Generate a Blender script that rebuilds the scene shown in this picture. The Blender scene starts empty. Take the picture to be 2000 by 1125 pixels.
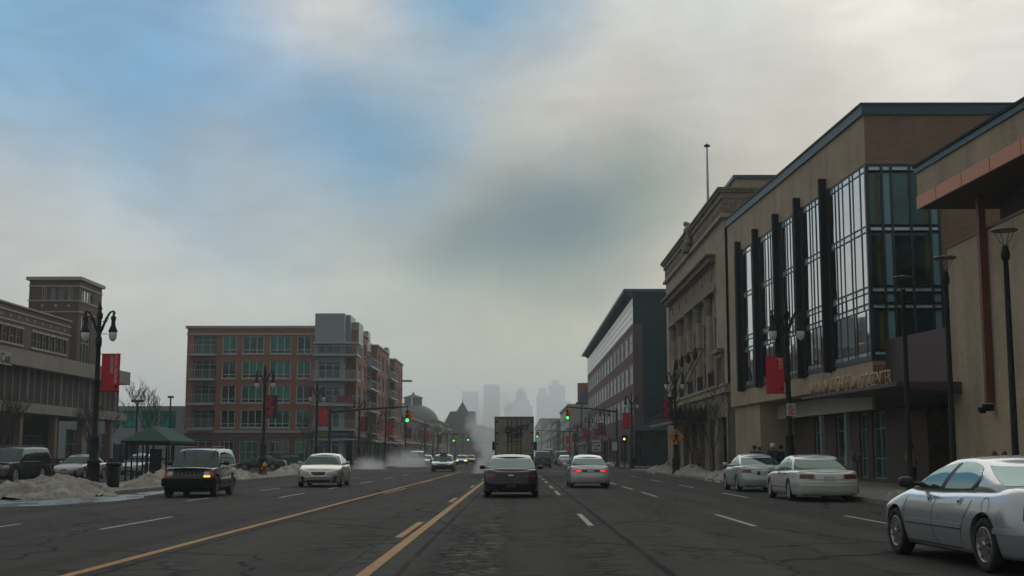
import bpy, bmesh, math, random
from mathutils import Vector, Matrix, noise
R = math.radians
random.seed(7)
scene = bpy.context.scene
col = bpy.data.collections.new("place"); scene.collection.children.link(col)

# ------------------------------------------------------------------ camera maths
FPX = 2500.0; TH = math.atan(326.5/FPX); YAW = math.atan(12/FPX*math.cos(TH)); CH = 1.42
def ray(px, py):
    x = (px-1000)/FPX; v = (562.5-py)/FPX
    d = (x, math.cos(TH)-v*math.sin(TH), math.sin(TH)+v*math.cos(TH))
    c, s = math.cos(YAW), math.sin(YAW)
    return Vector((d[0]*c-d[1]*s, d[0]*s+d[1]*c, d[2]))
def at(px, py, X=None, Y=None, Z=None):
    d = ray(px, py)
    if X is not None: t = X/d.x
    elif Y is not None: t = Y/d.y
    else: t = (Z-CH)/d.z
    return Vector((d.x*t, d.y*t, CH+d.z*t))

# ------------------------------------------------------------------ objects
def tag(o, label=None, cat=None, group=None, kind=None):
    if label: o["label"] = label
    if cat: o["category"] = cat
    if group: o["group"] = group
    if kind: o["kind"] = kind
    return o
def thing(name, label, cat, loc=(0, 0, 0), rz=0, group=None):
    o = bpy.data.objects.new(name, None); col.objects.link(o)
    o.empty_display_size = .3
    o.location = loc; o.rotation_euler = (0, 0, rz)
    return tag(o, label, cat, group)
def copy_tree(o, parent=None):
    c = o.copy(); col.objects.link(c); c.parent = parent
    for ch in list(o.children): copy_tree(ch, c)
    return c

class MB:
    def __init__(s): s.v = []; s.f = []; s.m = []; s.sm = []
    def add(s, vs, fs, mi=0, smooth=False):
        b = len(s.v); s.v += [tuple(q) for q in vs]
        for f in fs: s.f.append(tuple(i+b for i in f)); s.m.append(mi); s.sm.append(smooth)
    def cut(s): s.cuts = getattr(s, 'cuts', [])+[(len(s.v), len(s.f))]
    def build_each(s, name, mats, parent=None, w=False):   # one object for every piece marked by cut()
        c = [(0, 0)]+getattr(s, 'cuts', [])
        if c[-1][1] != len(s.f): c.append((len(s.v), len(s.f)))
        out = []
        for (v0, f0), (v1, f1) in zip(c[:-1], c[1:]):
            if f1 == f0: continue
            q = MB(); q.v = s.v[v0:v1]; q.f = [tuple(i-v0 for i in f) for f in s.f[f0:f1]]; q.m = s.m[f0:f1]; q.sm = s.sm[f0:f1]
            out.append(q.build(name, mats, parent, w))
        return out
    def quad(s, a, b, c, d, mi=0): s.add([a, b, c, d], [(0, 1, 2, 3)], mi)
    def hexa(s, p, mi=0):   # 8 points: bottom 4 ccw, top 4
        s.add(p, [(3, 2, 1, 0), (4, 5, 6, 7), (0, 1, 5, 4), (1, 2, 6, 5), (2, 3, 7, 6), (3, 0, 4, 7)], mi)
    def box(s, x0, x1, y0, y1, z0, z1, mi=0):
        s.hexa([(x0, y0, z0), (x1, y0, z0), (x1, y1, z0), (x0, y1, z0), (x0, y0, z1), (x1, y0, z1), (x1, y1, z1), (x0, y1, z1)], mi)
    def rbox(s, c, sz, M=None, mi=0):
        p = []
        for z in (-.5, .5):
            for x, y in ((-.5, -.5), (.5, -.5), (.5, .5), (-.5, .5)):
                q = Vector((x*sz[0], y*sz[1], z*sz[2]))
                if M is not None: q = M @ q
                p.append(q+Vector(c))
        s.hexa(p, mi)
    def prism(s, poly, d0, d1, fn, mi=0):   # poly of (a,b); fn(a,b,d)->point
        n = len(poly)
        vs = [fn(a, b, d0) for a, b in poly]+[fn(a, b, d1) for a, b in poly]
        fs = [tuple(range(n-1, -1, -1)), tuple(range(n, 2*n))]+[(i, (i+1) % n, (i+1) % n+n, i+n) for i in range(n)]
        s.add(vs, fs, mi)
    def tube(s, pts, rs, n=8, mi=0, caps=True, smooth=True):
        pts = [Vector(p) for p in pts]
        if not hasattr(rs, '__len__'): rs = [rs]*len(pts)
        vs = []; prev = None
        for i, p in enumerate(pts):
            if i == 0: d = pts[1]-p
            elif i == len(pts)-1: d = p-pts[i-1]
            else: d = (pts[i+1]-pts[i-1])
            d.normalize()
            if prev is None: a = d.orthogonal().normalized()
            else:
                a = prev-d*prev.dot(d)
                a = a.normalized() if a.length > 1e-6 else d.orthogonal().normalized()
            prev = a; b = d.cross(a)
            for k in range(n):
                t = 2*math.pi*k/n
                vs.append(p+(a*math.cos(t)+b*math.sin(t))*rs[i])
        fs = []
        for i in range(len(pts)-1):
            for k in range(n):
                k2 = (k+1) % n
                fs.append((i*n+k, i*n+k2, (i+1)*n+k2, (i+1)*n+k))
        s.add(vs, fs, mi, smooth)
        if caps:
            m = len(pts)-1
            s.add(vs[:n], [tuple(range(n-1, -1, -1))], mi); s.add(vs[m*n:], [tuple(range(n))], mi)
    def lathe(s, prof, o=(0, 0, 0), n=16, mi=0, M=None, smooth=True):   # prof of (r,z)
        o = Vector(o); vs = []
        for r, z in prof:
            for k in range(n):
                t = 2*math.pi*k/n
                q = Vector((r*math.cos(t), r*math.sin(t), z))
                if M is not None: q = M @ q
                vs.append(o+q)
        fs = []
        for i in range(len(prof)-1):
            for k in range(n):
                k2 = (k+1) % n
                fs.append((i*n+k, i*n+k2, (i+1)*n+k2, (i+1)*n+k))
        s.add(vs, fs, mi, smooth)
        m = len(prof)-1
        if prof[0][0] > 1e-4: s.add(vs[:n], [tuple(range(n-1, -1, -1))], mi)
        if prof[m][0] > 1e-4: s.add(vs[m*n:], [tuple(range(n))], mi)
    def grid(s, rows, mi=0, smooth=True, closed=False, flip=False):
        n = len(rows[0]); vs = [p for r in rows for p in r]; fs = []
        for i in range(len(rows)-1):
            for k in range(n if closed else n-1):
                k2 = (k+1) % n
                f = (i*n+k, i*n+k2, (i+1)*n+k2, (i+1)*n+k)
                fs.append(f[::-1] if flip else f)
        s.add(vs, fs, mi, smooth)
    def build(s, name, mats, parent=None, w=False, merge=0, label=None):
        me = bpy.data.meshes.new(name)
        off = Vector(parent.location) if (w and parent) else Vector((0, 0, 0))
        if w and parent and parent.parent: off = off+Vector(parent.parent.location)
        me.from_pydata([Vector(q)-off for q in s.v] if w else s.v, [], s.f)
        if not isinstance(mats, (list, tuple)): mats = [mats]
        for m in mats: me.materials.append(m)
        me.polygons.foreach_set("material_index", s.m); me.polygons.foreach_set("use_smooth", s.sm)
        if merge:
            bm = bmesh.new(); bm.from_mesh(me); bmesh.ops.remove_doubles(bm, verts=bm.verts, dist=merge)
            bmesh.ops.dissolve_degenerate(bm, dist=merge, edges=bm.edges); bm.to_mesh(me); bm.free()
        me.update()
        o = bpy.data.objects.new(name, me); col.objects.link(o)
        if parent: o.parent = parent
        if label: o["label"] = label
        return o
def recenter(o):          # put a single-mesh thing's origin at its base
    me = o.data; xs = [v.co for v in me.vertices]
    c = Vector((sum(v.x for v in xs)/len(xs), sum(v.y for v in xs)/len(xs), min(v.z for v in xs)))
    me.transform(Matrix.Translation(-c)); o.location = o.location+c
    return o

class Pl:                 # a vertical facade plane: u runs along it, d is outwards
    def __init__(s, a, b, out):
        s.o = Vector((a[0], a[1], 0)); b = Vector((b[0], b[1], 0))
        s.U = (b-s.o).normalized(); s.L = (b-s.o).length
        n = Vector((s.U.y, -s.U.x, 0)); s.N = n if n.dot(Vector((out[0], out[1], 0))) > 0 else -n
    def pt(s, u, z, d=0): return s.o+s.U*u+s.N*d+Vector((0, 0, z))
    def px(s, x, y, d=0):
        r = ray(x, y); C = Vector((0, 0, CH)); o = s.o+s.N*d
        t = (o-C).dot(s.N)/r.dot(s.N); p = C+r*t
        return ((p-s.o).dot(s.U), p.z)
    def u(s, x, y=700, d=0): return s.px(x, y, d)[0]
    def z(s, x, y, d=0): return s.px(x, y, d)[1]
def fbox(mb, P, u0, u1, z0, z1, d0, d1, mi=0):
    if u0 > u1: u0, u1 = u1, u0
    p = [P.pt(u0, z0, d0), P.pt(u1, z0, d0), P.pt(u1, z0, d1), P.pt(u0, z0, d1)]
    mb.hexa(p+[q+Vector((0, 0, z1-z0)) for q in p], mi)
def fquad(mb, P, u0, u1, z0, z1, d, mi=0):
    mb.quad(P.pt(u0, z0, d), P.pt(u1, z0, d), P.pt(u1, z1, d), P.pt(u0, z1, d), mi)
def wall(mb, P, u0, u1, z0, z1, holes, dep=.2, mi=0, d=0):
    us = sorted(set([u0, u1]+[q for h in holes for q in h[:2] if u0 < q < u1]))
    zs = sorted(set([z0, z1]+[q for h in holes for q in h[2:4] if z0 < q < z1]))
    for i in range(len(us)-1):
        run = None
        for j in range(len(zs)-1):
            cu, cz = (us[i]+us[i+1])/2, (zs[j]+zs[j+1])/2
            inside = any(h[0] < cu < h[1] and h[2] < cz < h[3] for h in holes)
            if inside:
                if run is not None: fquad(mb, P, us[i], us[i+1], run, zs[j], d, mi); run = None
            elif run is None: run = zs[j]
        if run is not None: fquad(mb, P, us[i], us[i+1], run, zs[-1], d, mi)
    for a, b, c, e in [h[:4] for h in holes]:
        for (p, q) in (((a, c), (b, c)), ((b, c), (b, e)), ((b, e), (a, e)), ((a, e), (a, c))):
            mb.quad(P.pt(p[0], p[1], d), P.pt(q[0], q[1], d), P.pt(q[0], q[1], d-dep), P.pt(p[0], p[1], d-dep), mi)
def window(parent, P, u0, u1, z0, z1, dep, vs=(), hs=(), fm=None, gm=None, fw=.07, name='window', jit=0):
    """frame with mullions (fractions vs, hs) and one glass pane behind it, set dep back from the wall face"""
    m = MB(); a, b = -dep+.02, -dep+.08
    fbox(m, P, u0, u1, z0, z0+fw, a, b); fbox(m, P, u0, u1, z1-fw, z1, a, b)
    fbox(m, P, u0, u0+fw, z0+fw, z1-fw, a, b); fbox(m, P, u1-fw, u1, z0+fw, z1-fw, a, b)
    for v in vs:
        c = u0+(u1-u0)*v; fbox(m, P, c-fw*.4, c+fw*.4, z0+fw, z1-fw, a, b-.005)
    for h in hs:
        c = z0+(z1-z0)*h; fbox(m, P, u0+fw, u1-fw, c-fw*.35, c+fw*.35, a, b-.01)
    w = m.build(name, fm, parent, w=True)
    g = MB(); fquad(g, P, u0, u1, z0, z1, -dep)
    if jit:
        q = [Vector(p)+P.N*random.uniform(-jit, jit) for p in g.v]; g.v = [tuple(p) for p in q]
    me_off = parent
    o = g.build('pane', gm, None); o.data.transform(Matrix.Translation(-Vector(parent.location))); o.parent = w
    return w
def text(s, size, mat, name, M, parent=None, ext=.01, align='CENTER', bold=0, shear=0):
    cu = bpy.data.curves.new(name, 'FONT'); cu.body = s; cu.size = size; cu.extrude = ext
    cu.align_x = align; cu.align_y = 'CENTER'; cu.offset = bold; cu.shear = shear
    t = bpy.data.objects.new(name, cu); col.objects.link(t)
    bpy.context.view_layer.update()
    me = bpy.data.meshes.new_from_object(t.evaluated_get(bpy.context.evaluated_depsgraph_get()))
    bpy.data.objects.remove(t); bpy.data.curves.remove(cu)
    me.transform(M); me.materials.clear(); me.materials.append(mat)
    o = bpy.data.objects.new(name, me); col.objects.link(o)
    if parent: o.parent = parent
    return o
def basis(o, x, y):       # matrix placing text: x reading direction, y up
    x = Vector(x).normalized(); y = Vector(y).normalized(); z = x.cross(y)
    M = Matrix((x, y, z)).transposed().to_4x4(); M.translation = Vector(o); return M
# ------------------------------------------------------------------ materials
def nt(name):
    m = bpy.data.materials.new(name); m.use_nodes = True
    n = m.node_tree.nodes; l = m.node_tree.links; n.clear()
    out = n.new('ShaderNodeOutputMaterial'); return m, n, l, out
def N(n, t, **k):
    q = n.new(t)
    for a, b in k.items(): setattr(q, a, b)
    return q
def mth(n, l, op, a, b=None, c=None, clamp=False):
    q = n.new('ShaderNodeMath'); q.operation = op; q.use_clamp = clamp
    for i, v in enumerate((a, b, c)):
        if v is None: continue
        if isinstance(v, (int, float)): q.inputs[i].default_value = v
        else: l.new(v, q.inputs[i])
    return q.outputs[0]
def mixc(n, l, f, a, b, mode='MIX'):
    q = n.new('ShaderNodeMix'); q.data_type = 'RGBA'; q.blend_type = mode
    for i, v in ((0, f), (6, a), (7, b)):
        if isinstance(v, (int, float)): q.inputs[i].default_value = v
        elif isinstance(v, (tuple, list)): q.inputs[i].default_value = tuple(v)[:3]+(1,)
        else: l.new(v, q.inputs[i])
    return q.outputs[2]
def ramp(n, l, f, stops):
    q = n.new('ShaderNodeValToRGB'); e = q.color_ramp.elements
    while len(e) < len(stops): e.new(.5)
    for i, (p, c) in enumerate(stops):
        e[i].position = p; e[i].color = (c, c, c, 1) if isinstance(c, (int, float)) else tuple(c)[:3]+(1,)
    l.new(f, q.inputs[0]); return q.outputs[0]
def noi(n, l, vec, sc, det=4, rough=.55, dist=0):
    q = n.new('ShaderNodeTexNoise'); q.inputs['Scale'].default_value = sc; q.inputs['Detail'].default_value = det
    q.inputs['Roughness'].default_value = rough; q.inputs['Distortion'].default_value = dist
    if vec is not None: l.new(vec, q.inputs['Vector'])
    return q.outputs[0]
def pos(n, l, sc=None, world=True):
    if world: o = n.new('ShaderNodeNewGeometry').outputs['Position']
    else: o = n.new('ShaderNodeTexCoord').outputs['Object']
    if sc:
        q = n.new('ShaderNodeMapping'); q.inputs['Scale'].default_value = sc; l.new(o, q.inputs[0]); o = q.outputs[0]
    return o
def pbr(n, l, out, colr, rough=.6, metal=0, spec=.5, coat=0, emis=None, es=0, bump=None, bs=.3, bd=.02, ior=None):
    p = n.new('ShaderNodeBsdfPrincipled')
    def st(k, v):
        if isinstance(v, (int, float)): p.inputs[k].default_value = v
        elif isinstance(v, (tuple, list)): p.inputs[k].default_value = tuple(v)[:3]+(1,)
        else: l.new(v, p.inputs[k])
    st('Base Color', colr); st('Roughness', rough); st('Metallic', metal); st('Specular IOR Level', spec)
    if coat: st('Coat Weight', coat); st('Coat Roughness', .05)
    if ior: st('IOR', ior)
    if emis: st('Emission Color', emis); st('Emission Strength', es)
    if bump is not None:
        b = n.new('ShaderNodeBump'); b.inputs['Strength'].default_value = bs; b.inputs['Distance'].default_value = bd
        l.new(bump, b.inputs['Height']); l.new(b.outputs[0], p.inputs['Normal'])
    l.new(p.outputs[0], out.inputs['Surface']); return p
def plain(name, c, rough=.6, metal=0, var=.25, vs=3, spec=.5, coat=0, bs=.15, bscale=40, bd=.005, world=False, dirt=0):
    """one colour with uneven wear: large patches, fine grain and a fine bump"""
    m, n, l, out = nt(name); p = pos(n, l, world=world)
    a = noi(n, l, p, vs, 5, .6); b = noi(n, l, p, bscale, 3)
    k = mth(n, l, 'ADD', mth(n, l, 'MULTIPLY', a, .75), mth(n, l, 'MULTIPLY', b, .25))
    cc = ramp(n, l, k, [(.3, tuple(q*(1-var) for q in c)), (.7, tuple(min(1, q*(1+var)) for q in c))])
    if dirt:
        dm = ramp(n, l, noi(n, l, p, vs*1.7, 6, .7), [(.45, 0), (.75, dirt)])
        cc = mixc(n, l, dm, cc, (.06, .05, .04))
    rr = mth(n, l, 'ADD', mth(n, l, 'MULTIPLY', a, .2), max(0.02, rough-.1))
    pbr(n, l, out, cc, rr, metal, spec, coat, bump=b if bs else None, bs=bs, bd=bd); return m
def brick(name, c1, c2, mort, bw=.3, bh=.1, var=.25, rough=.85, stain=.25):
    m, n, l, out = nt(name); p = pos(n, l)
    s = n.new('ShaderNodeSeparateXYZ'); l.new(p, s.inputs[0])
    u = mth(n, l, 'ADD', s.outputs[0], s.outputs[1])
    c = n.new('ShaderNodeCombineXYZ'); l.new(u, c.inputs[0]); l.new(s.outputs[2], c.inputs[1])
    b = n.new('ShaderNodeTexBrick'); l.new(c.outputs[0], b.inputs['Vector'])
    b.inputs['Scale'].default_value = 1; b.inputs['Brick Width'].default_value = bw; b.inputs['Row Height'].default_value = bh
    b.inputs['Mortar Size'].default_value = .012; b.inputs['Mortar Smooth'].default_value = .3; b.inputs['Bias'].default_value = 0
    for k, v in (('Color1', c1), ('Color2', c2), ('Mortar', mort)): b.inputs[k].default_value = tuple(v)+(1,)
    a = noi(n, l, p, .35, 6, .65); st = noi(n, l, pos(n, l, (1.2, 1.2, .12)), 1.0, 4, .6)
    k = ramp(n, l, a, [(.3, 1-var), (.7, 1+var*.6)])
    cc = mixc(n, l, 1, b.outputs[0], k, 'MULTIPLY')
    cc = mixc(n, l, ramp(n, l, st, [(.5, 0), (.75, stain)]), cc, (.05, .045, .04))
    pbr(n, l, out, cc, rough, bump=b.outputs['Fac'], bs=-.4, bd=.01); return m
def glassm(name, inside, tint, lo, hi, rough=.04, wob=.02, bend=.3):
    """architectural glass: dark tinted interior, mirror rising towards grazing angles"""
    m, n, l, out = nt(name); p = pos(n, l)
    lw = n.new('ShaderNodeLayerWeight'); lw.inputs[0].default_value = .5
    f = ramp(n, l, lw.outputs['Facing'], [(.0, lo), (.55, lo+(hi-lo)*bend), (.95, hi)])
    iv = noi(n, l, p, .8, 3)
    d = n.new('ShaderNodeBsdfDiffuse'); l.new(ramp(n, l, iv, [(.35, tuple(q*.5 for q in inside)), (.7, tuple(q*1.4 for q in inside))]), d.inputs[0])
    g = n.new('ShaderNodeBsdfGlossy'); g.inputs['Color'].default_value = tuple(tint)+(1,); g.inputs['Roughness'].default_value = rough
    b = n.new('ShaderNodeBump'); b.inputs['Strength'].default_value = wob; b.inputs['Distance'].default_value = .3
    l.new(noi(n, l, p, .45, 2), b.inputs['Height']); l.new(b.outputs[0], g.inputs['Normal'])
    x = n.new('ShaderNodeMixShader'); l.new(f, x.inputs[0]); l.new(d.outputs[0], x.inputs[1]); l.new(g.outputs[0], x.inputs[2])
    l.new(x.outputs[0], out.inputs['Surface']); return m
def paint(name, c, metal=.0, rough=.3, dirt=.25, coat=.9):
    """car paint under clear coat, with winter grime low on the body"""
    m, n, l, out = nt(name); p = pos(n, l, world=False)
    s = n.new('ShaderNodeSeparateXYZ'); l.new(p, s.inputs[0])
    a = noi(n, l, p, 3.5, 6, .7)
    low = mth(n, l, 'SUBTRACT', 1, mth(n, l, 'MULTIPLY', s.outputs[2], 1.35), clamp=True)
    k = mth(n, l, 'MULTIPLY', mth(n, l, 'MULTIPLY', mth(n, l, 'ADD', a, .25), low), dirt*2.0, clamp=True)
    k = mth(n, l, 'ADD', k, mth(n, l, 'MULTIPLY', ramp(n, l, noi(n, l, p, 9, 6, .75), [(.5, 0), (.75, 1)]), dirt*.22), clamp=True)
    cc = mixc(n, l, k, c, (.10, .095, .085))
    rr = mth(n, l, 'ADD', rough, mth(n, l, 'MULTIPLY', k, .5))
    me = mth(n, l, 'MULTIPLY', mth(n, l, 'SUBTRACT', 1, k, clamp=True), metal)
    q = pbr(n, l, out, cc, rr, me, .5)
    l.new(mth(n, l, 'SUBTRACT', coat, mth(n, l, 'MULTIPLY', k, 1.2), clamp=True), q.inputs['Coat Weight']); q.inputs['Coat Roughness'].default_value = .06
    return m
def glow(name, c, s, base=(.2, .2, .2)):
    m, n, l, out = nt(name); pbr(n, l, out, base, .4, emis=c, es=s); return m

M = {}
M['tan'] = brick('tan_brick', (.37, .292, .195), (.425, .332, .225), (.345, .27, .18), .4, .1, .2, stain=.34)
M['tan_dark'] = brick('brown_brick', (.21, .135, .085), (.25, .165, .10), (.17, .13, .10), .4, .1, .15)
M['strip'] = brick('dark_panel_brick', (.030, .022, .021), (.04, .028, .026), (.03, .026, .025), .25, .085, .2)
M['lobby'] = brick('shaded_lobby_brick', (.075, .05, .042), (.095, .062, .05), (.07, .055, .05), .4, .1, .15)  # brick darkened so the colour holds the shade of the lobby recess
M['orange_brick'] = brick('orange_brick', (.29, .092, .048), (.345, .112, .058), (.22, .15, .11), .25, .085, .2)
M['maroon_brick'] = brick('maroon_brick', (.115, .045, .042), (.15, .058, .05), (.13, .09, .085), .25, .085, .2)
M['dark_brick'] = brick('dark_brick', (.08, .05, .045), (.105, .062, .055), (.08, .065, .06), .25, .085, .2)
M['tower_brick'] = brick('purple_brick', (.082, .040, .040), (.105, .052, .048), (.10, .07, .065), .25, .085, .15)
M['stone'] = plain('limestone', (.345, .285, .20), .85, var=.22, vs=.5, bs=.5, bscale=6, bd=.03, dirt=.35, world=True)
M['stone_d'] = plain('weathered_limestone', (.245, .20, .145), .9, var=.35, vs=1.2, bs=.8, bscale=7, bd=.05, dirt=.5, world=True)
M['carved'] = plain('carved_stone', (.20, .17, .13), .9, var=.5, vs=3.5, bs=1.0, bscale=5, bd=.12, dirt=.6, world=True)
M['conc'] = plain('concrete', (.25, .225, .19), .9, var=.16, vs=.35, bs=.3, bscale=12, dirt=.22, world=True)
M['conc_l'] = plain('pale_trim', (.32, .295, .25), .85, var=.12, vs=.8, world=True)
M['walk'] = plain('sidewalk', (.19, .175, .155), .9, var=.25, vs=.7, bs=.4, bscale=25, dirt=.35, world=True)
M['kerb'] = plain('kerb_stone', (.20, .19, .17), .9, var=.3, vs=1.5, bs=.4, bscale=25, dirt=.5, world=True)
M['teal_trim'] = plain('teal_metal', (.022, .075, .10), .5, .2, var=.15, world=True)
M['dark_metal'] = plain('dark_metal', (.008, .012, .014), .8, 0, var=.25, spec=.15, world=True)
M['teal_wall'] = plain('blue_teal_cladding', (.005, .030, .042), .7, 0, var=.25, vs=.4, spec=.2, world=True)
M['teal_panel'] = plain('dark_teal_panel', (.02, .042, .052), .45, .3, var=.2, vs=.4, world=True)
M['spandrel'] = glassm('spandrel_glass', (.60, .74, .76), (.92, .97, .97), .10, .8, .08, .003, .5)
M['spandrel_d'] = plain('teal_spandrel', (.15, .31, .33), .25, 0, var=.1, world=True)
M['copper'] = plain('copper_panel', (.54, .21, .11), .5, .1, var=.10, vs=.5, world=True)
M['copper_d'] = plain('red_copper', (.13, .038, .022), .55, .1, var=.2, vs=.8, world=True)
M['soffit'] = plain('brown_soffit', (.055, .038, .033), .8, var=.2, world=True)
M['purple_panel'] = plain('purple_zinc', (.085, .058, .062), .5, .35, var=.12, vs=.5, world=True)
M['gold'] = plain('gold_letter', (.36, .245, .11), .5, .2, var=.15)
M['white_louver'] = plain('white_louver', (.66, .67, .64), .3, .35, var=.06, world=True)
M['alu'] = plain('aluminium', (.36, .39, .40), .45, .35, var=.1, world=True)
M['alu_l'] = plain('white_aluminium', (.5, .52, .52), .5, .1, var=.08, world=True)
M['zinc'] = plain('grey_metal_panel', (.25, .275, .29), .45, .4, var=.08, vs=.6, world=True)
M['roofing'] = plain('roofing', (.06, .06, .06), .9, world=True)
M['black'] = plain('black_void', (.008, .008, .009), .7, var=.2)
M['iron'] = plain('black_iron', (.008, .011, .011), .65, 0, var=.3, vs=5, spec=.25)
M['lamp_green'] = plain('lamp_paint', (.006, .010, .010), .6, 0, var=.3, vs=5, spec=.3)
M['g_bright'] = glassm('curtain_glass', (.02, .03, .03), (.90, .91, .93), .22, .98, .03, .004, .6)
M['g_dark'] = glassm('dark_glass', (.012, .018, .018), (.75, .85, .85), .05, .6)
M['g_green'] = glassm('green_glass', (.012, .15, .10), (.55, .8, .72), .05, .6)
M['g_teal'] = glassm('teal_glass', (.010, .050, .052), (.55, .8, .8), .05, .6)
M['g_teal_d'] = glassm('deep_teal_glass', (.006, .022, .026), (.55, .75, .8), .05, .6)
M['g_blind'] = glassm('window_with_blinds', (.16, .16, .14), (.9, .9, .88), .12, .75)
M['g_em'] = glassm('emerald_glass', (.005, .30, .20), (.5, .85, .75), .04, .5)
M['g_yel'] = glassm('yellow_drape_glass', (.055, .058, .010), (.6, .7, .6), .04, .5)
M['g_far'] = glassm('far_glass', (.02, .028, .03), (.8, .85, .85), .08, .5)
M['g_curt'] = glassm('curtain_green_glass', (.010, .060, .050), (.6, .8, .75), .07, .6)
# cloud bank radiances, solved so that the sky seen through the air has the colours listed below
BANK_LIN = [(0.168, 0.453, 0.734), (0.114, 0.267, 0.454), (0.146, 0.394, 0.653), (0.100, 0.409, 0.750), (0.038, 0.426, 0.877), (-0.056, 0.320, 0.780), (-0.210, 0.103, 0.421), (-0.172, 0.156, 0.494), (-0.033, 0.273, 0.562), (0.388, 0.527, 0.672), (0.963, 0.786, 0.599), (-0.234, 0.143, 0.539), (-0.024, 0.272, 0.583), (1.600, 1.258, 0.806), (0.551, 0.544, 0.514), (0.619, 0.631, 0.563), (0.713, 0.584, 0.391), (1.013, 0.686, 0.210), (0.753, 0.683, 0.504), (0.772, 0.652, 0.479), (0.734, 0.759, 0.741), (1.035, 0.984, 0.873), (0.765, 0.749, 0.684), (0.485, 0.432, 0.343), (0.428, 0.380, 0.324), (0.314, 0.413, 0.462), (1.390, 1.038, 0.502), (-0.200, -0.027, 0.111), (-0.230, -0.127, -0.012), (-0.073, 0.037, 0.097), (0.019, 0.132, 0.072), (0.179, 0.383, 0.306), (0.474, 0.459, 0.325), (0.447, 0.527, 0.459), (0.740, 0.646, 0.478), (1.029, 1.006, 0.878), (0.894, 0.883, 0.711), (0.827, 0.723, 0.337), (1.161, 0.974, 0.664), (1.098, 1.165, 0.916)]
# ------------------------------------------------------------------ camera, light, air
cd = bpy.data.cameras.new("camera"); cam = bpy.data.objects.new("camera", cd); col.objects.link(cam)
cam.location = (0, 0, CH); cam.rotation_euler = (math.pi/2+TH, 0, YAW)
cd.sensor_width = 36; cd.lens = 36*FPX/2000; cd.clip_start = .3; cd.clip_end = 9000
scene.camera = cam
scene.render.resolution_x = 1024; scene.render.resolution_y = 576
scene.view_settings.view_transform = 'Standard'; scene.view_settings.look = 'None'
scene.view_settings.exposure = 0.0
cy = scene.cycles
cy.use_denoising = True; cy.max_bounces = 6; cy.diffuse_bounces = 3; cy.glossy_bounces = 3; cy.volume_bounces = 5
cy.transparent_max_bounces = 8; cy.volume_step_rate = 1.0; cy.sample_clamp_indirect = 4

SUN_EL, SUN_AZ = R(27), R(17)          # azimuth clockwise from the road direction (+Y)
sd = bpy.data.lights.new("sun", 'SUN'); sun = bpy.data.objects.new("sun", sd); col.objects.link(sun)
sd.energy = 0.75; sd.angle = R(60); sd.color = (1, .965, .91)
sun.rotation_euler = (math.pi/2-SUN_EL, 0, math.pi-SUN_AZ)
sun.location = (0, 0, 60)

def lin(*c): return tuple((q/255/12.92 if q < 10 else ((q/255+.055)/1.055)**2.4) for q in c)
wd = bpy.data.worlds.new("World"); scene.world = wd; wd.use_nodes = True
n = wd.node_tree.nodes; l = wd.node_tree.links; n.clear()
wo = n.new('ShaderNodeOutputWorld'); bg = n.new('ShaderNodeBackground')
sky = n.new('ShaderNodeTexSky'); sky.sky_type = 'NISHITA'; sky.sun_disc = False
sky.sun_elevation = SUN_EL; sky.sun_rotation = SUN_AZ; sky.air_density = 1.0; sky.dust_density = 1.2
gen = n.new('ShaderNodeTexCoord').outputs['Generated']
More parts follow.
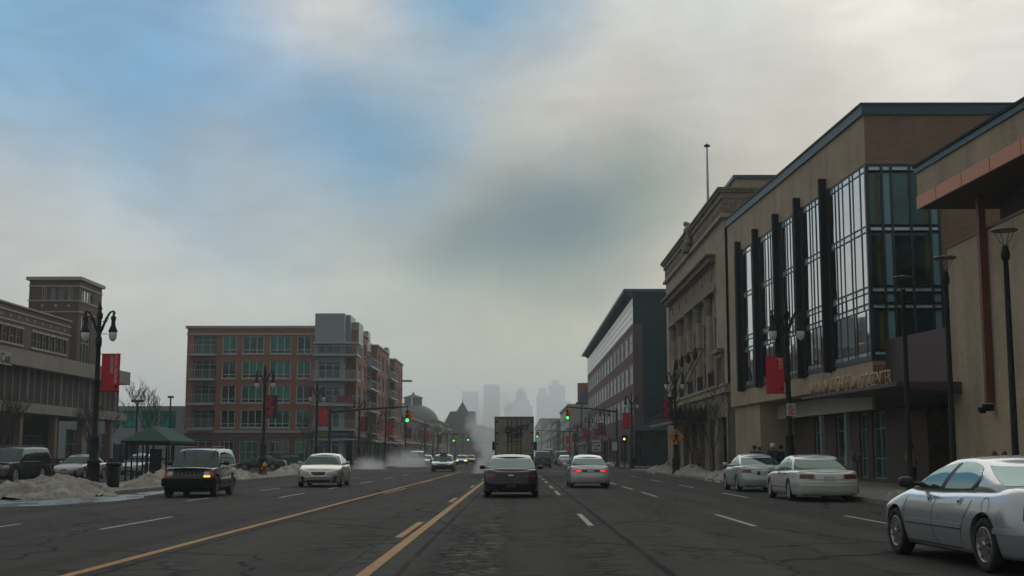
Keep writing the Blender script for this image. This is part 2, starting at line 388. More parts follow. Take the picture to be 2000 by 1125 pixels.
# clouds: soft-edged banks placed by direction, edges broken up by noise
wn = n.new('ShaderNodeTexNoise'); wn.inputs['Scale'].default_value = 5.5; wn.inputs['Detail'].default_value = 5; wn.inputs['Roughness'].default_value = .55
l.new(gen, wn.inputs['Vector'])
off = n.new('ShaderNodeVectorMath'); off.operation = 'MULTIPLY_ADD'
l.new(wn.outputs['Color'], off.inputs[0]); off.inputs[1].default_value = (.11, .11, .10); off.inputs[2].default_value = (-.055, -.055, -.05)
wv = n.new('ShaderNodeVectorMath'); wv.operation = 'ADD'; l.new(gen, wv.inputs[0]); l.new(off.outputs[0], wv.inputs[1])
nm = n.new('ShaderNodeVectorMath'); nm.operation = 'NORMALIZE'; l.new(wv.outputs[0], nm.inputs[0])
BANKS = [  # px, py, colour seen (sRGB), cover, tightness, weight
 (60, 50, (134, 173, 202), 0.75, 190, 1.3),
 (250, 60, (134, 170, 199), 0.75, 190, 1.2),
 (200, 190, (140, 173, 199), 0.8, 190, 1),
 (400, 190, (141, 173, 199), 0.8, 200, 1),
 (330, 260, (142, 172, 196), 0.8, 220, 1),
 (560, 230, (138, 170, 196), 0.75, 240, 1.8),
 (720, 260, (130, 165, 190), 0.75, 300, 3),
 (800, 220, (140, 169, 190), 0.75, 300, 2.2),
 (540, 420, (158, 178, 190), 0.85, 260, 0.8),
 (480, 70, (160, 184, 205), 0.95, 260, 1),
 (640, 90, (184, 192, 198), 1, 260, 1.2),
 (870, 2, (140, 173, 198), 0.75, 500, 2.5),
 (1060, 2, (160, 182, 198), 0.8, 500, 0.8),
 (800, 110, (192, 197, 199), 1, 240, 1),
 (60, 430, (184, 190, 190), 1, 200, 1.2),
 (180, 530, (186, 191, 188), 1, 190, 1),
 (440, 320, (168, 181, 189), 1, 500, 1.4),
 (560, 350, (176, 185, 187), 1, 350, 0.8),
 (700, 430, (172, 183, 185), 1, 300, 1),
 (1050, 150, (190, 194, 192), 1, 200, 1),
 (1350, 60, (206, 208, 204), 1, 170, 1),
 (1750, 60, (230, 228, 219), 1, 130, 1.2),
 (1980, 150, (218, 218, 211), 1, 150, 1),
 (1600, 260, (200, 198, 189), 1, 170, 1),
 (1250, 240, (180, 182, 176), 1, 250, 1),
 (1000, 260, (176, 184, 184), 1, 300, 1),
 (880, 330, (178, 184, 181), 1, 350, 1),
 (900, 445, (137, 154, 159), 1, 420, 2.2),
 (1020, 435, (129, 146, 151), 1, 420, 2.6),
 (1140, 425, (133, 149, 152), 1, 420, 2.2),
 (1230, 400, (146, 159, 155), 1, 420, 1.5),
 (1010, 500, (148, 164, 162), 1, 500, 1),
 (1000, 600, (174, 180, 172), 1, 250, 1),
 (760, 600, (178, 186, 181), 1, 220, 1),
 (1280, 520, (184, 185, 175), 1, 260, 1),
 (150, 640, (190, 194, 190), 1, 150, 1),
 (500, 700, (184, 189, 184), 1, 150, 1),
 (1000, 720, (182, 185, 174), 1, 150, 1),
 (1500, 700, (200, 198, 187), 1, 130, 1),
 (900, 880, (172, 178, 172), 1, 130, 1),
]
acc = accw = None
def vadd(a, b):
    q = n.new('ShaderNodeVectorMath'); q.operation = 'ADD'; l.new(a, q.inputs[0]); l.new(b, q.inputs[1]); return q.outputs[0]
def bank(d, c, cover, k, w=1.0):
    global acc, accw, accc
    dp = n.new('ShaderNodeVectorMath'); dp.operation = 'DOT_PRODUCT'; l.new(nm.outputs[0], dp.inputs[0]); dp.inputs[1].default_value = d
    e = mth(n, l, 'MULTIPLY', mth(n, l, 'EXPONENT', mth(n, l, 'MULTIPLY', mth(n, l, 'SUBTRACT', dp.outputs['Value'], 1), k)), w)
    v = n.new('ShaderNodeVectorMath'); v.operation = 'SCALE'; v.inputs[0].default_value = c; l.new(e, v.inputs['Scale'])
    cv = mth(n, l, 'MULTIPLY', e, cover)
    if acc is None: acc, accw, accc = v.outputs[0], e, cv
    else: acc, accw, accc = vadd(acc, v.outputs[0]), mth(n, l, 'ADD', accw, e), mth(n, l, 'ADD', accc, cv)
for (px, py, c, cover, k, w_), cl_ in zip(BANKS, BANK_LIN): bank(tuple(ray(px, py).normalized()), cl_, min(1, cover+.24), k*2.0, w_)
bank((0, 0, 1), (.50, .505, .49), .92, 2.2, .02)           # the wide overcast overhead and behind
bank((0, -1, .25), (.27, .295, .30), .95, 2.5, .03)
inv = mth(n, l, 'DIVIDE', 1.0, accw)
cc = n.new('ShaderNodeVectorMath'); cc.operation = 'SCALE'; l.new(acc, cc.inputs[0]); l.new(inv, cc.inputs['Scale'])
cover = mth(n, l, 'MULTIPLY', accc, inv)
f1 = noi(n, l, gen, 9, 8, .6, .4); f2 = noi(n, l, pos(n, l), 1, 1)
wisp = n.new('ShaderNodeMapping'); wisp.inputs['Scale'].default_value = (6, 9, 17); l.new(gen, wisp.inputs[0])
f3 = noi(n, l, wisp.outputs[0], 1.6, 8, .62, .6)
cov2 = mth(n, l, 'ADD', cover, mth(n, l, 'MULTIPLY', mth(n, l, 'SUBTRACT', f3, .5), mth(n, l, 'MULTIPLY', mth(n, l, 'SUBTRACT', 1.12, cover), 1.7)), clamp=True)
br = mth(n, l, 'ADD', mth(n, l, 'MULTIPLY', f1, .30), mth(n, l, 'ADD', .52, mth(n, l, 'MULTIPLY', f3, .66)))
c2 = n.new('ShaderNodeVectorMath'); c2.operation = 'SCALE'; mx = n.new('ShaderNodeVectorMath'); mx.operation = 'MAXIMUM'; l.new(cc.outputs[0], mx.inputs[0]); mx.inputs[1].default_value = (.012, .03, .045); l.new(mx.outputs[0], c2.inputs[0]); l.new(br, c2.inputs['Scale'])
SKY_K = 0.055
sk = n.new('ShaderNodeVectorMath'); sk.operation = 'SCALE'; l.new(sky.outputs[0], sk.inputs[0]); sk.inputs['Scale'].default_value = 1.0
c3 = n.new('ShaderNodeVectorMath'); c3.operation = 'SCALE'; l.new(c2.outputs[0], c3.inputs[0]); c3.inputs['Scale'].default_value = 1/SKY_K
res = mixc(n, l, cov2, sk.outputs[0], c3.outputs[0])
wsp = mth(n, l, 'MULTIPLY', ramp(n, l, f3, [(.42, 0), (.70, .9)]), mth(n, l, 'SUBTRACT', 1.04, cover, clamp=True))
res = mixc(n, l, wsp, res, tuple(q/SKY_K for q in (.62, .65, .67)))
l.new(res, bg.inputs['Color']); bg.inputs['Strength'].default_value = SKY_K
l.new(bg.outputs[0], wo.inputs['Surface'])

def volume(name, dens, colr, aniso=0):
    m, n, l, out = nt(name); v = n.new('ShaderNodeVolumePrincipled')
    v.inputs['Density'].default_value = dens; v.inputs['Color'].default_value = tuple(colr)+(1,); v.inputs['Anisotropy'].default_value = aniso
    l.new(v.outputs[0], out.inputs['Volume']); return m
mb = MB(); mb.box(-1400, 1400, -60, 5700, -1, 280)
tag(mb.build('haze', volume('haze_air', 0.00042, (.90, .965, 1.0), .5)), kind='stuff')
# ------------------------------------------------------------------ ground, road, markings
def asphalt(name, base, lane=True, wet=0):
    m, n, l, out = nt(name); p = pos(n, l)
    s = n.new('ShaderNodeSeparateXYZ'); l.new(p, s.inputs[0])
    big = noi(n, l, pos(n, l, (.55, .014, 1)), 1, 5, .6); mid = noi(n, l, pos(n, l, (3.2, .28, 1)), 1, 6, .7); fine = noi(n, l, p, 55, 3, .7); gr = noi(n, l, p, 14, 4, .7)
    k = mth(n, l, 'ADD', mth(n, l, 'MULTIPLY', big, .45), mth(n, l, 'ADD', mth(n, l, 'MULTIPLY', mid, .3), mth(n, l, 'MULTIPLY', fine, .25)))
    cc = ramp(n, l, k, [(.36, tuple(q*.60 for q in base)), (.5, base), (.64, tuple(q*1.5 for q in base))])
    # cracks: warped cell borders, only where the surface has broken up
    wp = n.new('ShaderNodeTexNoise'); wp.inputs['Scale'].default_value = 1.3; wp.inputs['Detail'].default_value = 6; l.new(p, wp.inputs['Vector'])
    wa = n.new('ShaderNodeVectorMath'); wa.operation = 'MULTIPLY_ADD'; l.new(wp.outputs['Color'], wa.inputs[0]); wa.inputs[1].default_value = (.9, .9, .0); l.new(p, wa.inputs[2])
    def cracks(sc, w):
        mp = n.new('ShaderNodeMapping'); mp.inputs['Scale'].default_value = sc; l.new(wa.outputs[0], mp.inputs[0])
        v = n.new('ShaderNodeTexVoronoi'); v.feature = 'DISTANCE_TO_EDGE'; l.new(mp.outputs[0], v.inputs['Vector']); v.inputs['Scale'].default_value = 1
        return ramp(n, l, v.outputs[0], [(0, 1), (w, 0)])
    c1 = cracks((.22, .13, 0), .011); c2_ = cracks((.9, 1.5, 0), .07)
    zone = ramp(n, l, noi(n, l, pos(n, l, (.5, .12, 1)), 1, 3), [(.46, 0), (.58, 1)])
    cm = mth(n, l, 'MULTIPLY', mth(n, l, 'MAXIMUM', c1, mth(n, l, 'MULTIPLY', c2_, mth(n, l, 'MULTIPLY', zone, .75))), .92)
    if lane:   # the broken strip down the middle of our lane, tar seams between lanes, oil in the wheel paths
        wob = mth(n, l, 'MULTIPLY', mth(n, l, 'SUBTRACT', noi(n, l, pos(n, l, (0, .25, 0)), 1, 4), .5), .7)
        xs = mth(n, l, 'ADD', s.outputs[0], wob)
        near = ramp(n, l, mth(n, l, 'DIVIDE', s.outputs[1], 100), [(.25, 1), (.48, 0)])
        dx = mth(n, l, 'ABSOLUTE', mth(n, l, 'ADD', xs, .72))
        strip = mth(n, l, 'MULTIPLY', ramp(n, l, dx, [(.28, 1), (.75, 0)]), near)
        br = noi(n, l, pos(n, l, (2.6, 1.4, 1)), 1, 5, .65)
        pale = mth(n, l, 'MULTIPLY', mth(n, l, 'MULTIPLY', ramp(n, l, mth(n, l, 'ABSOLUTE', mth(n, l, 'ADD', xs, .60)), [(.18, 1), (.36, 0)]), near), ramp(n, l, br, [(.45, 0), (.58, .85)]))
        cc = mixc(n, l, pale, cc, (.15, .142, .115))
        sc_ = mth(n, l, 'MULTIPLY', strip, mth(n, l, 'MULTIPLY', cracks((2.2, 3.4, 0), .16), .95))
        hole = mth(n, l, 'MULTIPLY', strip, ramp(n, l, noi(n, l, pos(n, l, (1.6, 2.6, 1)), 1, 5, .7), [(.56, 0), (.66, .9)]))
        cm = mth(n, l, 'MAXIMUM', cm, mth(n, l, 'MAXIMUM', sc_, hole))
        dx2 = mth(n, l, 'ABSOLUTE', mth(n, l, 'SUBTRACT', xs, 1.15)); st2 = mth(n, l, 'MULTIPLY', ramp(n, l, dx2, [(.15, 1), (.6, 0)]), near)
        cm = mth(n, l, 'MAXIMUM', cm, mth(n, l, 'MULTIPLY', mth(n, l, 'MULTIPLY', st2, cracks((1.3, 1.9, 0), .10)), .8))
        ws = mth(n, l, 'MULTIPLY', mth(n, l, 'SUBTRACT', noi(n, l, pos(n, l, (0, .9, 0)), 1, 5), .5), .12)
        for x0, wdt, a in ((1.83, .05, .9), (-1.45, .04, .8), (-5.05, .03, .75), (-2.25, .025, .5), (-8.35, .025, .6), (4.45, .02, .5), (7.4, .02, .5)):
            q = mth(n, l, 'ABSOLUTE', mth(n, l, 'SUBTRACT', mth(n, l, 'ADD', s.outputs[0], ws), x0))
            cm = mth(n, l, 'MAXIMUM', cm, mth(n, l, 'MULTIPLY', ramp(n, l, q, [(wdt*.6, a), (wdt*1.6, 0)]), ramp(n, l, noi(n, l, pos(n, l, (1, .4, 1)), 1, 4), [(.3, .3), (.5, 1)])))
        jj = mth(n, l, 'ABSOLUTE', mth(n, l, 'SUBTRACT', mth(n, l, 'FRACT', mth(n, l, 'DIVIDE', mth(n, l, 'ADD', s.outputs[1], mth(n, l, 'MULTIPLY', ws, 3)), 9.1)), .5))
        cm = mth(n, l, 'MAXIMUM', cm, mth(n, l, 'MULTIPLY', ramp(n, l, jj, [(.003, .75), (.0075, 0)]), mth(n, l, 'ADD', .45, mth(n, l, 'MULTIPLY', zone, .55))))
        for x0 in (-.85, .85, 2.6, 3.9, -3.0, -4.2, -6.0, -7.3, 5.5, 6.9):
            q = mth(n, l, 'ABSOLUTE', mth(n, l, 'SUBTRACT', s.outputs[0], x0))
            cc = mixc(n, l, mth(n, l, 'MULTIPLY', ramp(n, l, q, [(.0, .16), (.55, 0)]), big), cc, (.012, .012, .012))
    salt = mth(n, l, 'MULTIPLY', ramp(n, l, noi(n, l, pos(n, l, (1.1, .018, 1)), 1, 5, .6), [(.50, 0), (.68, .45)]), ramp(n, l, gr, [(.35, .25), (.65, 1)]))
    cc = mixc(n, l, salt, cc, (.098, .093, .084))
    cc = mixc(n, l, cm, cc, (.006, .006, .006))
    rgh = ramp(n, l, mid, [(.35, .8), (.65, .97)])
    h = mth(n, l, 'SUBTRACT', mth(n, l, 'ADD', mth(n, l, 'MULTIPLY', fine, .5), mth(n, l, 'MULTIPLY', gr, .5)), mth(n, l, 'MULTIPLY', cm, 1.5))
    pbr(n, l, out, cc, rgh, 0, .08, bump=h, bs=.35, bd=.012); return m
M['road'] = asphalt('asphalt', (.056, .053, .0485))
M['lot'] = asphalt('lot_asphalt', (.047, .0445, .040), lane=False)
M['soil'] = plain('winter_ground', (.07, .062, .05), .95, var=.35, vs=.15, world=True)
def worn_paint(name, c, wear=.5):
    m, n, l, out = nt(name); p = pos(n, l)
    a = noi(n, l, p, 9, 6, .7); b = noi(n, l, p, 60, 2); c2 = noi(n, l, pos(n, l, (1, .25, 1)), .6, 3)
    k = mth(n, l, 'ADD', mth(n, l, 'MULTIPLY', a, .6), mth(n, l, 'ADD', mth(n, l, 'MULTIPLY', b, .2), mth(n, l, 'MULTIPLY', c2, .2)))
    cc = mixc(n, l, ramp(n, l, k, [(wear-.06, 0), (wear+.14, .9)]), c, (.05, .048, .044))
    pbr(n, l, out, cc, .75, bump=b, bs=.3, bd=.01); return m
M['yline'] = worn_paint('yellow_road_paint', (.45, .225, .035), .52)
M['wline'] = worn_paint('white_road_paint', (.38, .38, .35), .52)
def sheet(name, x0, x1, y0, y1, z, m, kind='structure'):
    q = MB(); q.quad((x0, y0, z), (x1, y0, z), (x1, y1, z), (x0, y1, z)); return tag(q.build(name, m), kind=kind)
LK, RK = -14.5, 10.5      # kerb faces
sheet('ground', -1390, 1390, -55, 5690, -.02, M['soil'])
sheet('road', LK, RK, -50, 3000, 0, M['road'])
sheet('cross_street', -150, LK, 116, 147, 0, M['lot']); sheet('side_street', RK, 150, 121.5, 148, 0, M['lot'])
def pavement(name, x0, x1, y0, y1, kx):
    q = MB(); q.box(x0, x1, y0, y1, -.015, .14); tag(q.build(name, M['walk']), kind='structure')
    k = MB(); k.box(kx-.09, kx+.09, y0, y1, -.015, .144); k.box(min(x0, x1), max(x0, x1), y0-.16, y0, -.015, .143); k.box(x0, x1, y1, y1+.16, -.015, .143)
    tag(k.build('kerb', M['kerb']), kind='structure')
pavement('pavement', RK+.18, 60, -40, 121, RK+.09)
pavement('pavement', RK+.18, 60, 148.3, 1400, RK+.09)
pavement('pavement', -19.2, LK-.18, 46, 115.6, LK-.09)
pavement('pavement', -60, LK-.18, 147.4, 1400, LK-.09)
pavement('pavement', -19.2, LK-.18, -40, 29.5, LK-.09)
sheet('car_park', -150, -19.36, 20, 115.5, -.004, M['lot']); sheet('driveway', -19.36, LK, 29.8, 45.8, -.004, M['lot'])
# painted lines (worn sheets 4 mm above the road)
def line(mb, pts, w):
    for (a, b) in zip(pts[:-1], pts[1:]):
        d = (Vector(b)-Vector(a)).normalized(); q = Vector((d.y, -d.x))*w/2
        mb.quad((a[0]-q.x, a[1]-q.y, .004), (a[0]+q.x, a[1]+q.y, .004), (b[0]+q.x, b[1]+q.y, .004), (b[0]-q.x, b[1]-q.y, .004))
mb = MB(); line(mb, [(-1.85, 8), (-1.85, 112)], .16); tag(mb.build('centre_line', M['yline']), kind='structure')
mb = MB(); line(mb, [(-5.38, 8), (-5.3, 40), (-5.05, 80), (-4.95, 112)], .15); tag(mb.build('centre_line', M['yline']), kind='structure')
mb = MB()
for y0, y1 in ((22.6, 27.8), (39.5, 43.5), (57, 61), (74, 78)): line(mb, [(-2.08, y0), (-2.08, y1)], .13)
for y0, y1 in ((48, 56), (66, 74), (84, 92)): line(mb, [(-4.98+.0*y0, y0), (-4.85, y1)], .10)
tag(mb.build('turn_lane_dashes', M['yline']), kind='structure')
mb = MB()
for x0, ys in ((1.48, (26.4, 46.4, 55.5, 66, 75, 84)), (4.77, (26.2, 44.8, 54, 63, 72, 81)), (7.72, (25.5, 43.7, 57, 70, 84)), (-8.05, (25.0, 43.6, 55, 66, 78, 90)), (-10.35, (22.8, 40.5, 52, 66, 80))):
    for y in ys: line(mb, [(x0, y), (x0, y+(5.2 if x0 != -10.35 else 4.2))], .12)
for x0 in (1.5, 4.77, 7.72, -8.05):
    for k in range(30): line(mb, [(x0, 155+k*9.1), (x0, 158.2+k*9.1)], .12)
line(mb, [(RK-.4, 113), (-14, 113)], .0) if False else None
tag(mb.build('lane_dashes', M['wline']), kind='structure')
mb = MB()
for k, (x0, x1) in enumerate(((-14.2, 10.4), (-14.2, 10.4))): mb.quad((x0, 114+k*3.2, .0045), (x1, 114+k*3.2, .0045), (x1, 114.3+k*3.2, .0045), (x0, 114.3+k*3.2, .0045))
tag(mb.build('crosswalk_lines', M['wline']), kind='structure')
# meltwater and ice along the left gutter
def ice():
    m, n, l, out = nt('meltwater_ice'); p = pos(n, l)
    a = noi(n, l, pos(n, l, (1, .5, 1)), 1.2, 6, .65)
    cc = ramp(n, l, a, [(.38, (.025, .025, .025)), (.56, (.11, .12, .125)), (.7, (.24, .26, .27))])
    pbr(n, l, out, cc, ramp(n, l, a, [(.35, .06), (.6, .45)]), 0, .6, bump=noi(n, l, p, 5, 4), bs=.15, bd=.02); return m
M['ice'] = ice()
def blob(name, pts, z, m, sub=6):
    q = MB(); n_ = len(pts); out = []
    for i in range(n_):
        a, b = Vector(pts[i]), Vector(pts[(i+1) % n_])
        for k in range(sub):
            c = a.lerp(b, k/sub); j = noise.noise(Vector((c.x*.9, c.y*.35, 3)))*.35
            out.append((c.x+j, c.y+j*2.2, z))
    q.add(out, [tuple(range(len(out)))]); return tag(q.build(name, m), kind='structure')
blob('ice_sheet', [(-22, 33), (-15.5, 34.6), (-13.4, 36.5), (-12.6, 40), (-13.0, 46), (-13.9, 54), (-14.4, 54), (-14.4, 45), (-15, 41.5), (-19, 40.5), (-22, 40)], .006, M['ice'])
# ------------------------------------------------------------------ music hall with the curtain wall (right)
def vfn(x, y, z): return (x, y, z)
def panes(parent, P, xs, z0, z1, d, gm):
    g = MB()
    for a, b in zip(xs[:-1], xs[1:]): fquad(g, P, a, b, z0, z1, d)
    return g.build('pane', gm, parent, w=True)
def music_hall():
    A, B = (15.5, 56.0), (14.0, 84.5)
    t = thing('concert_building', 'tan brick hall with a tall glass curtain wall between black fins above its sign', 'building', (16, 70, .14))
    F = Pl(A, B, (-1, 0)); S = Pl(A, (60, 56.0), (0, -1))
    zt = F.z(1690, 320); zb = F.z(1697, 705); L = F.L
    uf = F.u(1436, 620); us = S.u(1836, 450)
    zo = 4.55
    def foot(u0, x1, y1=84.5):
        p = F.pt(u0, 0); return [(p.x, p.y), (x1, p.y if u0 else 56.0), (x1, y1), (B[0], B[1])]
    w = MB(); full = [A, (60, 56), (60, 84.5), B]
    w.prism(full, zt+.02, 16.55, vfn); w.prism(full, zo, zb, vfn)
    w.prism(foot(uf, 60), zb, zt+.02, vfn)
    p1 = S.pt(us, 0); q = F.pt(uf, 0)
    w.prism([(p1.x, 56.0), (60, 56.0), (60, q.y), (p1.x, q.y)], zb, zt+.02, vfn)
    w.build('wall', M['tan'], t, w=True)
    # coping
    c = MB(); o = .12
    cp = [(A[0]-o, A[1]-o), (60+o, 56-o), (60+o, 84.5+o), (B[0]-o, B[1]+o)]
    c.prism(cp, 16.55, 16.98, vfn); c.build('coping', M['teal_trim'], t, w=True)
    c = MB(); o = .17; cp = [(A[0]-o, A[1]-o), (60+o, 56-o), (60+o, 84.5+o), (B[0]-o, B[1]+o)]
    c.prism(cp, 16.98, 17.08, vfn); c.build('coping_cap', M['roofing'], t, w=True)
    # brown side wall panel face (brick of another tone on the return)
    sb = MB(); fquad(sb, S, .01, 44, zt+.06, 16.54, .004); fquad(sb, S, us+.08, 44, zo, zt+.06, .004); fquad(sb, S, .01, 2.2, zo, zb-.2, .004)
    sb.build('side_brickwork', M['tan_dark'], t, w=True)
    # curtain wall rows at the corner
    Z = lambda y: F.z(1693, y)
    rows = [('s', 333, 321), ('g', 441, 333.5), ('s', 453, 442), ('g', 561, 454), ('s', 573.5, 562.5), ('g', 594, 574), ('s', 606, 595.5), ('g', 687, 606.5), ('s', 697, 687)]
    bays = [(1690, 1623, (1684, 1669.5, 1663, 1649, 1641, 1634), (1687, 1668, 1664, 1650, 1637)),
            (1605, 1571, (1595, 1588, 1583), (1598, 1590, 1583)), (1553, 1528, (1549, 1544, 1538, 1534), (1547, 1540, 1535)),
            (1510, 1485, (1505, 1500, 1494), (1506, 1497)), (1470, 1451, (1467, 1457), (1466, 1459))]
    for bi, (xa, xb, m1, m2) in enumerate(bays):
        ua = 0 if bi == 0 else F.u(xa, 520); ub = F.u(xb, 520)
        fr = MB(); e = .024
        for k, y0, y1 in rows:
            for y in (y0, y1): fbox(fr, F, ua, ub, Z(y)-e, Z(y)+e, -.12, .022)
        fbox(fr, F, ua, ub, zb, Z(697)-e, -.12, .05)
        for x in m1: u = F.u(x, 480); fbox(fr, F, u-.05, u+.05, Z(606), zt, -.12, .028)
        for x in m2: u = F.u(x, 480); fbox(fr, F, u-.05, u+.05, zb, Z(606), -.12, .028)
        for u in (ua, ub): fbox(fr, F, u-.06, u+.06, zb, zt, -.12, .032)
        fo = fr.build('curtain_bay', M['teal_panel'], t, w=True)
        for k, y0, y1 in rows:
            us_ = sorted([ua, ub]+[F.u(x, 480) for x in (m1 if y0 < 600 else m2)])
            g = MB()
            for a, b in zip(us_[:-1], us_[1:]):
                j = random.uniform(-.012, .012) if k == 'g' else 0
                g.quad(F.pt(a, Z(y0), .0+j), F.pt(b, Z(y0), .0-j), F.pt(b, Z(y1), .0-j*.4), F.pt(a, Z(y1), .0+j))
            o = g.build('pane' if k == 'g' else 'spandrel', M['g_bright'] if k == 'g' else M['spandrel'], None)
            o.data.transform(Matrix.Translation(-Vector(t.location))); o.parent = fo
    # black fins with the wider column behind each
    for x0, x1, yt in ((1606, 1622, 357), (1554, 1570, 394), (1511, 1527, 425), (1471, 1485, 454), (1437, 1450, 479)):
        uc = F.u((x0+x1)/2+3, 520); b = MB()
        zt_ = F.z((x0+x1)/2, yt, .3)
        fbox(b, F, uc-.14, uc+.16, zb-.15, zt+.62, -.05, .34); fbox(b, F, uc-.72, uc+.3, zb-.1, zt+.03, -.1, .07)
        b.build('fin', M['dark_metal'], t, w=True)
    # glazed return facing the camera
    fr = MB(); e = .05; ZS = Z
    cols = [1690, 1706, 1725, 1742.5, 1745, 1779, 1782, 1817, 1834]
    U = lambda x: max(0.0, S.u(x, 450))
    for k, y0, y1 in rows:
        for y in (y0, y1): fbox(fr, S, 0, us, Z(y)-e, Z(y)+e, -.12, .06)
    for x in (1690, 1725, 1743.5, 1780, 1817, 1835): fbox(fr, S, U(x)-.055, U(x)+.055, Z(606), zt, -.12, .07); fbox(fr, S, U(x)-.055, U(x)+.055, zb, Z(606), -.12, .07)
    fbox(fr, S, 0, us, zb, Z(697)-e, -.12, .05)
    fo = fr.build('curtain_bay', M['teal_panel'], t, w=True)
    def sub(name, m, x0, x1, y0, y1, d=0):
        g = MB(); fquad(g, S, U(x0), U(x1), Z(y0), Z(y1), d)
        o = g.build(name, m, None); o.data.transform(Matrix.Translation(-Vector(t.location))); o.parent = fo
    for k, y0, y1 in rows:
        if k == 's': sub('spandrel', M['spandrel'], 1690, 1836, y0, y1); continue
        gm = M['g_curt'] if y1 < 340 else M['g_teal_d']
        sub('pane', gm, 1690, 1711, y0, y1); sub('pane', M['g_yel'], 1711, 1720, y0, y1); sub('pane', gm, 1720, 1725, y0, y1)
        sub('spandrel', M['spandrel_d'], 1726, 1743.5, y0, y1); sub('pane', gm, 1744.5, 1780, y0, y1)
        sub('pane', M['g_teal'] if y1 < 340 else gm, 1780, 1805, y0, y1); sub('pane', M['g_yel'] if y1 < 460 else gm, 1805, 1817, y0, y1)
        sub('spandrel', M['spandrel_d'], 1817, 1836, y0, y1)
    # street level: set-back lobby
    lw = MB(); d = -2.4
    us1 = F.u(1475, 850)
    fbox(lw, F, us1-.3, L, .14, zo-.002, -6, -.25)             # solid brick pier at the far end
    lo = lw.build('pier', M['tan'], t, w=True)
    G = Pl((A[0]+2.4, 50.7), (B[0]+2.4, 84.5), (-1, 0))
    holes = []
    for x0, x1 in ((1496, 1508), (1532, 1541), (1590, 1606), (1632, 1662), (1678, 1694), (1703, 1729)):
        a, b = G.u(x1, 850), G.u(x0, 850); holes.append((a, b, .3, 3.5))
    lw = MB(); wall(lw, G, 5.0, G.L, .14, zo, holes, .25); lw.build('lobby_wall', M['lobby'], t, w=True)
    for a, b, c, e2 in holes: window(t, G, a, b, c, e2, .2, (.5,), (.3, .75), M['alu'], M['g_teal'], .05)
    lb = MB(); ua, ub = F.u(1655, 812), F.u(1480, 812)
    fbox(lb, F, ua, ub, 3.55, 4.4, -1.6, -1.2); lb.build('lintel', M['conc_l'], t, w=True)
    for x in (1606, 1655): 
        u = F.u(x, 850, -1.4); pm = MB(); fbox(pm, F, u-.07, u+.07, .14, 3.55, -1.5, -1.3); pm.build('post', M['alu'], t, w=True)
    # sign canopy with gilt letters standing on it
    cn = MB(); cu0, cu1 = F.u(1757, 770, 1.5), F.u(1556, 797, 1.5)
    zc = 4.02
    p = [F.pt(cu0, zc, -1.0), F.pt(cu1, zc, 1.1), F.pt(cu1-1.0, zc, 1.55), F.pt(cu0, zc, 1.6)]
    p2 = [q+Vector((0, 0, .16)) for q in p]
    p = [F.pt(cu0, zc-.28, -1.0), F.pt(cu1, zc+.1, 1.1), F.pt(cu1-1.0, zc+.06, 1.55), F.pt(cu0, zc, 1.6)]
    cn.hexa([p[3], p[2], p[1], p[0], p2[3], p2[2], p2[1], p2[0]])
    cn.build('sign_canopy', M['purple_panel'], t, w=True)
    sg = MB(); fbox(sg, F, cu0+1.5, cu1-3, zc+.16, zc+.22, .85, .93); sgo = sg.build('sign_rail', M['dark_metal'], t, w=True)
    for body, xa, xb, h in (('MAX M. FISHER', 1583, 1663, .74), ('MUSIC CENTER', 1668, 1741, .62)):
        u1, u0 = F.u(xa, 780, .9), F.u(xb, 765, .9)
        o = text(body, 1.0, M['gold'], 'lettering', Matrix.Identity(4), None, .0, 'CENTER', bold=.008)
        xs = [v.co.x for v in o.data.vertices]; ys = [v.co.y for v in o.data.vertices]
        sx = (u1-u0)/(max(xs)-min(xs)); sy = h/(max(ys)-min(ys)); cx, y0 = (max(xs)+min(xs))/2, min(ys)
        T = basis(F.pt((u0+u1)/2, zc+.2, .9), -F.U, (0, 0, 1)) @ Matrix.Diagonal((sx, sy, 1, 1)) @ Matrix.Translation((-cx, -y0, 0))
        o.data.transform(Matrix.Translation(-Vector(t.location)) @ T); o.parent = t
        md = o.modifiers.new('thick', 'SOLIDIFY'); md.thickness = .03
    # entrance link with zinc panel above
    E_ = Pl((16.05, 55.9), (16.85, 50.3), (-1, 0))
    e1 = MB(); fbox(e1, E_, 0.0, E_.L, 4.05, 6.42, -.6, 0); e1.build('panel', M['purple_panel'], t, w=True)
    e1 = MB(); fbox(e1, E_, -1.2, E_.L, 3.45, 4.045, -3.0, .03); e1.build('door_canopy', M['dark_metal'], t, w=True)
    D = Pl((18.6, 55.9), (18.9, 50.3), (-1, 0))
    hs = [(1.2, 2.6, .14, 3.3), (2.9, 4.9, .14, 3.3)]
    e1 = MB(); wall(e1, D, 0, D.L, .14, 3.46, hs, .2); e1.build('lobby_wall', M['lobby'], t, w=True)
    for a, b, c, e2 in hs:
        dr = window(t, D, a, b, c, e2, .15, (.5,), (.72,), M['dark_metal'], M['g_teal'], .08, 'door')
    return t
music_hall()

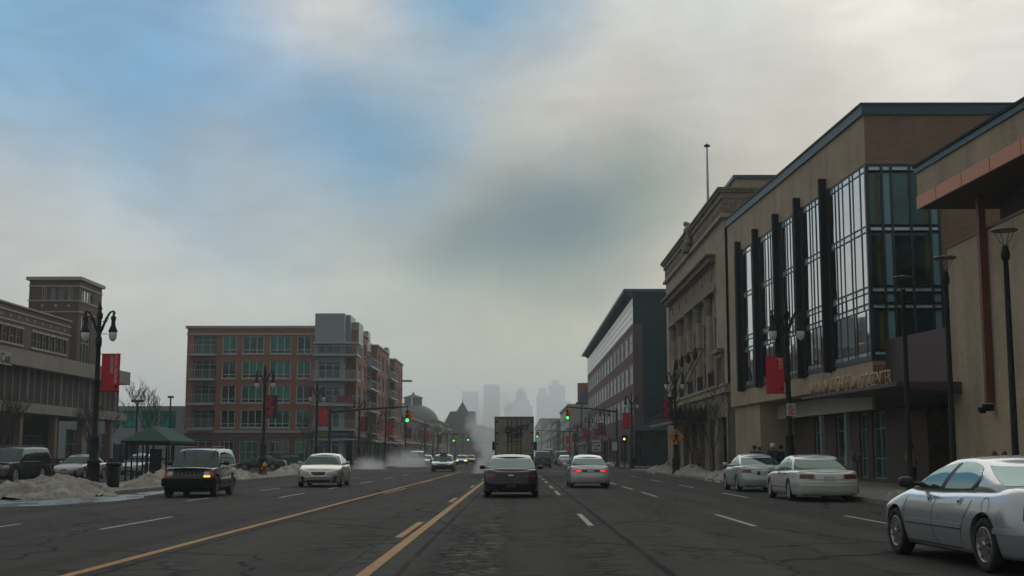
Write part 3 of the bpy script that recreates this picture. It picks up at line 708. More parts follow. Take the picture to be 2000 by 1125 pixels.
# ------------------------------------------------------------------ low tan building with copper eave (far right)
def copper_building():
    t = thing('brick_building', 'low tan brick building with an orange copper eave and copper downpipe', 'building', (17, 44, .14))
    a, b = Vector((15.26, 48.1)), Vector((15.78, 38.4)); d = (b-a).normalized(); e = a+d*27
    f = Pl(a, e, (-1, 0)); zq = lambda y: f.z(1789, y)
    back = 40
    def slab(z0, z1, o, m, name):
        q = MB(); p0, p1 = f.pt(-o, 0, o), f.pt(27, 0, o)
        q.prism([(p0.x, p0.y), (p1.x, p1.y), (back, p1.y), (back, p0.y)], z0, z1, vfn); q.build(name, m, t, w=True)
    slab(zq(411), zq(386), .03, M['copper'], 'copper_fascia'); slab(zq(386), zq(340), 0, M['tan'], 'parapet')
    slab(zq(340), zq(329), .08, M['teal_trim'], 'blue_band'); slab(zq(329), zq(324), .13, M['dark_metal'], 'coping')
    j = MB()
    for k in range(8): u = 1.9+k*2.35; j.cut(); fbox(j, f, u-.02, u+.02, zq(411)-.002, zq(386)-.01, .02, .036)
    j.build_each('panel_joint', M['copper_d'], t, w=True)
    zs = zq(411)-.01; s = MB(); p0, p1 = f.pt(.2, 0, -.03), f.pt(26.8, 0, -.03)
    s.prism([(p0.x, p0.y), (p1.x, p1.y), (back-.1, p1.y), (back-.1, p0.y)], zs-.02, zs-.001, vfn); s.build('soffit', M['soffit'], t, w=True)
    W = Pl((16.8, 49.6), (16.8, 21), (-1, 0)); zl = W.z(1836, 488)
    w = MB(); fbox(w, W, 0, W.L, .14, zl-.1, -20, 0); w.build('wall', M['tan'], t, w=True)
    c = MB(); fbox(c, W, -.05, W.L, zl-.1, zl, -.5, .05); c.build('wall_cap', M['copper_d'], t, w=True)
    ux = W.u(1912, 450); u2 = W.u(1986, 400)
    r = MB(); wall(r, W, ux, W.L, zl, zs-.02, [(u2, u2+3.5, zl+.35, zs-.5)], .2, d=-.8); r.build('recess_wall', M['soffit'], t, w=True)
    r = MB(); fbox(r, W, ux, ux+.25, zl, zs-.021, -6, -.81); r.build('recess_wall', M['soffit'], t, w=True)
    Wd = Pl((17.6, 49.6), (17.6, 21), (-1, 0)); window(t, Wd, u2, u2+3.5, zl+.35, zs-.5, .15, (.33, .66), (), M['copper_d'], M['g_bright'], .08)
    cz = W.z(1935, 788); q = MB(); u0, u1 = W.u(1912, 600, .35), W.u(1938, 600, .05)
    fbox(q, W, u0, u0+.24, cz, zs-.021, .05, .30); q.build('downpipe', M['copper_d'], t, w=True)
    fl = MB(); fbox(fl, W, u0+.02, u0+.3, cz-.28, cz-.04, .1, .42); fl.lathe([(.1, 0), (.16, .12), (.16, .2)], W.pt(u0+.16, cz-.36, .45), 10)
    fl.build('floodlight', M['dark_metal'], t, w=True)
copper_building()

# ------------------------------------------------------------------ old stone theatre
def theatre():
    t = thing('theatre_building', 'old limestone theatre with tall columns, carved frieze and black iron marquee', 'building', (16, 103, .14))
    P = Pl((14, 85.6), (14, 120.2), (-1, 0)); L = P.L
    Zr = lambda y: P.z(1412, y); U = lambda x, y=650: P.u(x, y)
    ztop = Zr(369)
    z_up, z_fr, z_led = Zr(389), Zr(424), Zr(429)
    a0, a1 = U(1397, 520), U(1306.5, 600)           # recessed bay range
    zc1 = P.z(1396, 497); zc0 = P.z(1396, 508); zfr = P.z(1396, 545); zar = P.z(1396, 556); zsill = P.z(1424, 765); zsl = P.z(1424, 752)
    core = MB(); core.box(14.9, 40, 85.62, 120.18, .14, ztop-.3); core.build('core', M['stone'], t, w=True)
    wl = MB()
    holes = [(a0, a1, zsl+.3, zc0)]
    wu0, wu1 = U(1413, 730), U(1403.5, 730)
    holes += [(wu0, wu1, P.z(1408, 763), P.z(1408, 700))]
    wall(wl, P, 0, L, zsl, z_fr, holes, .65)
    fbox(wl, P, -.02, .0, .14, z_fr, -.9, 0); 
    wl.box(14.0, 40, 85.58, 85.6, zsl, z_fr); wl.build('wall', M['stone'], t, w=True)
    window(t, P, wu0, wu1, P.z(1408, 763), P.z(1408, 700), .35, (.5,), (.45,), M['stone_d'], M['g_far'], .08)
    hd = MB(); fbox(hd, P, wu0-.5, wu1+.5, P.z(1408, 690), P.z(1408, 683), 0, .45); fbox(hd, P, wu0-.3, wu1+.3, P.z(1408, 700), P.z(1408, 690), 0, .2)
    fbox(hd, P, wu0-.3, wu0, P.z(1408, 763), P.z(1408, 700), 0, .12); fbox(hd, P, wu1, wu1+.3, P.z(1408, 763), P.z(1408, 700), 0, .12); hd.build('window_hood', M['stone_d'], t, w=True)
    # ledges
    lg = MB(); fbox(lg, P, -.3, L+.1, zsill, zsl, -.3, .22); fbox(lg, P, -.3, L+.1, zsl, zsl+.12, -.2, .32); lg.build('ledge', M['stone'], t, w=True)
    # carved frieze and crowning cornice, turning the near corner
    fz = MB(); fbox(fz, P, -.05, L+.05, z_fr+.12, z_up, -26, .08); fz.build('carved_frieze', M['carved'], t, w=True)
    rl = MB()
    for k in range(34):
        u = .5+k*1.0; rl.cut()
        rl.lathe([(.0, .1), (.28, .05), (.36, 0)], P.pt(u, (z_fr+z_up)/2+.05, .07), 8, M=Matrix.Rotation(-math.pi/2, 3, 'Y'))
    rl.build_each('frieze_ornament', M['carved'], t, w=True)
    lg = MB(); fbox(lg, P, -.25, L+.25, z_fr-.12, z_fr+.12, -26, .28); lg.build('frieze_ledge', M['stone'], t, w=True)
    cr = MB(); h = (ztop-z_up)
    fbox(cr, P, -.12, L+.15, z_up, z_up+h*.55, -26, .2); fbox(cr, P, -.3, L+.3, z_up+h*.55, z_up+h*.8, -26, .36); fbox(cr, P, -.42, L+.42, z_up+h*.8, ztop, -26, .48)
    cr.build('cornice', M['stone_d'], t, w=True)
    # entablature over the columns
    en = MB(); fbox(en, P, a0-.25, a1+.6, zc0+.25, zc1, -.6, .75); fbox(en, P, a0-.05, a1+.3, zc0-.1, zc0+.25, -.6, .45)
    fbox(en, P, a0, a1, zar, zc0-.1, -.6, -.08); fbox(en, P, a0, a1, zar-.35, zar, -.6, .06); en.build('entablature', M['stone_d'], t, w=True)
    md = MB()
    for k in range(6): md.cut(); md.lathe([(0, .12), (.32, .08), (.42, 0)], P.pt(a0+(k+.5)*(a1-a0)/6, (zar+zc0)/2, -.09), 12, M=Matrix.Rotation(-math.pi/2, 3, 'Y'))
    md.build_each('medallion', M['carved'], t, w=True)
    bk = MB(); wins = []
    n5 = 5; W_ = (a1-a0)/n5; zb0 = zsl+.35; zw1 = P.z(1390, 622)
    for k in range(n5):
        c = a0+(k+.5)*W_; wins.append((c-1.25, c+1.25, zb0, zw1))
    Q = Pl((14.5, 85.6), (14.5, 120.2), (-1, 0))
    wall(bk, Q, a0, a1, zb0-.4, zar, wins, .3); bk.build('bay_wall', M['stone_d'], t, w=True)
    for (a, b, c, e) in wins:
        w = window(t, Q, a, b, c, e, .25, (.5,), (.33, .62), M['dark_metal'], M['g_far'], .09)
        sp = MB(); fbox(sp, Q, a+.02, b-.02, c+(e-c)*.42, c+(e-c)*.53, -.15, -.04); sp.build('spandrel', M['stone_d'], t, w=True)
        rv = MB(); cu = (a+b)/2
        for zz, rr in ((zw1+.9, .5), (zw1+1.5, .38)): rv.lathe([(0, .14), (rr*.7, .1), (rr, 0)], Q.pt(cu, zz, 0), 10, M=Matrix.Rotation(-math.pi/2, 3, 'Y'))
        fbox(rv, Q, a+.1, b-.1, zw1+.12, zw1+.4, 0, .1); rv.build('relief_panel', M['carved'], t, w=True)
        rl = MB()
        for i in range(9): u = a+(b-a)*i/8; fbox(rl, P, u-.03, u+.03, zb0-.02, zb0+1.0, .02, .08)
        fbox(rl, P, a, b, zb0+.9, zb0+1.0, 0, .1); fbox(rl, P, a, b, zb0, zb0+.55, .03, .06); rl.build('balcony_rail', M['iron'], t, w=True)
    for k in range(n5+1):
        u = a0+k*W_; u = min(max(u, a0+.45), a1-.45)
        m = MB(); base = P.pt(u, 0, -.42)
        m.lathe([(.52, zb0-.38), (.52, zb0-.1), (.44, zb0), (.38, zb0+.2), (.37, zb0+3), (.33, zar-1.65)], (base.x, base.y, 0), 14)
        co = m.build('column', M['stone'], t, w=True)
        m = MB(); m.lathe([(.33, zar-1.65), (.39, zar-1.55), (.36, zar-1.3), (.48, zar-.9), (.45, zar-.85), (.56, zar-.5)], (base.x, base.y, 0), 12)
        m.box(base.x-.56, base.x+.4, base.y-.56, base.y+.56, zar-.5, zar-.352)
        o = m.build('capital', M['carved'], None); o.data.transform(Matrix.Translation(-Vector(t.location))); o.parent = co
    # ground storey
    g = MB(); hs = []
    for x0, x1 in ((1421, 1404), (1397, 1386), (1378, 1368), (1362, 1352), (1346, 1336), (1330, 1322)): hs.append((U(x0, 860), U(x1, 860), .2, 4.0))
    wall(g, P, 0, L, .14, zsill, hs, .5, d=.05); g.box(14.0, 40, 85.56, 85.58, .14, zsill); g.build('base_wall', M['stone_d'], t, w=True)
    for (a, b, c, e) in hs: window(t, P, a, b, c, e, .42, (.5,), (.7,), M['iron'], M['g_teal_d'], .1, 'door')
    jt = MB()
    for k in range(1, 7): fbox(jt, P, 0, L, .14+k*.85-.03, .14+k*.85+.0, .04, .053)
    # marquee
    y0, y1, x0 = 95.0, 110.5, 11.25
    mq = MB(); mq.box(x0, 14.0, y0, y1, 3.95, 4.45); mq.box(x0-.12, 14, y0-.12, y1+.12, 4.45, 4.6)
    mo = mq.build('marquee', M['iron'], t, w=True)
    ft = MB()
    for k in range(26): y = y0+(y1-y0)*k/25; ft.lathe([(.16, 4.6), (.2, 4.72), (.05, 4.95), (.09, 5.02), (.0, 5.12)], (x0, y, 0), 6)
    for k in range(8): x = x0+2.6*k/7; ft.lathe([(.16, 4.6), (.2, 4.72), (.05, 4.95), (.09, 5.02), (.0, 5.12)], (x, y0, 0), 6)
    o = ft.build('cresting', M['iron'], None); o.data.transform(Matrix.Translation(-Vector(t.location))); o.parent = mo
    lt = MB()
    for k in range(22): y = y0+.3+(y1-y0-.6)*k/21; lt.cut(); lt.lathe([(.0, 3.66), (.13, 3.75), (.15, 3.86), (.08, 3.95)], (x0+.12, y, 0), 8)
    for o in lt.build_each('bulb', M['conc_l'], None): o.data.transform(Matrix.Translation(-Vector(t.location))); o.parent = mo
    st = MB()
    for y in (y0+.3, (y0+y1)/2-4, (y0+y1)/2+4, y1-.3): st.cut(); st.tube([(x0+.2, y, 4.5), (14.0, y, 9.6)], .035, 6)
    st.build_each('tie_rod', M['iron'], t, w=True)
    bl = MB()
    for y in (97.2, 101.2, 105.2, 109): bl.cut(); bl.lathe([(.05, 0), (.16, .1), (.2, .4), (.15, .65), (.06, .85), (.0, 1.0)], (13.45, y, 8.6), 10); bl.box(13.45, 14, y-.04, y+.04, 9.4, 9.48)
    bl.build_each('wall_lantern', M['iron'], t, w=True)
    # penthouse
    q = MB(); q.box(15.6, 30, 90, 112, ztop-.3, Zr(369)+1.6); q.build('penthouse', M['stone'], t, w=True)
    q = MB(); q.box(15.4, 30.2, 89.8, 112.2, Zr(369)+1.6, Zr(369)+1.85); q.build('penthouse_roof', M['teal_trim'], t, w=True)
    # sculpture on the parapet
    s = at(1350, 470, X=14); z0 = z_fr+.1; y = s.y
    c = MB()
    c.lathe([(1.25, 0), (1.3, .7), (1.0, 1.5), (.72, 2.3), (.62, 2.9), (.7, 3.2), (.45, 3.6), (.0, 3.85)], (14.05, y, z0), 14)
    for sy in (-1, 1):
        c.tube([(13.8, y+sy*.3, z0+2.9), (13.55, y+sy*.9, z0+3.25), (13.5, y+sy*1.5, z0+2.8), (13.6, y+sy*1.55, z0+2.1), (13.8, y+sy*1.05, z0+1.4)], [.3, .36, .34, .3, .2], 10)
        c.lathe([(0, -.45), (.42, -.2), (.5, .1), (.3, .42), (0, .5)], (13.55, y+sy*1.45, z0+1.0), 10)
    c.tube([(14, y, z0+3.2), (13.5, y-.2, z0+3.75), (13.1, y-.3, z0+3.9)], [.45, .4, .28], 10)
    o_ = Vector((13.9, y, z0)); c.v = [tuple(o_+Vector(((q[0]-o_.x)*.6, (q[1]-o_.y)*.75, (q[2]-o_.z)*.60))) for q in c.v]
    c.build('parapet_sculpture', M['carved'], t, w=True)
    return t
th = theatre()
fp = thing('flagpole', 'bare slender flagpole standing on the stone theatre roof', 'flagpole', (16.2, 107.3, 18.4))
m = MB(); m.tube([(0, 0, 0), (0, 0, 4), (0, 0, 9.2)], [.16, .13, .07], 10); m.build('pole', M['alu'], fp)
m = MB(); m.lathe([(.07, 9.2), (.26, 9.24), (.26, 9.36), (.05, 9.46), (0, 9.6)], (0, 0, 0), 10); m.build('truck_cap', M['dark_metal'], fp)
m = MB(); m.box(-.12, .12, -.05, .05, 2.0, 2.5); m.build('cleat', M['alu'], fp)

# ------------------------------------------------------------------ teal-ended office block beyond the side street
def office():
    t = thing('office_building', 'long dark office block with teal end wall, white louvre band and deep eave', 'building', (14, 155, .14))
    Y0, Y1, X = 155.0, 258.0, 14.0
    P = Pl((X, Y0), (X, Y1), (-1, 0)); S = Pl((X, Y0), (60, Y0), (0, -1)); L = P.L
    Z = lambda y: P.z(1237, y); zr = Z(563); zl1 = Z(580); zl0 = Z(632)
    rws = [(Z(687), Z(649)), (Z(749), Z(711)), (Z(811), Z(773))]
    hs = []
    for r in rws:
        for k in range(15): u = 1.1+k*6.8; hs.append((u, u+4.9, r[0], r[1]))
    w = MB(); wall(w, P, 0, L, 4.6, zl0, hs, .25); w.build('wall', M['maroon_brick'], t, w=True)
    for i, h in enumerate(hs): window(t, P, *h, .045, (.34, .67), (.55,), M['alu'], M['g_bright'] if random.random() < .8 else M['g_blind'], .12)
    g = MB(); gh = [(2+k*7.2, 7.2+k*7.2, .5, 3.9) for k in range(14)]
    wall(g, P, 0, L, .14, 4.6, gh, .4, d=.02); g.build('base_wall', M['dark_brick'], t, w=True)
    for h in gh: window(t, P, *h, .35, (.33, .66), (.75,), M['dark_metal'], M['g_teal_d'], .1, 'shop_window')
    lv = MB(); hh = (zl1-zl0)/4
    for k in range(4): 
        z0 = zl0+k*hh; a = [P.pt(0, z0+.12, .03), P.pt(L, z0+.12, .03), P.pt(L, z0+hh, .03), P.pt(0, z0+hh, .03)]; lv.quad(*a)
        b = [P.pt(0, z0+.12, .03), P.pt(L, z0+.12, .03), P.pt(L, z0+.04, -.02), P.pt(0, z0+.04, -.02)]; lv.quad(*b[::-1])
    lv.build('louvre_band', M['white_louver'], t, w=True)
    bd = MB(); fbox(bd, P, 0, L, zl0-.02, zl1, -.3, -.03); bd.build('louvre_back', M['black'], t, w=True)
    e = MB(); e.box(X+.3, 60, Y0, Y1, .14, zr-.3); e.build('core', M['teal_wall'], t, w=True)
    e = MB(); fbox(e, S, 0, 46, 4.6, zr-.05, -.2, .05); fbox(e, S, 0, 1.05, 4.6, zl0, .05, .09, 0); e.build('end_wall', M['teal_wall'], t, w=True)
    e = MB(); fbox(e, S, -.03, 1.1, 4.6, zl0, .052, .1); e.build('corner_brick', M['dark_brick'], t, w=True)
    e = MB()
    for k in range(8): z = 6+k*2.1; e.cut(); fbox(e, S, 1.1, 46, z, z+.05, .05, .075)
    e.build_each('panel_joint', M['dark_metal'], t, w=True)
    rf = MB(); fbox(rf, P, -.3, L+.6, zr-.35, zr, -30, 1.15); rf.build('roof', M['teal_trim'], t, w=True)
    br = MB()
    for k in range(36): u = .3+k*2.85; br.cut(); br.prism([(0, zl1-.05), (0, zr-.36), (1.0, zr-.36)], u-.12, u+.12, lambda d, z, uu: P.pt(uu, z, d))
    br.build_each('eave_bracket', M['teal_panel'], t, w=True)
    c = MB(); fbox(c, S, -.6, 12, 4.35, 5.0, .0, 2.6); c.build('end_canopy', M['teal_trim'], t, w=True)
    dd = MB(); fbox(dd, S, .6, 10, .14, 4.3, .06, .12); dd.build('end_glazing', M['g_teal_d'], t, w=True)
    dd = MB()
    for k in range(7): dd.cut(); fbox(dd, S, .6+k*1.55, .7+k*1.55, .14, 4.3, .12, .2)
    dd.build_each('mullion', M['dark_metal'], t, w=True)
office()
# ------------------------------------------------------------------ left side of the street
def under(o, par, base):
    o.data.transform(Matrix.Translation(-Vector(base.location))); o.parent = par; return o
def clinic():
    t = thing('clinic_building', 'two storey concrete building with dark window strip and white sign at the car park', 'building', (-45, 112, 0))
    P = Pl((-40, 80), (-40, 130.3), (1, 0)); L = P.L
    z4, z3, z2, z1 = P.z(174, 712.6), P.z(174, 739.6), P.z(173, 800), P.z(173, 817)
    w = MB(); fbox(w, P, 0, L, z3, z4, -30, .5); w.build('roof_band', M['conc'], t, w=True)
    w = MB(); fbox(w, P, 0, L, z1, z2, -30, .35); w.build('floor_band', M['conc'], t, w=True)
    w = MB(); fbox(w, P, .3, L-.8, z2, z3, -29, -.5); w.build('upper_wall', M['strip'], t, w=True)
    g = MB()
    k = 0; u = .6
    while u < L-1.2:
        if True: g.cut(); fquad(g, P, u+.5, u+1.3, z2+.1, z3-.1, -.49)
        u += 1.55; k += 1
    g.build_each('panel', M['strip'], t, w=True)
    w = MB(); u = .6; k = 0
    while u < L-1:
        w.cut(); fbox(w, P, u-.05, u+.05, z2, z3, -.5, -.40)
        if k % 5 == 1: w.cut(); fbox(w, P, u+.22, u+.3, z2, z3, -.5, -.40)
        u += 1.55; k += 1
    w.build_each('mullion', M['conc_l'], t, w=True)
    w = MB(); fbox(w, P, .3, L-3, 0, z1, -26, -5.5); w.build('ground_wall', M['strip'], t, w=True)  # near-black brick puts the shade of the ground-floor recess into the colour
    for x0, x1, y0, mt in ((128, 158, 838, 'g_far'), (196, 212, 846, 'g_far'), (48, 78, 850, 'g_teal_d'), (168, 184, 846, 'g_teal_d'), (5, 35, 850, 'g_teal_d')):
        a, b = P.u(x0, 860, -5.5), P.u(x1, 860, -5.5)
        Q = Pl((-45.45, 80), (-45.45, 130.3), (1, 0)); window(t, Q, a, b, .3, min(z1-.15, Q.z((x0+x1)/2, y0)), .03, (.5,), (.6,), M['alu'], M[mt], .09)
    for x in (42, 110, 163, 218, -10):
        u = P.u(x, 860, 0); w = MB(); fbox(w, P, u-.28, u+.28, 0, z1, -.6, -.05); w.build('pier', M['tan_dark'], t, w=True)
    s = MB(); u0, u1 = P.u(-40, 700, .6), P.u(22.8, 700, .6); za, zb = P.z(14, 713, .6), P.z(14, 686.5, .6)
    fbox(s, P, u0, u1, za, zb, .5, .62); so = s.build('sign', M['conc_l'], t, w=True)
    h = zb-za
    for ch, xa, xb, hh, in (('C', 1, 8.5, .72), ('ARE', 9, 21.5, .52)):
        o = text(ch, 1, M['dark_metal'], 'lettering', Matrix.Identity(4), None, .01)
        xs = [v.co.x for v in o.data.vertices]; ys = [v.co.y for v in o.data.vertices]
        ua, ub = P.u(xa, 700, .62), P.u(xb, 700, .62); sy = h*hh/(max(ys)-min(ys))
        T = basis(P.pt((ua+ub)/2, za+h*.14, .635), P.U, (0, 0, 1)) @ Matrix.Diagonal(((ub-ua)/(max(xs)-min(xs)), sy, 1, 1)) @ Matrix.Translation((-(max(xs)+min(xs))/2, -min(ys), 0))
        o.data.transform(Matrix.Translation(-Vector(t.location)) @ T); o.parent = so
clinic()
def brick_block():
    t = thing('brick_building', 'red brick block with cream bands and a square tower above the concrete building', 'building', (-52, 125, 0))
    P = Pl((-46, 85), (-46, 131.5), (1, 0)); L = P.u(137, 640)
    zr = P.z(137, 628); hs = []
    S_ = 4.892; u_ = lambda v: P.u(v/S_, 665)
    for a, b in ((-40, 10), (30, 80), (100, 148), (165, 212), (300, 345), (360, 405), (420, 462), (480, 520), (538, 578), (593, 633)): hs.append((u_(a), u_(b), P.z(124.7, 692), P.z(124.7, 664)))
    w = MB(); wall(w, P, 0, L, 6, zr, hs, .35); fbox(w, P, 0, L, 6, zr, -14, -.6); w.build('wall', M['tower_brick'], t, w=True)
    for h in hs: window(t, P, *h, .3, (), (.5,), M['conc_l'], M['g_teal_d'], .1)
    tr = MB()
    for y in (628, 639.5, 656): z = P.z(137, y); fbox(tr, P, -.1, L+.1, z-.07, z+.07, 0, .10 if y > 630 else .22)
    for h in hs: fbox(tr, P, h[0]-.15, h[1]+.15, h[2]-.18, h[2], 0, .12); fbox(tr, P, h[0]-.15, h[1]+.15, h[3], h[3]+.2, 0, .1)
    for k in range(22): u = 2+k*2.0; z = P.z(137, 648); fbox(tr, P, u-.13, u+.13, z-.13, z+.13, 0, .06)
    tr.build('stone_band', M['conc_l'], t, w=True)
    ua, ub = u_(232), u_(288); q = MB(); fbox(q, P, ua, ub, P.z(137, 700), P.z(137, 657), 0, .01); q.build('recess', M['dark_brick'], t, w=True)
    # tower
    c = at(155.5, 560, Y=139); x1 = c.x; x0 = at(57.5, 560, Y=139).x; ye = 146.6; zt = at(155.5, 541, Y=139).z
    FT = Pl((x0, 139), (x1, 139), (0, -1)); ST = Pl((x1, 139), (x1, ye), (1, 0)); Z = lambda y: FT.z(150, y)
    w = MB(); hs = [(FT.u(a), FT.u(b), Z(584.8), Z(561)) for a, b in ((74.6, 85), (92, 102), (108.5, 119.5), (125, 136.5))]
    wall(w, FT, 0, FT.L, 6, zt, hs, .3)
    ss = lambda v: ST.u(v/S_, 575)
    h2 = [(ss(785), ss(895), Z(586), Z(562)), (ss(788), ss(880), 8.0, Z(614))]
    wall(w, ST, 0, ST.L, 6, zt, h2, .3); w.box(x0, x1-.35, 139.35, ye, 6, zt); tw = w.build('tower', M['tower_brick'], t, w=True)
    for h in hs: window(t, FT, *h, .2, (.5,), (), M['conc_l'], M['g_far'], .1)
    window(t, ST, *h2[0], .2, (.25, .5, .75), (), M['conc_l'], M['g_far'], .1); window(t, ST, *h2[1], .2, (.33, .66), (.33, .66), M['conc_l'], M['g_teal'], .16)
    tr = MB()
    for y, d in ((544, .30), (558.6, .08), (587, .1), (608.7, .1)):
        z = Z(y); e = .18 if y < 550 else .075
        tr.box(x0-d, x1+d, 139-d, ye+d, z-e, z+e)
    for a in (78, 104, 130): u = FT.u(a); z = Z(597); fbox(tr, FT, u-.14, u+.14, z-.14, z+.14, 0, .08)
    tr.build('tower_band', M['conc_l'], t, w=True)
brick_block()
def link():
    t = thing('link_building', 'low grey building with emerald green window bands behind the bus shelter', 'building', (-48, 176, 0))
    P = Pl((-80, 174), (-45.2, 174), (0, -1)); zt = P.z(300, 793); L = P.L
    hs = [(P.u(a), P.u(b), P.z(300, 836), P.z(300, 802)) for a, b in ((225, 238), (244, 271), (281, 311), (317, 348))]
    w = MB(); wall(w, P, 0, L, 0, zt, hs, .2); w.box(-80, -45.2, 175, 184, 0, zt); w.build('wall', M['zinc'], t, w=True)
    for h in hs: window(t, P, *h, .12, (.33, .66), (.5,), M['teal_trim'], M['g_em'], .1)
    j = MB()
    for k in range(5): z = .9+k*.85; j.cut(); fbox(j, P, 0, L, z, z+.04, 0, .02)
    fbox(j, P, -.1, L+.1, zt-.15, zt+.1, -.2, .2) if 0 else None; j.build_each('panel_joint', M['alu'], t, w=True)
link()
tw = thing('hoarding', 'dark green timber hoarding standing beside the grey link building', 'fence', (-44, 141, 0))
m = MB(); x0 = at(222, 893, Y=141).x; x1 = at(262, 893, Y=141).x; m.box(x0, x1, 141, 141.1, 0, 2.6); m.build('panel', M['teal_trim'], tw, w=True)
m = MB()
for k in range(4): x = x0+(x1-x0)*k/3; m.cut(); m.box(x-.06, x+.06, 140.9, 141, 0, 2.7)
m.build_each('post', M['dark_metal'], tw, w=True)

def apartments():
    t = thing('apartment_building', 'five storey orange brick apartment building with grey metal corner and green windows', 'building', (-30, 160, .14))
    Y = 155.0
    F = Pl((at(361.5, 800, Y=Y).x, Y), (-21.1, Y), (0, -1)); Z = lambda y: F.z(500, y); U = lambda x: F.u(x, 780)
    ub = U(613); zt = Z(640); zg = Z(842)
    rows = [(691, 656), (739, 704), (787, 752), (835.5, 800)]
    cols = [(376, 420, (.35, .68)), (431.5, 459.5, (.5,)), (470.5, 513, (.34, .67)), (524.5, 566.5, (.34, .67)), (578, 606, (.5,))]
    hs = [(U(a), U(b), Z(r0), Z(r1)) for r0, r1 in rows for a, b, _ in cols]
    w = MB(); wall(w, F, 0, ub, zg, zt, hs, .3); w.build('wall', M['orange_brick'], t, w=True)
    for r0, r1 in rows:
        for ci, (a, b, vs) in enumerate(cols):
            gm = random.choice(['g_green', 'g_teal', 'g_green', 'g_teal_d', 'g_green', 'g_teal'])
            if ci == 0:
                window(t, F, U(a), U(b), Z(r0), Z(r1), .6, vs, (.78,), M['alu'], M['g_teal'], .09)
                bl = MB(); fbox(bl, F, U(a)-.35, U(b)+.05, Z(r0)-.28, Z(r0)-.05, -.1, 1.0)
                for k in range(15): u = U(a)-.3+(U(b)-U(a)+.3)*k/14; fbox(bl, F, u-.015, u+.015, Z(r0)-.05, Z(r0)+1.0, .94, .97)
                fbox(bl, F, U(a)-.35, U(b)+.05, Z(r0)+1.0, Z(r0)+1.06, .9, 1.0); bl.build('balcony', M['alu'], t, w=True)
            else:
                window(t, F, U(a), U(b), Z(r0), Z(r1), .2, vs, (.22,), M['alu_l'], M[gm], .10)
                low = MB(); fquad(low, F, U(a)+.1, U(b)-.1, Z(r0)+.1, Z(r0)+(Z(r1)-Z(r0))*.2, -.195); low.build('lower_pane', M['g_teal_d'], t, w=True)
    sl = MB()
    for h in hs: sl.cut(); fbox(sl, F, h[0]-.1, h[1]+.1, h[2]-.16, h[2], 0, .12)
    sl.build_each('sill', M['conc_l'], t, w=True)
    cp = MB(); fbox(cp, F, -.2, ub, zt-.1, zt+.22, -60, .2); cp.build('coping', M['conc_l'], t, w=True)
    bn = MB(); fbox(bn, F, -.06, ub, Z(655)+.02, Z(652.5)+.1, 0, .1); fbox(bn, F, -.06, ub, zg-.2, zg+.12, 0, .16); bn.build('stone_band', M['conc_l'], t, w=True)
    c = MB(); c.box(F.o.x, -21.0-.6, Y+.7, 222, .14, zt-.1); c.build('core', M['dark_brick'], t, w=True)
    gs = [(U(a), U(b), .5, Z(857)) for a, b in ((374, 419), (430.5, 459), (469.5, 507), (525, 567), (578, 606.5))]
    g = MB(); wall(g, F, 0, ub, .14, zg-.2, gs, .3, d=.03); g.build('base_wall', M['maroon_brick'], t, w=True)
    for h in gs: window(t, F, *h, .2, (.33, .66), (.45, .88), M['conc_l'], M[random.choice(['g_teal', 'g_far', 'g_green'])], .12, 'shop_window')
    # grey metal corner with balconies
    x0, x1 = F.pt(ub, 0).x, -21.1; zc = Z(612.5)
    m = MB(); m.box(x0+.01, x1, Y-.25, Y+6, Z(668), zc); m.box(x1, x1+.5, Y+1.6, Y+6.5, Z(668), zc); m.box(x1+.02, x1+1.3, Y+3.5, Y+8, Z(668)-.1, zc-.7); m.build('metal_crown', M['zinc'], t, w=True)
    fl = [(691, 661), (739.5, 707), (788, 756), (836, 800)]
    C_ = Pl((x0, Y), (x1, Y), (0, -1)); cu = lambda x: C_.u(x, 780)
    hh = [(cu(619), cu(664), C_.z(640, a), C_.z(640, b)) for a, b in fl]+[(cu(619), cu(664), .4, 3.2)]
    m = MB(); wall(m, C_, 0, C_.L, .14, Z(668), hh, .5)
    D_ = Pl((x1, Y), (x1, Y+6), (1, 0)); h3 = [(.7, 3.4, a[2], a[3]) for a in hh[:4]]+[(.8, 3.2, .4, 3.2)]
    wall(m, D_, 0, D_.L, .14, Z(668), h3, .3); m.build('corner_wall', M['zinc'], t, w=True)
    for h in hh: window(t, C_, *h, .4, (.33, .66), (.82,), M['alu_l'], M['g_teal_d' if h[2] < 13 else 'g_teal'], .12)
    for h in h3: window(t, D_, *h, .2, (.5,), (.82,), M['alu_l'], M['g_blind'], .12)
    for i, (a, b) in enumerate(fl):
        z = C_.z(640, a)-.12; m = MB()
        m.box(x0-.1, x1+1.75, Y-1.3, Y-.02, z-.2, z); m.box(x1+.03, x1+1.75, Y-.02, Y+2.4, z-.2, z)
        nb = 40
        for k in range(nb): x = x0+(x1+1.7-x0)*k/(nb-1); m.box(x-.012, x+.012, Y-1.28, Y-1.25, z, z+1.0)
        for k in range(16): y = Y-1.25+3.6*k/15; m.box(x1+1.68, x1+1.71, y-.012, y+.012, z, z+1.0)
        m.box(x0-.1, x1+1.75, Y-1.3, Y-1.22, z+1.0, z+1.06); m.box(x1+1.66, x1+1.74, Y-1.22, Y+2.4, z+1.0, z+1.06)
        m.build('balcony', M['alu'], t, w=True)
    m = MB(); m.box(x0, x1+1.9, Y-1.4, Y+2.5, Z(668)-.3, Z(668)-.1); m.box(x0-.1, x1+1.9, Y-1.2, Y+2.4, Z(858)-.1, Z(858)+.06); m.build('canopy', M['alu'], t, w=True)
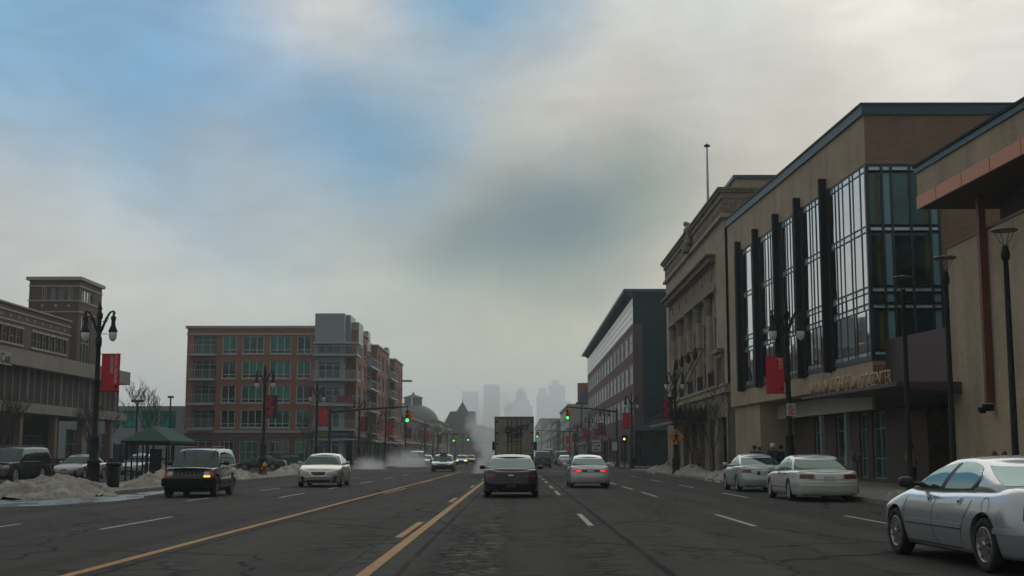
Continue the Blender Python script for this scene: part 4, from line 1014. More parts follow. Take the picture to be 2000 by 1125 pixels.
    s = MB(); sx0, sx1 = at(624, 848, Y=Y-.4).x, at(684, 848, Y=Y-.4).x; s.box(sx0, sx1+.4, Y-.4, Y-.02, Z(855), Z(840.5)); so = s.build('fascia_sign', plain('dark_green_sign', (.004, .05, .05), .5), t, w=True)
    lg = MB(); xg = at(651, 848, Y=Y-.4).x; lg.prism([(xg-2.0, Z(853)), (xg-.55, Z(853)), (xg-.75, Z(843)), (xg-1.6, Z(843))], Y-.43, Y-.405, lambda a, b, d: (a, d, b)); under(lg.build('emblem', plain('yellow_green', (.25, .30, .04), .5), None), so, t)
    o = text('LaSalle Bank', 1, M['alu_l'], 'lettering', Matrix.Identity(4), None, .01)
    xs = [v.co.x for v in o.data.vertices]; X0, X1 = at(645, 848, Y=Y-.4).x, at(680, 848, Y=Y-.4).x; k = (X1-X0)/(max(xs)-min(xs))
    T = Matrix.Translation(-Vector(t.location)) @ basis(((X0+X1)/2, Y-.42, Z(848)), (1, 0, 0), (0, 0, 1)) @ Matrix.Scale(k, 4) @ Matrix.Translation((-(max(xs)+min(xs))/2, 0, 0))
    o.data.transform(T); o.parent = so
    # street side: brick bays stepping forward between recessed metal bays
    def zz(y, px): return Pl((-20, Y), (-20, 222), (1, 0)).z(px, y)
    for (ya, yb) in ((158.0, 169.5), (181.3, 197.0), (207.8, 221.5)):
        B = Pl((-20, ya), (-20, yb), (1, 0)); w = MB(); Lb = B.L; hs = []
        for r in range(4):
            z0 = zg+.55+r*2.95
            n_ = 2 if Lb < 13 else 3
            for k in range(n_): a = Lb*(k+.22)/n_; hs.append((a, a+Lb/n_*.6, z0, z0+2.05))
        wall(w, B, 0, Lb, zg-.3, zt, hs, .3); w.box(-21.6, -20, ya-.01, ya, zg-.3, zt); w.box(-21.6, -20.7, ya, yb, zg-.3, zt); w.build('brick_bay', M['orange_brick'], t, w=True)
        for h in hs: window(t, B, *h, .2, (.5,), (.22,), M['alu_l'], M[random.choice(['g_far', 'g_blind'])], .1)
        c = MB(); fbox(c, B, -.15, Lb+.15, zt-.05, zt+.2, -3, .15); c.build('coping', M['conc_l'], t, w=True)
        c = MB(); fbox(c, B, -.15, Lb+.1, zg-.6, zg-.3, -1, .15); c.build('stone_band', M['conc_l'], t, w=True)
    for (ya, yb) in ((169.5, 181.3), (197.0, 207.8)):
        B = Pl((-20.75, ya), (-20.75, yb), (1, 0)); w = MB(); hs = [(1.2, B.L-1.2, zg+.3+r*2.95, zg+2.6+r*2.95) for r in range(4)]
        wall(w, B, 0, B.L, .14, zt+.3, hs, .2); w.build('metal_bay', M['zinc'], t, w=True)
        for h in hs: window(t, B, *h, .15, (.25, .5, .75), (.3, .8), M['alu_l'], M['g_far'], .1)
        for r in range(4):
            z = zg+.1+r*2.95; m = MB(); fbox(m, B, .3, B.L-.3, z-.18, z, -.05, 1.3)
            for k in range(16): u = .4+(B.L-.8)*k/15; fbox(m, B, u-.012, u+.012, z, z+1.0, 1.25, 1.28)
            fbox(m, B, .3, B.L-.3, z+1.0, z+1.06, 1.2, 1.3); fbox(m, B, .3, .34, z, z+1.0, 0, 1.25); m.build('balcony', M['alu'], t, w=True)
        m = MB(); m.box(-21.2, -20.6, (ya+yb)/2-.6, (ya+yb)/2+2.5, zt+.3, zt+1.5); m.build('roof_fin', M['zinc'], t, w=True)
    for r, ex in ((3, .0), (2, 1)):
        z = zg+.1+r*2.95+(1.1 if r == 3 else 0); m = MB(); m.box(-21, -18.5, 221.7, 224.5, z-.2, z)
        if ex:
            for k in range(12): x = -21+2.5*k/11; m.box(x-.015, x+.015, 221.72, 221.76, z, z+1.0)
            m.box(-21, -18.5, 221.7, 221.8, z+1.0, z+1.08); m.box(-18.55, -18.47, 221.8, 224.5, z, z+1.05)
        m.build('balcony', M['alu'], t, w=True)
    sh = Pl((-20.3, 158), (-20.3, 221.5), (1, 0)); gh = [(1+k*5.2, 5+k*5.2, .5, 3.4) for k in range(12)]
    g = MB(); wall(g, sh, 0, sh.L, .14, zg-.6, gh, .3); g.build('shopfront', M['dark_brick'], t, w=True)
    for h in gh: window(t, sh, *h, .2, (.5,), (.75,), M['alu'], M['g_teal_d'], .1, 'shop_window')
    a = MB()
    for k in range(4): a.cut(); a.prism([(0, 3.3), (0, 3.7), (1.5, 3.25), (1.5, 3.1)], 12+k*13, 20+k*13, lambda d, z, u: sh.pt(u, z, d))
    a.build_each('awning', M['conc_l'], t, w=True)
    # banner over the balcony rail
    b = thing('banner', 'purple and blue banner tied to the corner balcony rail of the apartments', 'banner', (at(667, 779, Y=Y-1.4).x, Y-1.38, at(667, 786, Y=Y-1.4).z))
    m = MB(); xa, xb, xm = at(646, 779, Y=Y-1.4).x, at(688, 779, Y=Y-1.4).x, at(660, 779, Y=Y-1.4).x; za, zb = at(667, 785.5, Y=Y-1.4).z, at(667, 772, Y=Y-1.4).z
    m.box(xm, xb, Y-1.37, Y-1.34, za, zb); m.build('purple_half', plain('purple_vinyl', (.16, .012, .09), .5), b, w=True)
    m = MB(); m.box(xa, xm, Y-1.37, Y-1.34, za, zb); m.build('blue_half', plain('blue_vinyl', (.02, .035, .11), .5), b, w=True)
    m = MB()
    for k in range(3): m.box(xa+.15, xm-.15, Y-1.385, Y-1.37, za+.12+k*.24, za+.2+k*.24)
    m.build('pale_stripe', M['alu_l'], b, w=True)
apartments()
# bank sign on the lawn
bs = thing('monument_sign', 'low dark green bank sign standing in front of the apartment building', 'sign', (at(552, 905, Y=149.5).x, 149.5, .14))
m = MB(); x0, x1 = at(521, 895, Y=149.5).x, at(586, 895, Y=149.5).x; z0, z1 = .3, at(552, 886.5, Y=149.5).z; m.box(x0, x1, 149.4, 149.7, z0, z1); m.build('panel', plain('dark_green_board', (.006, .05, .055), .5), bs, w=True)
m = MB(); m.box(x0-.05, x1+.05, 149.35, 149.75, .14, z0); m.build('plinth', M['conc'], bs, w=True)
o = text('LaSalle Bank', 1, M['alu_l'], 'lettering', Matrix.Identity(4), None, .01)
xs = [v.co.x for v in o.data.vertices]; X0, X1 = at(549, 890, Y=149.4).x, at(582, 890, Y=149.4).x; k = (X1-X0)/(max(xs)-min(xs))
o.data.transform(Matrix.Translation(-Vector(bs.location)) @ basis(((X0+X1)/2, 149.38, at(552, 890.5, Y=149.4).z), (1, 0, 0), (0, 0, 1)) @ Matrix.Scale(k, 4) @ Matrix.Translation((-(max(xs)+min(xs))/2, 0, 0))); o.parent = bs
# ------------------------------------------------------------------ farther down the avenue
def dome_church():
    D = 420.0; c = at(815, 880, Y=D+8); s = D/2500
    t = thing('domed_building', 'domed hall with columned drum beyond the orange brick apartments', 'building', (c.x-1.5, D+8, 0))
    zt = at(815, 790, Y=D+8).z; zl = at(815, 826, Y=D+8).z; zd = at(815, 838, Y=D+8).z; r = 8.6
    m = MB(); m.lathe([(r*math.cos(a), zl+(zt-zl)*1.02*math.sin(a)) for a in [k*math.pi/2*.97/10 for k in range(11)]], (0, 0, 0), 32); m.build('dome', plain('dome_copper', (.07, .10, .10), .6, world=True), t)
    m = MB(); m.lathe([(3.0, zt-.6), (2.9, zt+1.9), (3.3, zt+2.0), (3.2, zt+2.4), (.5, zt+3.3), (.3, zt+3.9), (0, zt+4.3)], (0, 0, 0), 16); m.build('lantern', plain('lantern_copper', (.08, .13, .13), .6), t)
    m = MB(); m.lathe([(r+.3, zl-.2), (r+.45, zl+.3), (r, zl+.5)], (0, 0, 0), 32); m.lathe([(r-.1, zd-3), (r-.1, zl-.2)], (0, 0, 0), 32); m.build('drum', M['stone'], t)
    m = MB()
    for k in range(20): a = k*math.pi/10; m.cut(); m.lathe([(.3, zd-2), (.3, zl-.2)], (r*math.cos(a)*1.02, r*math.sin(a)*1.02, 0), 6)
    m.build_each('drum_column', M['stone'], t)
    m = MB(); m.box(-14, 11.5, -10, 16, 0, zd-.5); m.box(-14.4, 12, -10.4, 16.4, zd-.5, zd+.3); m.build('hall', M['stone_d'], t)
    m = MB(); m.box(-14.2, 11.5, -10.1, -9.9, 2, 4); 
    for k in range(6): m.cut(); m.box(-12+k*4, -10+k*4, -10.06, -9.98, 3.4, zd-3)
    m.build_each('window', M['g_far'], t)
dome_church()
def tower_church():
    D = 520.0; t = thing('church_building', 'steep pointed roof church with gables beside the domed hall', 'church', (at(903, 880, Y=D).x, D, 0))
    X = lambda x: at(x, 850, Y=D).x-t.location.x; Z = lambda y: at(903, y, Y=D).z
    m = MB(); za, zb = Z(823), Z(784); w = (X(922)-X(884))/2; xc = (X(922)+X(884))/2
    m.add([(X(884)-.6, -w, za), (X(922)+.6, -w, za), (X(922)+.6, w, za), (X(884)-.6, w, za), (xc, 0, zb)], [(0, 1, 4), (1, 2, 4), (2, 3, 4), (3, 0, 4), (3, 2, 1, 0)]); m.build('spire_roof', plain('slate', (.045, .055, .06), .8, world=True), t)
    m = MB(); m.tube([(xc, 0, zb-.2), (xc, 0, zb+1.4)], [.15, .05], 6); m.build('finial', M['dark_metal'], t)
    m = MB(); zr = Z(804); ze = Z(830)
    m.prism([(X(867), ze), (X(929), ze), (X(928), zr), (X(880), zr)], -4, 10, lambda a, b, d: (a, d, b)); m.build('main_roof', plain('slate_roof', (.05, .06, .065), .8, world=True), t)
    m = MB(); m.box(X(868), X(928), -3.5, 12, 0, ze+.02); m.box(X(880), X(930), -6, -3.5, 0, Z(838)); m.build('wall', plain('brown_stone', (.10, .085, .07), .9, world=True), t)
    m = MB()
    for k in range(4): x = X(872)+k*3; m.cut(); m.box(x, x+1.2, -3.6, -3.45, 3, 9)
    m.build_each('window', M['g_far'], t)
tower_church()
def blockb(name, label, X0, X1, Y0, Y1, h, m, face, floors, nwin, trim=True, shops=True):
    t = thing(name, label, 'building', ((X0+X1)/2, (Y0+Y1)/2, 0))
    w = MB(); w.box(X0, X1, Y0, Y1, 0, h); w.build('wall', m, t, w=True)
    xs = X0 if face > 0 else X1; P = Pl((xs, Y0), (xs, Y1), (-face, 0)); S = Pl((X0, Y0), (X1, Y0), (0, -1))
    g = MB(); fh = (h-4.2)/max(1, floors)
    for f in range(floors):
        for k in range(nwin): u = P.L*(k+.2)/nwin; g.cut(); fbox(g, P, u, u+P.L/nwin*.55, 4.4+f*fh+.4, 4.4+f*fh+fh*.72, -.01, .03)
    if shops:
        for k in range(nwin): u = P.L*(k+.1)/nwin; g.cut(); fbox(g, P, u, u+P.L/nwin*.8, .4, 3.3, -.01, .05)
    if floors: g.build_each('window', M['g_far'], t, w=True)
    if trim:
        c = MB(); c.box(X0-.3, X1+.3, Y0-.3, Y1+.3, h, h+.5); c.build('cornice', M['conc'], t, w=True)
        c = MB(); fbox(c, P, 0, P.L, 3.7, 4.1, 0, .3); c.build('shop_band', M['conc_l'], t, w=True)
    return t
z = lambda px, py, Y: at(px, py, Y=Y).z
blockb('grey_building', 'plain grey block past the dark office, straight behind its far end', 13.0, 40, 330, 395, z(1100, 793, 330), M['conc'], 1, 3, 12)
blockb('corner_building', 'small red brown corner block just beyond the plain grey block', 12.6, 36, 420, 470, z(1066, 822, 420), plain('far_red_brick', (.12, .07, .06), .9, world=True), 1, 3, 10)
blockb('brick_building', 'low dark shop row directly beyond the dark office block', 14, 40, 262, 322, z(1140, 848, 262), M['dark_brick'], 1, 1, 12)
blockb('brick_building', 'dark brick shop row between apartments and domed hall', -44, -21.5, 232, 330, 8.5, M['maroon_brick'], -1, 1, 14)
blockb('stone_building', 'grey stone block in front of the domed hall', -46, -22, 340, 405, 10.5, M['stone_d'], -1, 2, 10)
blockb('brick_building', 'hazy brown block beyond the pointed church', -42, -15.5, 560, 760, 14, M['dark_brick'], -1, 3, 14)
blockb('brick_building', 'hazy pale block far beyond the small corner block', 13, 44, 520, 690, 15, M['conc'], 1, 3, 14)
blockb('brick_building', 'faint block in the haze far behind the hazy pale block', 13, 40, 740, 1000, 22, M['stone_d'], 1, 4, 16)
blockb('brick_building', 'faint block in the haze far behind the hazy brown block', -48, -16, 800, 1050, 18, M['stone_d'], -1, 4, 16)
# billboard on its mast
b = thing('billboard', 'orange and blue billboard on a dark mast beyond the office block', 'billboard', (at(1138, 860, Y=300).x, 300, 0))
X = lambda x: at(x, 760, Y=300).x; Z = lambda y: at(1138, y, Y=300).z
m = MB(); m.box(X(1128), X(1152), 299.6, 300.4, Z(786), Z(748)); m.build('panel', plain('rust_poster', (.17, .055, .02), .6, var=.5, vs=.3), b, w=True)
m = MB(); m.box(X(1132), X(1151), 299.5, 299.59, Z(783), Z(768)); m.box(X(1142), X(1151), 299.5, 299.59, Z(766), Z(757)); m.build('picture', plain('blue_poster', (.03, .05, .10), .6, var=.6, vs=.5), b, w=True)
m = MB(); m.box(X(1133), X(1138), 300.4, 301.2, 0, Z(786)); m.build('mast', M['teal_trim'], b, w=True)
m = MB(); m.box(X(1124), X(1150), 298.4, 299.6, Z(790), Z(789)); m.box(X(1124), X(1150), 298.4, 298.45, Z(789), Z(786)); m.build('walkway', M['dark_metal'], b, w=True)
# downtown towers dissolving into the haze
def sky_tower(label, px0, px1, py, D, steps=(), m='tw'):
    D = 4250+(D-1500)*.6
    X = lambda x: at(x, 800, Y=D).x; Z = lambda y: at((px0+px1)/2, y, Y=D).z
    t = thing('skyscraper', label, 'skyscraper', ((X(px0)+X(px1))/2, D, 0), group=None)
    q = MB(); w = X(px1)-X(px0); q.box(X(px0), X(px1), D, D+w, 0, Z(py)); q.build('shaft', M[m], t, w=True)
    for i, (a, b_, y) in enumerate(steps):
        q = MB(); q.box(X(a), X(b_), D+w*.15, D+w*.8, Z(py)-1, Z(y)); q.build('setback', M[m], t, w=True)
    g = MB(); nf = int((Z(py)-10)/4.5)
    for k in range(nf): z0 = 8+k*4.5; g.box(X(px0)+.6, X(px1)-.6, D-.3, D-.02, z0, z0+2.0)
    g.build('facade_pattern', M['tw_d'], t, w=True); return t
M['tw_d'] = plain('haze_paled_windows', (.48, .54, .58), .8, world=True); M['tw'] = plain('haze_paled_concrete', (.68, .74, .77), .9, world=True)  # tower tones paled so part of the haze sits in the colour
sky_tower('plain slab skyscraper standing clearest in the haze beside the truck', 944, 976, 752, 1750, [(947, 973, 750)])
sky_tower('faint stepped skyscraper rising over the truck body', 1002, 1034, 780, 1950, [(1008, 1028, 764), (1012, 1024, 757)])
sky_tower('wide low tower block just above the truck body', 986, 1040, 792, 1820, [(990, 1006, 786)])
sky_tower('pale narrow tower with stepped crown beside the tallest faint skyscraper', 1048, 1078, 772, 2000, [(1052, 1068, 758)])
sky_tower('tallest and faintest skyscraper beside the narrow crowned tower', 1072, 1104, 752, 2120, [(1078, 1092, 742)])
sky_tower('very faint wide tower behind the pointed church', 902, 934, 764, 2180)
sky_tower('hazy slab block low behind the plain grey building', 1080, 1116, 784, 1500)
# ------------------------------------------------------------------ vehicles
def pw(pts):               # piecewise interpolation, smoothed
    xs = [p[0] for p in pts]; ys = [p[1] for p in pts]
    def f(x):
        if x <= xs[0]: return ys[0]
        if x >= xs[-1]: return ys[-1]
        for i in range(len(xs)-1):
            if x <= xs[i+1]:
                t = (x-xs[i])/(xs[i+1]-xs[i]); h = xs[i+1]-xs[i]
                def sl(j):
                    if j == 0 or j == len(xs)-1: return (ys[min(j+1, len(xs)-1)]-ys[max(j-1, 0)])/(xs[min(j+1, len(xs)-1)]-xs[max(j-1, 0)])
                    a = (ys[j]-ys[j-1])/(xs[j]-xs[j-1]); b = (ys[j+1]-ys[j])/(xs[j+1]-xs[j])
                    return 0 if a*b <= 0 else 2*a*b/(a+b)
                m0, m1 = sl(i)*h, sl(i+1)*h
                return (2*t**3-3*t*t+1)*ys[i]+(t**3-2*t*t+t)*m0+(-2*t**3+3*t*t)*ys[i+1]+(t**3-t*t)*m1
    return f
class Car:
    """one car body: plan outline t in 0..1 nose, 1..2 flank, 2..3 tail; everything else is laid on that skin"""
    def __init__(s, L=4.9, W=1.85, H=1.42, wb=2.75, fo=.95, R_=.32, deck=None, fl=.6, rl=.5, nf=3.0, nr=3.4, sill=.2,
                 fprof=None, rprof=None, sprof=None, sh=.07, ga=1.35, gb=2.05, gc=3.35, gd=4.0, roof=None, wbelt=None, wroof=None, crown=.05, gfl=.3, grl=.3, arch=None, gn=4.5, bulge=.03, taper=.05):
        s.__dict__.update(locals()); del s.__dict__['s']
        s.W2 = W/2; s.zt = pw(deck); s.fp = pw(fprof or [(.15, .10), (.3, .02), (.45, 0), (.58, .015), (.75, .10), (.9, .2)])
        s.rp = pw(rprof or [(.15, .12), (.3, .02), (.5, 0), (.6, .03), (.75, .06), (1.0, .12)])
        s.sp = pw(sprof or [(.15, .07), (.35, .015), (.55, 0), (.75, .02), (1.0, .06)])
        s.wbelt = wbelt or s.W2-.10; s.wroof = wroof or s.W2-.27; s.ra = arch or R_+.065
        s.ws = [fo, fo+wb]
        s.zr = pw(roof or [(gb, H-.07), (gb+.35, H-.02), ((gb+gc)/2, H), (gc-.3, H-.03), (gc, H-.09)])
    def outline(s, t):
        if t <= 1:
            a = t*math.pi/2; x = s.W2*max(0, math.sin(a))**(2/s.nf); y = s.fl*(1-max(0, math.cos(a))**(2/s.nf))
        elif t <= 2: x = s.W2; y = s.fl+(s.L-s.rl-s.fl)*(t-1)
        else:
            a = (3-t)*math.pi/2; x = s.W2*max(0, math.sin(a))**(2/s.nr); y = s.L-s.rl*(1-max(0, math.cos(a))**(2/s.nr))
        k = abs(y/s.L-.5)*2; return x*(1-s.taper*k**3), y
    def nrm(s, t):
        e = .004; a = s.outline(max(0, t-e)); b = s.outline(min(3, t+e)); dx, dy = b[0]-a[0], b[1]-a[1]
        if t < .02: return (0, -1)
        if t > 2.98: return (0, 1)
        l_ = math.hypot(dx, dy) or 1; return (dy/l_, -dx/l_)
    def ins(s, n, z):
        f = max(0, -n[1])**2; r = max(0, n[1])**2; sd = n[0]**2
        return (f*s.fp(z)+r*s.rp(z)+sd*s.sp(z))/(f+r+sd)
    def top(s, t): return s.zt(s.outline(t)[1])
    def P(s, t, z, side=1, off=0):      # point on the skin
        x, y = s.outline(t); n = s.nrm(t); zt = s.zt(y); i = s.ins(n, z)
        d = z-(zt-s.sh)
        if d > 0: d = min(d, s.sh); i += s.sh-math.sqrt(max(0, s.sh**2-d*d))
        i -= off
        return Vector(((x-n[0]*i)*side, s.L/2-(y-n[1]*i), z))
    def tx(s, x, rear=True):           # outline parameter at lateral position x of the nose or tail
        a = math.asin(min(1, abs(x)/s.W2)**((s.nr if rear else s.nf)/2))/(math.pi/2)
        return 3-a if rear else a
    def ts(s, y): return 1+(y-s.fl)/(s.L-s.rl-s.fl) if s.fl <= y <= s.L-s.rl else None
    def patch(s, mb, t0, t1, z0, z1, side=1, off=.006, n=8, m=4, mi=0, cut=None):
        rows = []
        for j in range(m+1):
            rows.append([s.P(t0+(t1-t0)*i/n, (z0(i/n) if callable(z0) else z0)*(1-j/m)+(z1(i/n) if callable(z1) else z1)*j/m, side, off) for i in range(n+1)])
        inn = [[s.P(t0+(t1-t0)*i/n, (z0(i/n) if callable(z0) else z0) if j == 0 else (z1(i/n) if callable(z1) else z1), side, -.02) for i in range(n+1)] for j in (0, 1)]
        fl = (side > 0)
        mb.grid(rows, mi, True, flip=fl); mb.grid([inn[0], rows[0]], mi, False, flip=fl); mb.grid([rows[-1], inn[1]], mi, False, flip=fl)
        for i in (0, n): mb.grid([[inn[0][i], rows[0][i], rows[-1][i], inn[1][i]], [inn[0][i], (inn[0][i]+inn[1][i])/2, (inn[0][i]+inn[1][i])/2, inn[1][i]]], mi, False)
    def band(s, mb, t0, t1, z0, z1, off=.006, n=24, both=True):   # a strip round the nose or tail, both sides
        for sd in ((1, -1) if both else (1,)): s.patch(mb, t0, t1, z0, z1, sd, off, n, 2)
    def seam(s, mb, pts, side=1, w=.007, off=.0015):   # pts of (y,z) on the flank
        q = []
        for (a, b) in zip(pts[:-1], pts[1:]):
            k = max(1, int(math.hypot(b[0]-a[0], b[1]-a[1])/.06))
            q += [(a[0]+(b[0]-a[0])*i/k, a[1]+(b[1]-a[1])*i/k) for i in range(k)]
        q.append(pts[-1])
        for (a, b) in zip(q[:-1], q[1:]):
            d = Vector((b[0]-a[0], b[1]-a[1])); d.normalize(); nx, nz = -d.y*w, d.x*w
            v = [s.P(s.ts(y) or 1.5, z, side, off) for y, z in ((a[0]-nx, a[1]-nz), (a[0]+nx, a[1]+nz), (b[0]+nx, b[1]+nz), (b[0]-nx, b[1]-nz))]
            mb.add(v, [(0, 1, 2, 3)], 0)
    def body(s):
        mb = MB(); ts = [i/16 for i in range(17)]
        ys = set()
        y = s.fl
        while y < s.L-s.rl: ys.add(round(y, 4)); y += .12
        for w in s.ws:
            for k in range(0, 19): ys.add(round(w-s.ra*math.cos(math.pi*k/18), 4))
            ys.add(round(w-s.ra-.002, 4)); ys.add(round(w+s.ra+.002, 4))
        ts += [s.ts(q) for q in sorted(ys) if s.fl < q < s.L-s.rl]
        ts += [2+i/16 for i in range(17)]
        M_ = 12; rings = {}
        for side in (1, -1):
            cols = []
            for t in ts:
                x, yy = s.outline(t); zb = s.sill; n = s.nrm(t)
                if abs(n[0]) > .5:
                    for w in s.ws:
                        if abs(yy-w) <= s.ra+1e-5: zb = max(zb, s.R_+math.sqrt(max(0, s.ra**2-(yy-w)**2)))
                zt = s.zt(yy); c = []
                z1 = zt-s.sh; zb = min(zb, z1-.01)
                for j in range(M_): c.append(s.P(t, zb+(z1-zb)*j/(M_-1), side))
                for j in range(1, 6): c.append(s.P(t, z1+s.sh*math.sin(j/5*math.pi/2*.98), side))
                cols.append(c)
            mb.grid(cols, 0, True, flip=(side < 0)); rings[side] = cols
            lip = [[c[0], c[0]+Vector((-side*.06, 0, 0))] for c in cols]; mb.grid(lip, 0, False, flip=(side > 0))
        rows = []
        for a, b in zip(rings[1], rings[-1]):
            p, q = a[-1], b[-1]; w = (p-q).length/2
            rows.append([p.lerp(q, k/10)+Vector((0, 0, .035*min(1, w/.5)*(1-(2*k/10-1)**2))) for k in range(11)])
        mb.grid(rows, 0, True, flip=False)
        mb.grid([[r for r in (rings[1][-1][j], rings[-1][-1][j])] for j in range(17)], 0, False)
        return mb
    # greenhouse skin: t as above, v from belt to roof
    def g(s, t, v, side=1, off=0):
        def ring(wd, y0, y1, fl, rl):
            if t <= 1:
                a = t*math.pi/2; return wd*max(0, math.sin(a))**(2/s.gn), y0+fl*(1-max(0, math.cos(a))**(2/s.gn))
            if t <= 2: return wd, y0+fl+(y1-rl-y0-fl)*(t-1)
            a = (3-t)*math.pi/2; return wd*max(0, math.sin(a))**(2/s.gn), y1-rl*(1-max(0, math.cos(a))**(2/s.gn))
        a = ring(s.wbelt, s.ga, s.gd, s.gfl, s.grl); b = ring(s.wroof, s.gb, s.gc, s.gfl*.6, s.grl*.7)
        bu = s.bulge*4*v*(1-v)
        x = a[0]+(b[0]-a[0])*v+bu*(a[0]/s.wbelt); y = a[1]+(b[1]-a[1])*v
        if t < 1: y -= bu*1.2*(1-t)
        if t > 2: y += bu*1.2*(t-2)
        z0 = s.zt(a[1])-.012; z1 = s.zr(b[1])-.02; z = z0+(z1-z0)*v
        return Vector((x*side, s.L/2-y, z))
    def gn_(s, t, v, side=1):
        e = .02; a = s.g(min(3, t+e), v, side)-s.g(max(0, t-e), v, side); b = s.g(t, min(1, v+e), side)-s.g(t, max(0, v-e), side)
        n = a.cross(b); n = n.normalized() if n.length > 1e-9 else Vector((0, 0, 1))
        c = s.g(t, v, side)-Vector((0, s.L/2-(s.ga+s.gd)/2, s.H*.5)); return n if n.dot(c) > 0 else -n
    def green(s):
        mb = MB(); ts = [i/12 for i in range(13)]+[1+i/20 for i in range(1, 20)]+[2+i/12 for i in range(13)]; rg = {}
        for side in (1, -1):
            cols = [[s.g(t, 0, side)*1.0+Vector((-side*.03*(abs(s.g(t, 0, side).x) > .1), 0, -.11))]+[s.g(t, v, side) for v in (0, .2, .4, .6, .8, .93)] for t in ts]
            for c, t in zip(cols, ts):
                p = s.g(t, 1, side); q = s.g(t, .93, side); inw = Vector((-p.x, (s.L/2-(s.gb+s.gc)/2)-p.y, 0)); inw = inw.normalized() if inw.length > 1e-4 else inw
                for k in (.35, .7, 1): c.append(q.lerp(p, math.sin(k*math.pi/2))+inw*.055*(1-math.cos(k*math.pi/2))+Vector((0, 0, .012*k)))
            mb.grid(cols, 0, True, flip=(side < 0)); rg[side] = cols
        rows = []
        for a, b in zip(rg[1], rg[-1]):
            p, q = a[-1], b[-1]; w = (p-q).length/2
            rows.append([p.lerp(q, k/10)+Vector((0, 0, s.crown*min(1, w/.45)*(1-(2*k/10-1)**2))) for k in range(11)])
        mb.grid(rows, 0, True); return mb
    def screen(s, t1, v0, v1, rear=False, off=.006):
        mb = MB(); n = 9; ta = [t1*i/n for i in range(-n, n+1)]; rows = []
        for j in range(7):
            v = v0+(v1-v0)*j/6; r = []
            for t in ta:
                tt = 3-abs(t) if rear else abs(t); sd = 1 if t >= 0 else -1
                r.append(s.g(tt, v, sd)+s.gn_(tt, v, sd)*off)
            rows.append(r)
        mb.grid(rows, 0, True, flip=not rear); return mb
    def gs(s, y, z, side, off=.006):      # point on the cabin side at (y from nose, height z)
        lo, hi = 0., 1.
        for _ in range(14):
            v = (lo+hi)/2; a, b = .0, 3.
            for _ in range(16):
                t = (a+b)/2; p = s.g(t, v, side)
                if s.L/2-p.y < y: a = t
                else: b = t
            if p.z < z: lo = v
            else: hi = v
        return s.g(t, v, side)+s.gn_(t, v, side)*off
    def side_glass(s, mb, lo, hi, side, off=.006, n=12):   # lo, hi: lists of (y,z) with equal y extents
        fl, fh = pw(lo), pw(hi); y0, y1 = lo[0][0], lo[-1][0]; yb, yc = hi[0][0], hi[-1][0]; rows = []
        for i in range(n+1):
            k = i/n; ya, yt = y0+(y1-y0)*k, yb+(yc-yb)*k
            a, b = (ya, fl(ya)), (yt, fh(yt)); rows.append([s.gs(a[0]+(b[0]-a[0])*j/5, a[1]+(b[1]-a[1])*j/5, side, off) for j in range(6)])
        mb.grid(rows, 0, True, flip=(side < 0))

def clear_glass(name, c, rough=.03, lo=.09):
    m, n, l, out = nt(name); p = pos(n, l, world=False)
    lw = n.new('ShaderNodeLayerWeight'); lw.inputs[0].default_value = .5
    f = ramp(n, l, lw.outputs['Facing'], [(0, lo), (.5, lo*1.6), (.75, .085+lo), (1, .9)])
    d = n.new('ShaderNodeBsdfDiffuse'); l.new(ramp(n, l, noi(n, l, p, 1.8, 3), [(.35, tuple(q*.6 for q in c)), (.7, tuple(q*1.3 for q in c))]), d.inputs[0])
    g = n.new('ShaderNodeBsdfGlossy'); g.inputs['Color'].default_value = (.74, .95, .91, 1); g.inputs['Roughness'].default_value = rough
    x = n.new('ShaderNodeMixShader'); l.new(f, x.inputs[0]); l.new(d.outputs[0], x.inputs[1]); l.new(g.outputs[0], x.inputs[2])
    l.new(x.outputs[0], out.inputs['Surface']); return m
M['cg'] = clear_glass('car_glass', (.024, .038, .036), .03, .06); M['cg_l'] = clear_glass('pale_car_glass', (.035, .065, .06), .03, .20); M['cg_d'] = clear_glass('dark_car_glass', (.012, .02, .021))
M['tyre'] = plain('tyre_rubber', (.012, .012, .012), .85, var=.4, vs=6, dirt=.4)
M['well'] = plain('underbody', (.006, .006, .006), .95)
M['rim'] = plain('alloy_rim', (.42, .42, .41), .32, .85, var=.25, vs=8, dirt=.3); M['rim_d'] = plain('dirty_rim', (.11, .11, .11), .5, .6, var=.3, vs=8, dirt=.5)
M['blacktrim'] = plain('black_trim', (.012, .012, .013), .5, var=.3); M['greytrim'] = plain('grey_trim', (.03, .03, .03), .6, var=.3)
M['matt_black'] = plain('matt_black_plastic', (.009, .009, .010), .85, spec=.15); M['chrome'] = plain('chrome', (.6, .6, .6), .12, 1, var=.1); M['lens'] = plain('headlamp_lens', (.33, .33, .31), .12, .3, var=.25, vs=14, coat=.6)
M['red'] = plain('tail_lens', (.13, .006, .008), .15, 0, var=.35, vs=12, coat=.8); M['red_on'] = glow('lit_tail_lens', (.9, .02, .02), .42, (.35, .01, .01)); M['red_hot'] = glow('brake_bulb', (1, .05, .04), 1.3, (.5, .01, .01))
M['amber_on'] = glow('lit_indicator', (1, .30, .01), 2.6, (.6, .2, .02)); M['amber'] = plain('amber_lens', (.35, .07, .015), .2, var=.3, coat=.6)
M['head_on'] = glow('lit_headlamp', (1, .62, .25), 2.2, (.6, .5, .4))
M['plate'] = plain('white_plate', (.4, .4, .4), .5); M['plate_b'] = plain('blue_plate', (.012, .05, .085), .5, var=.3, vs=20)
M['p_silver'] = paint('silver_paint', (.44, .47, .49), .6, .26, .14); M['p_white'] = paint('off_white_paint', (.56, .58, .53), .1, .3, .3); M['p_silver2'] = paint('pale_silver_paint', (.42, .46, .46), .5, .34, .25)
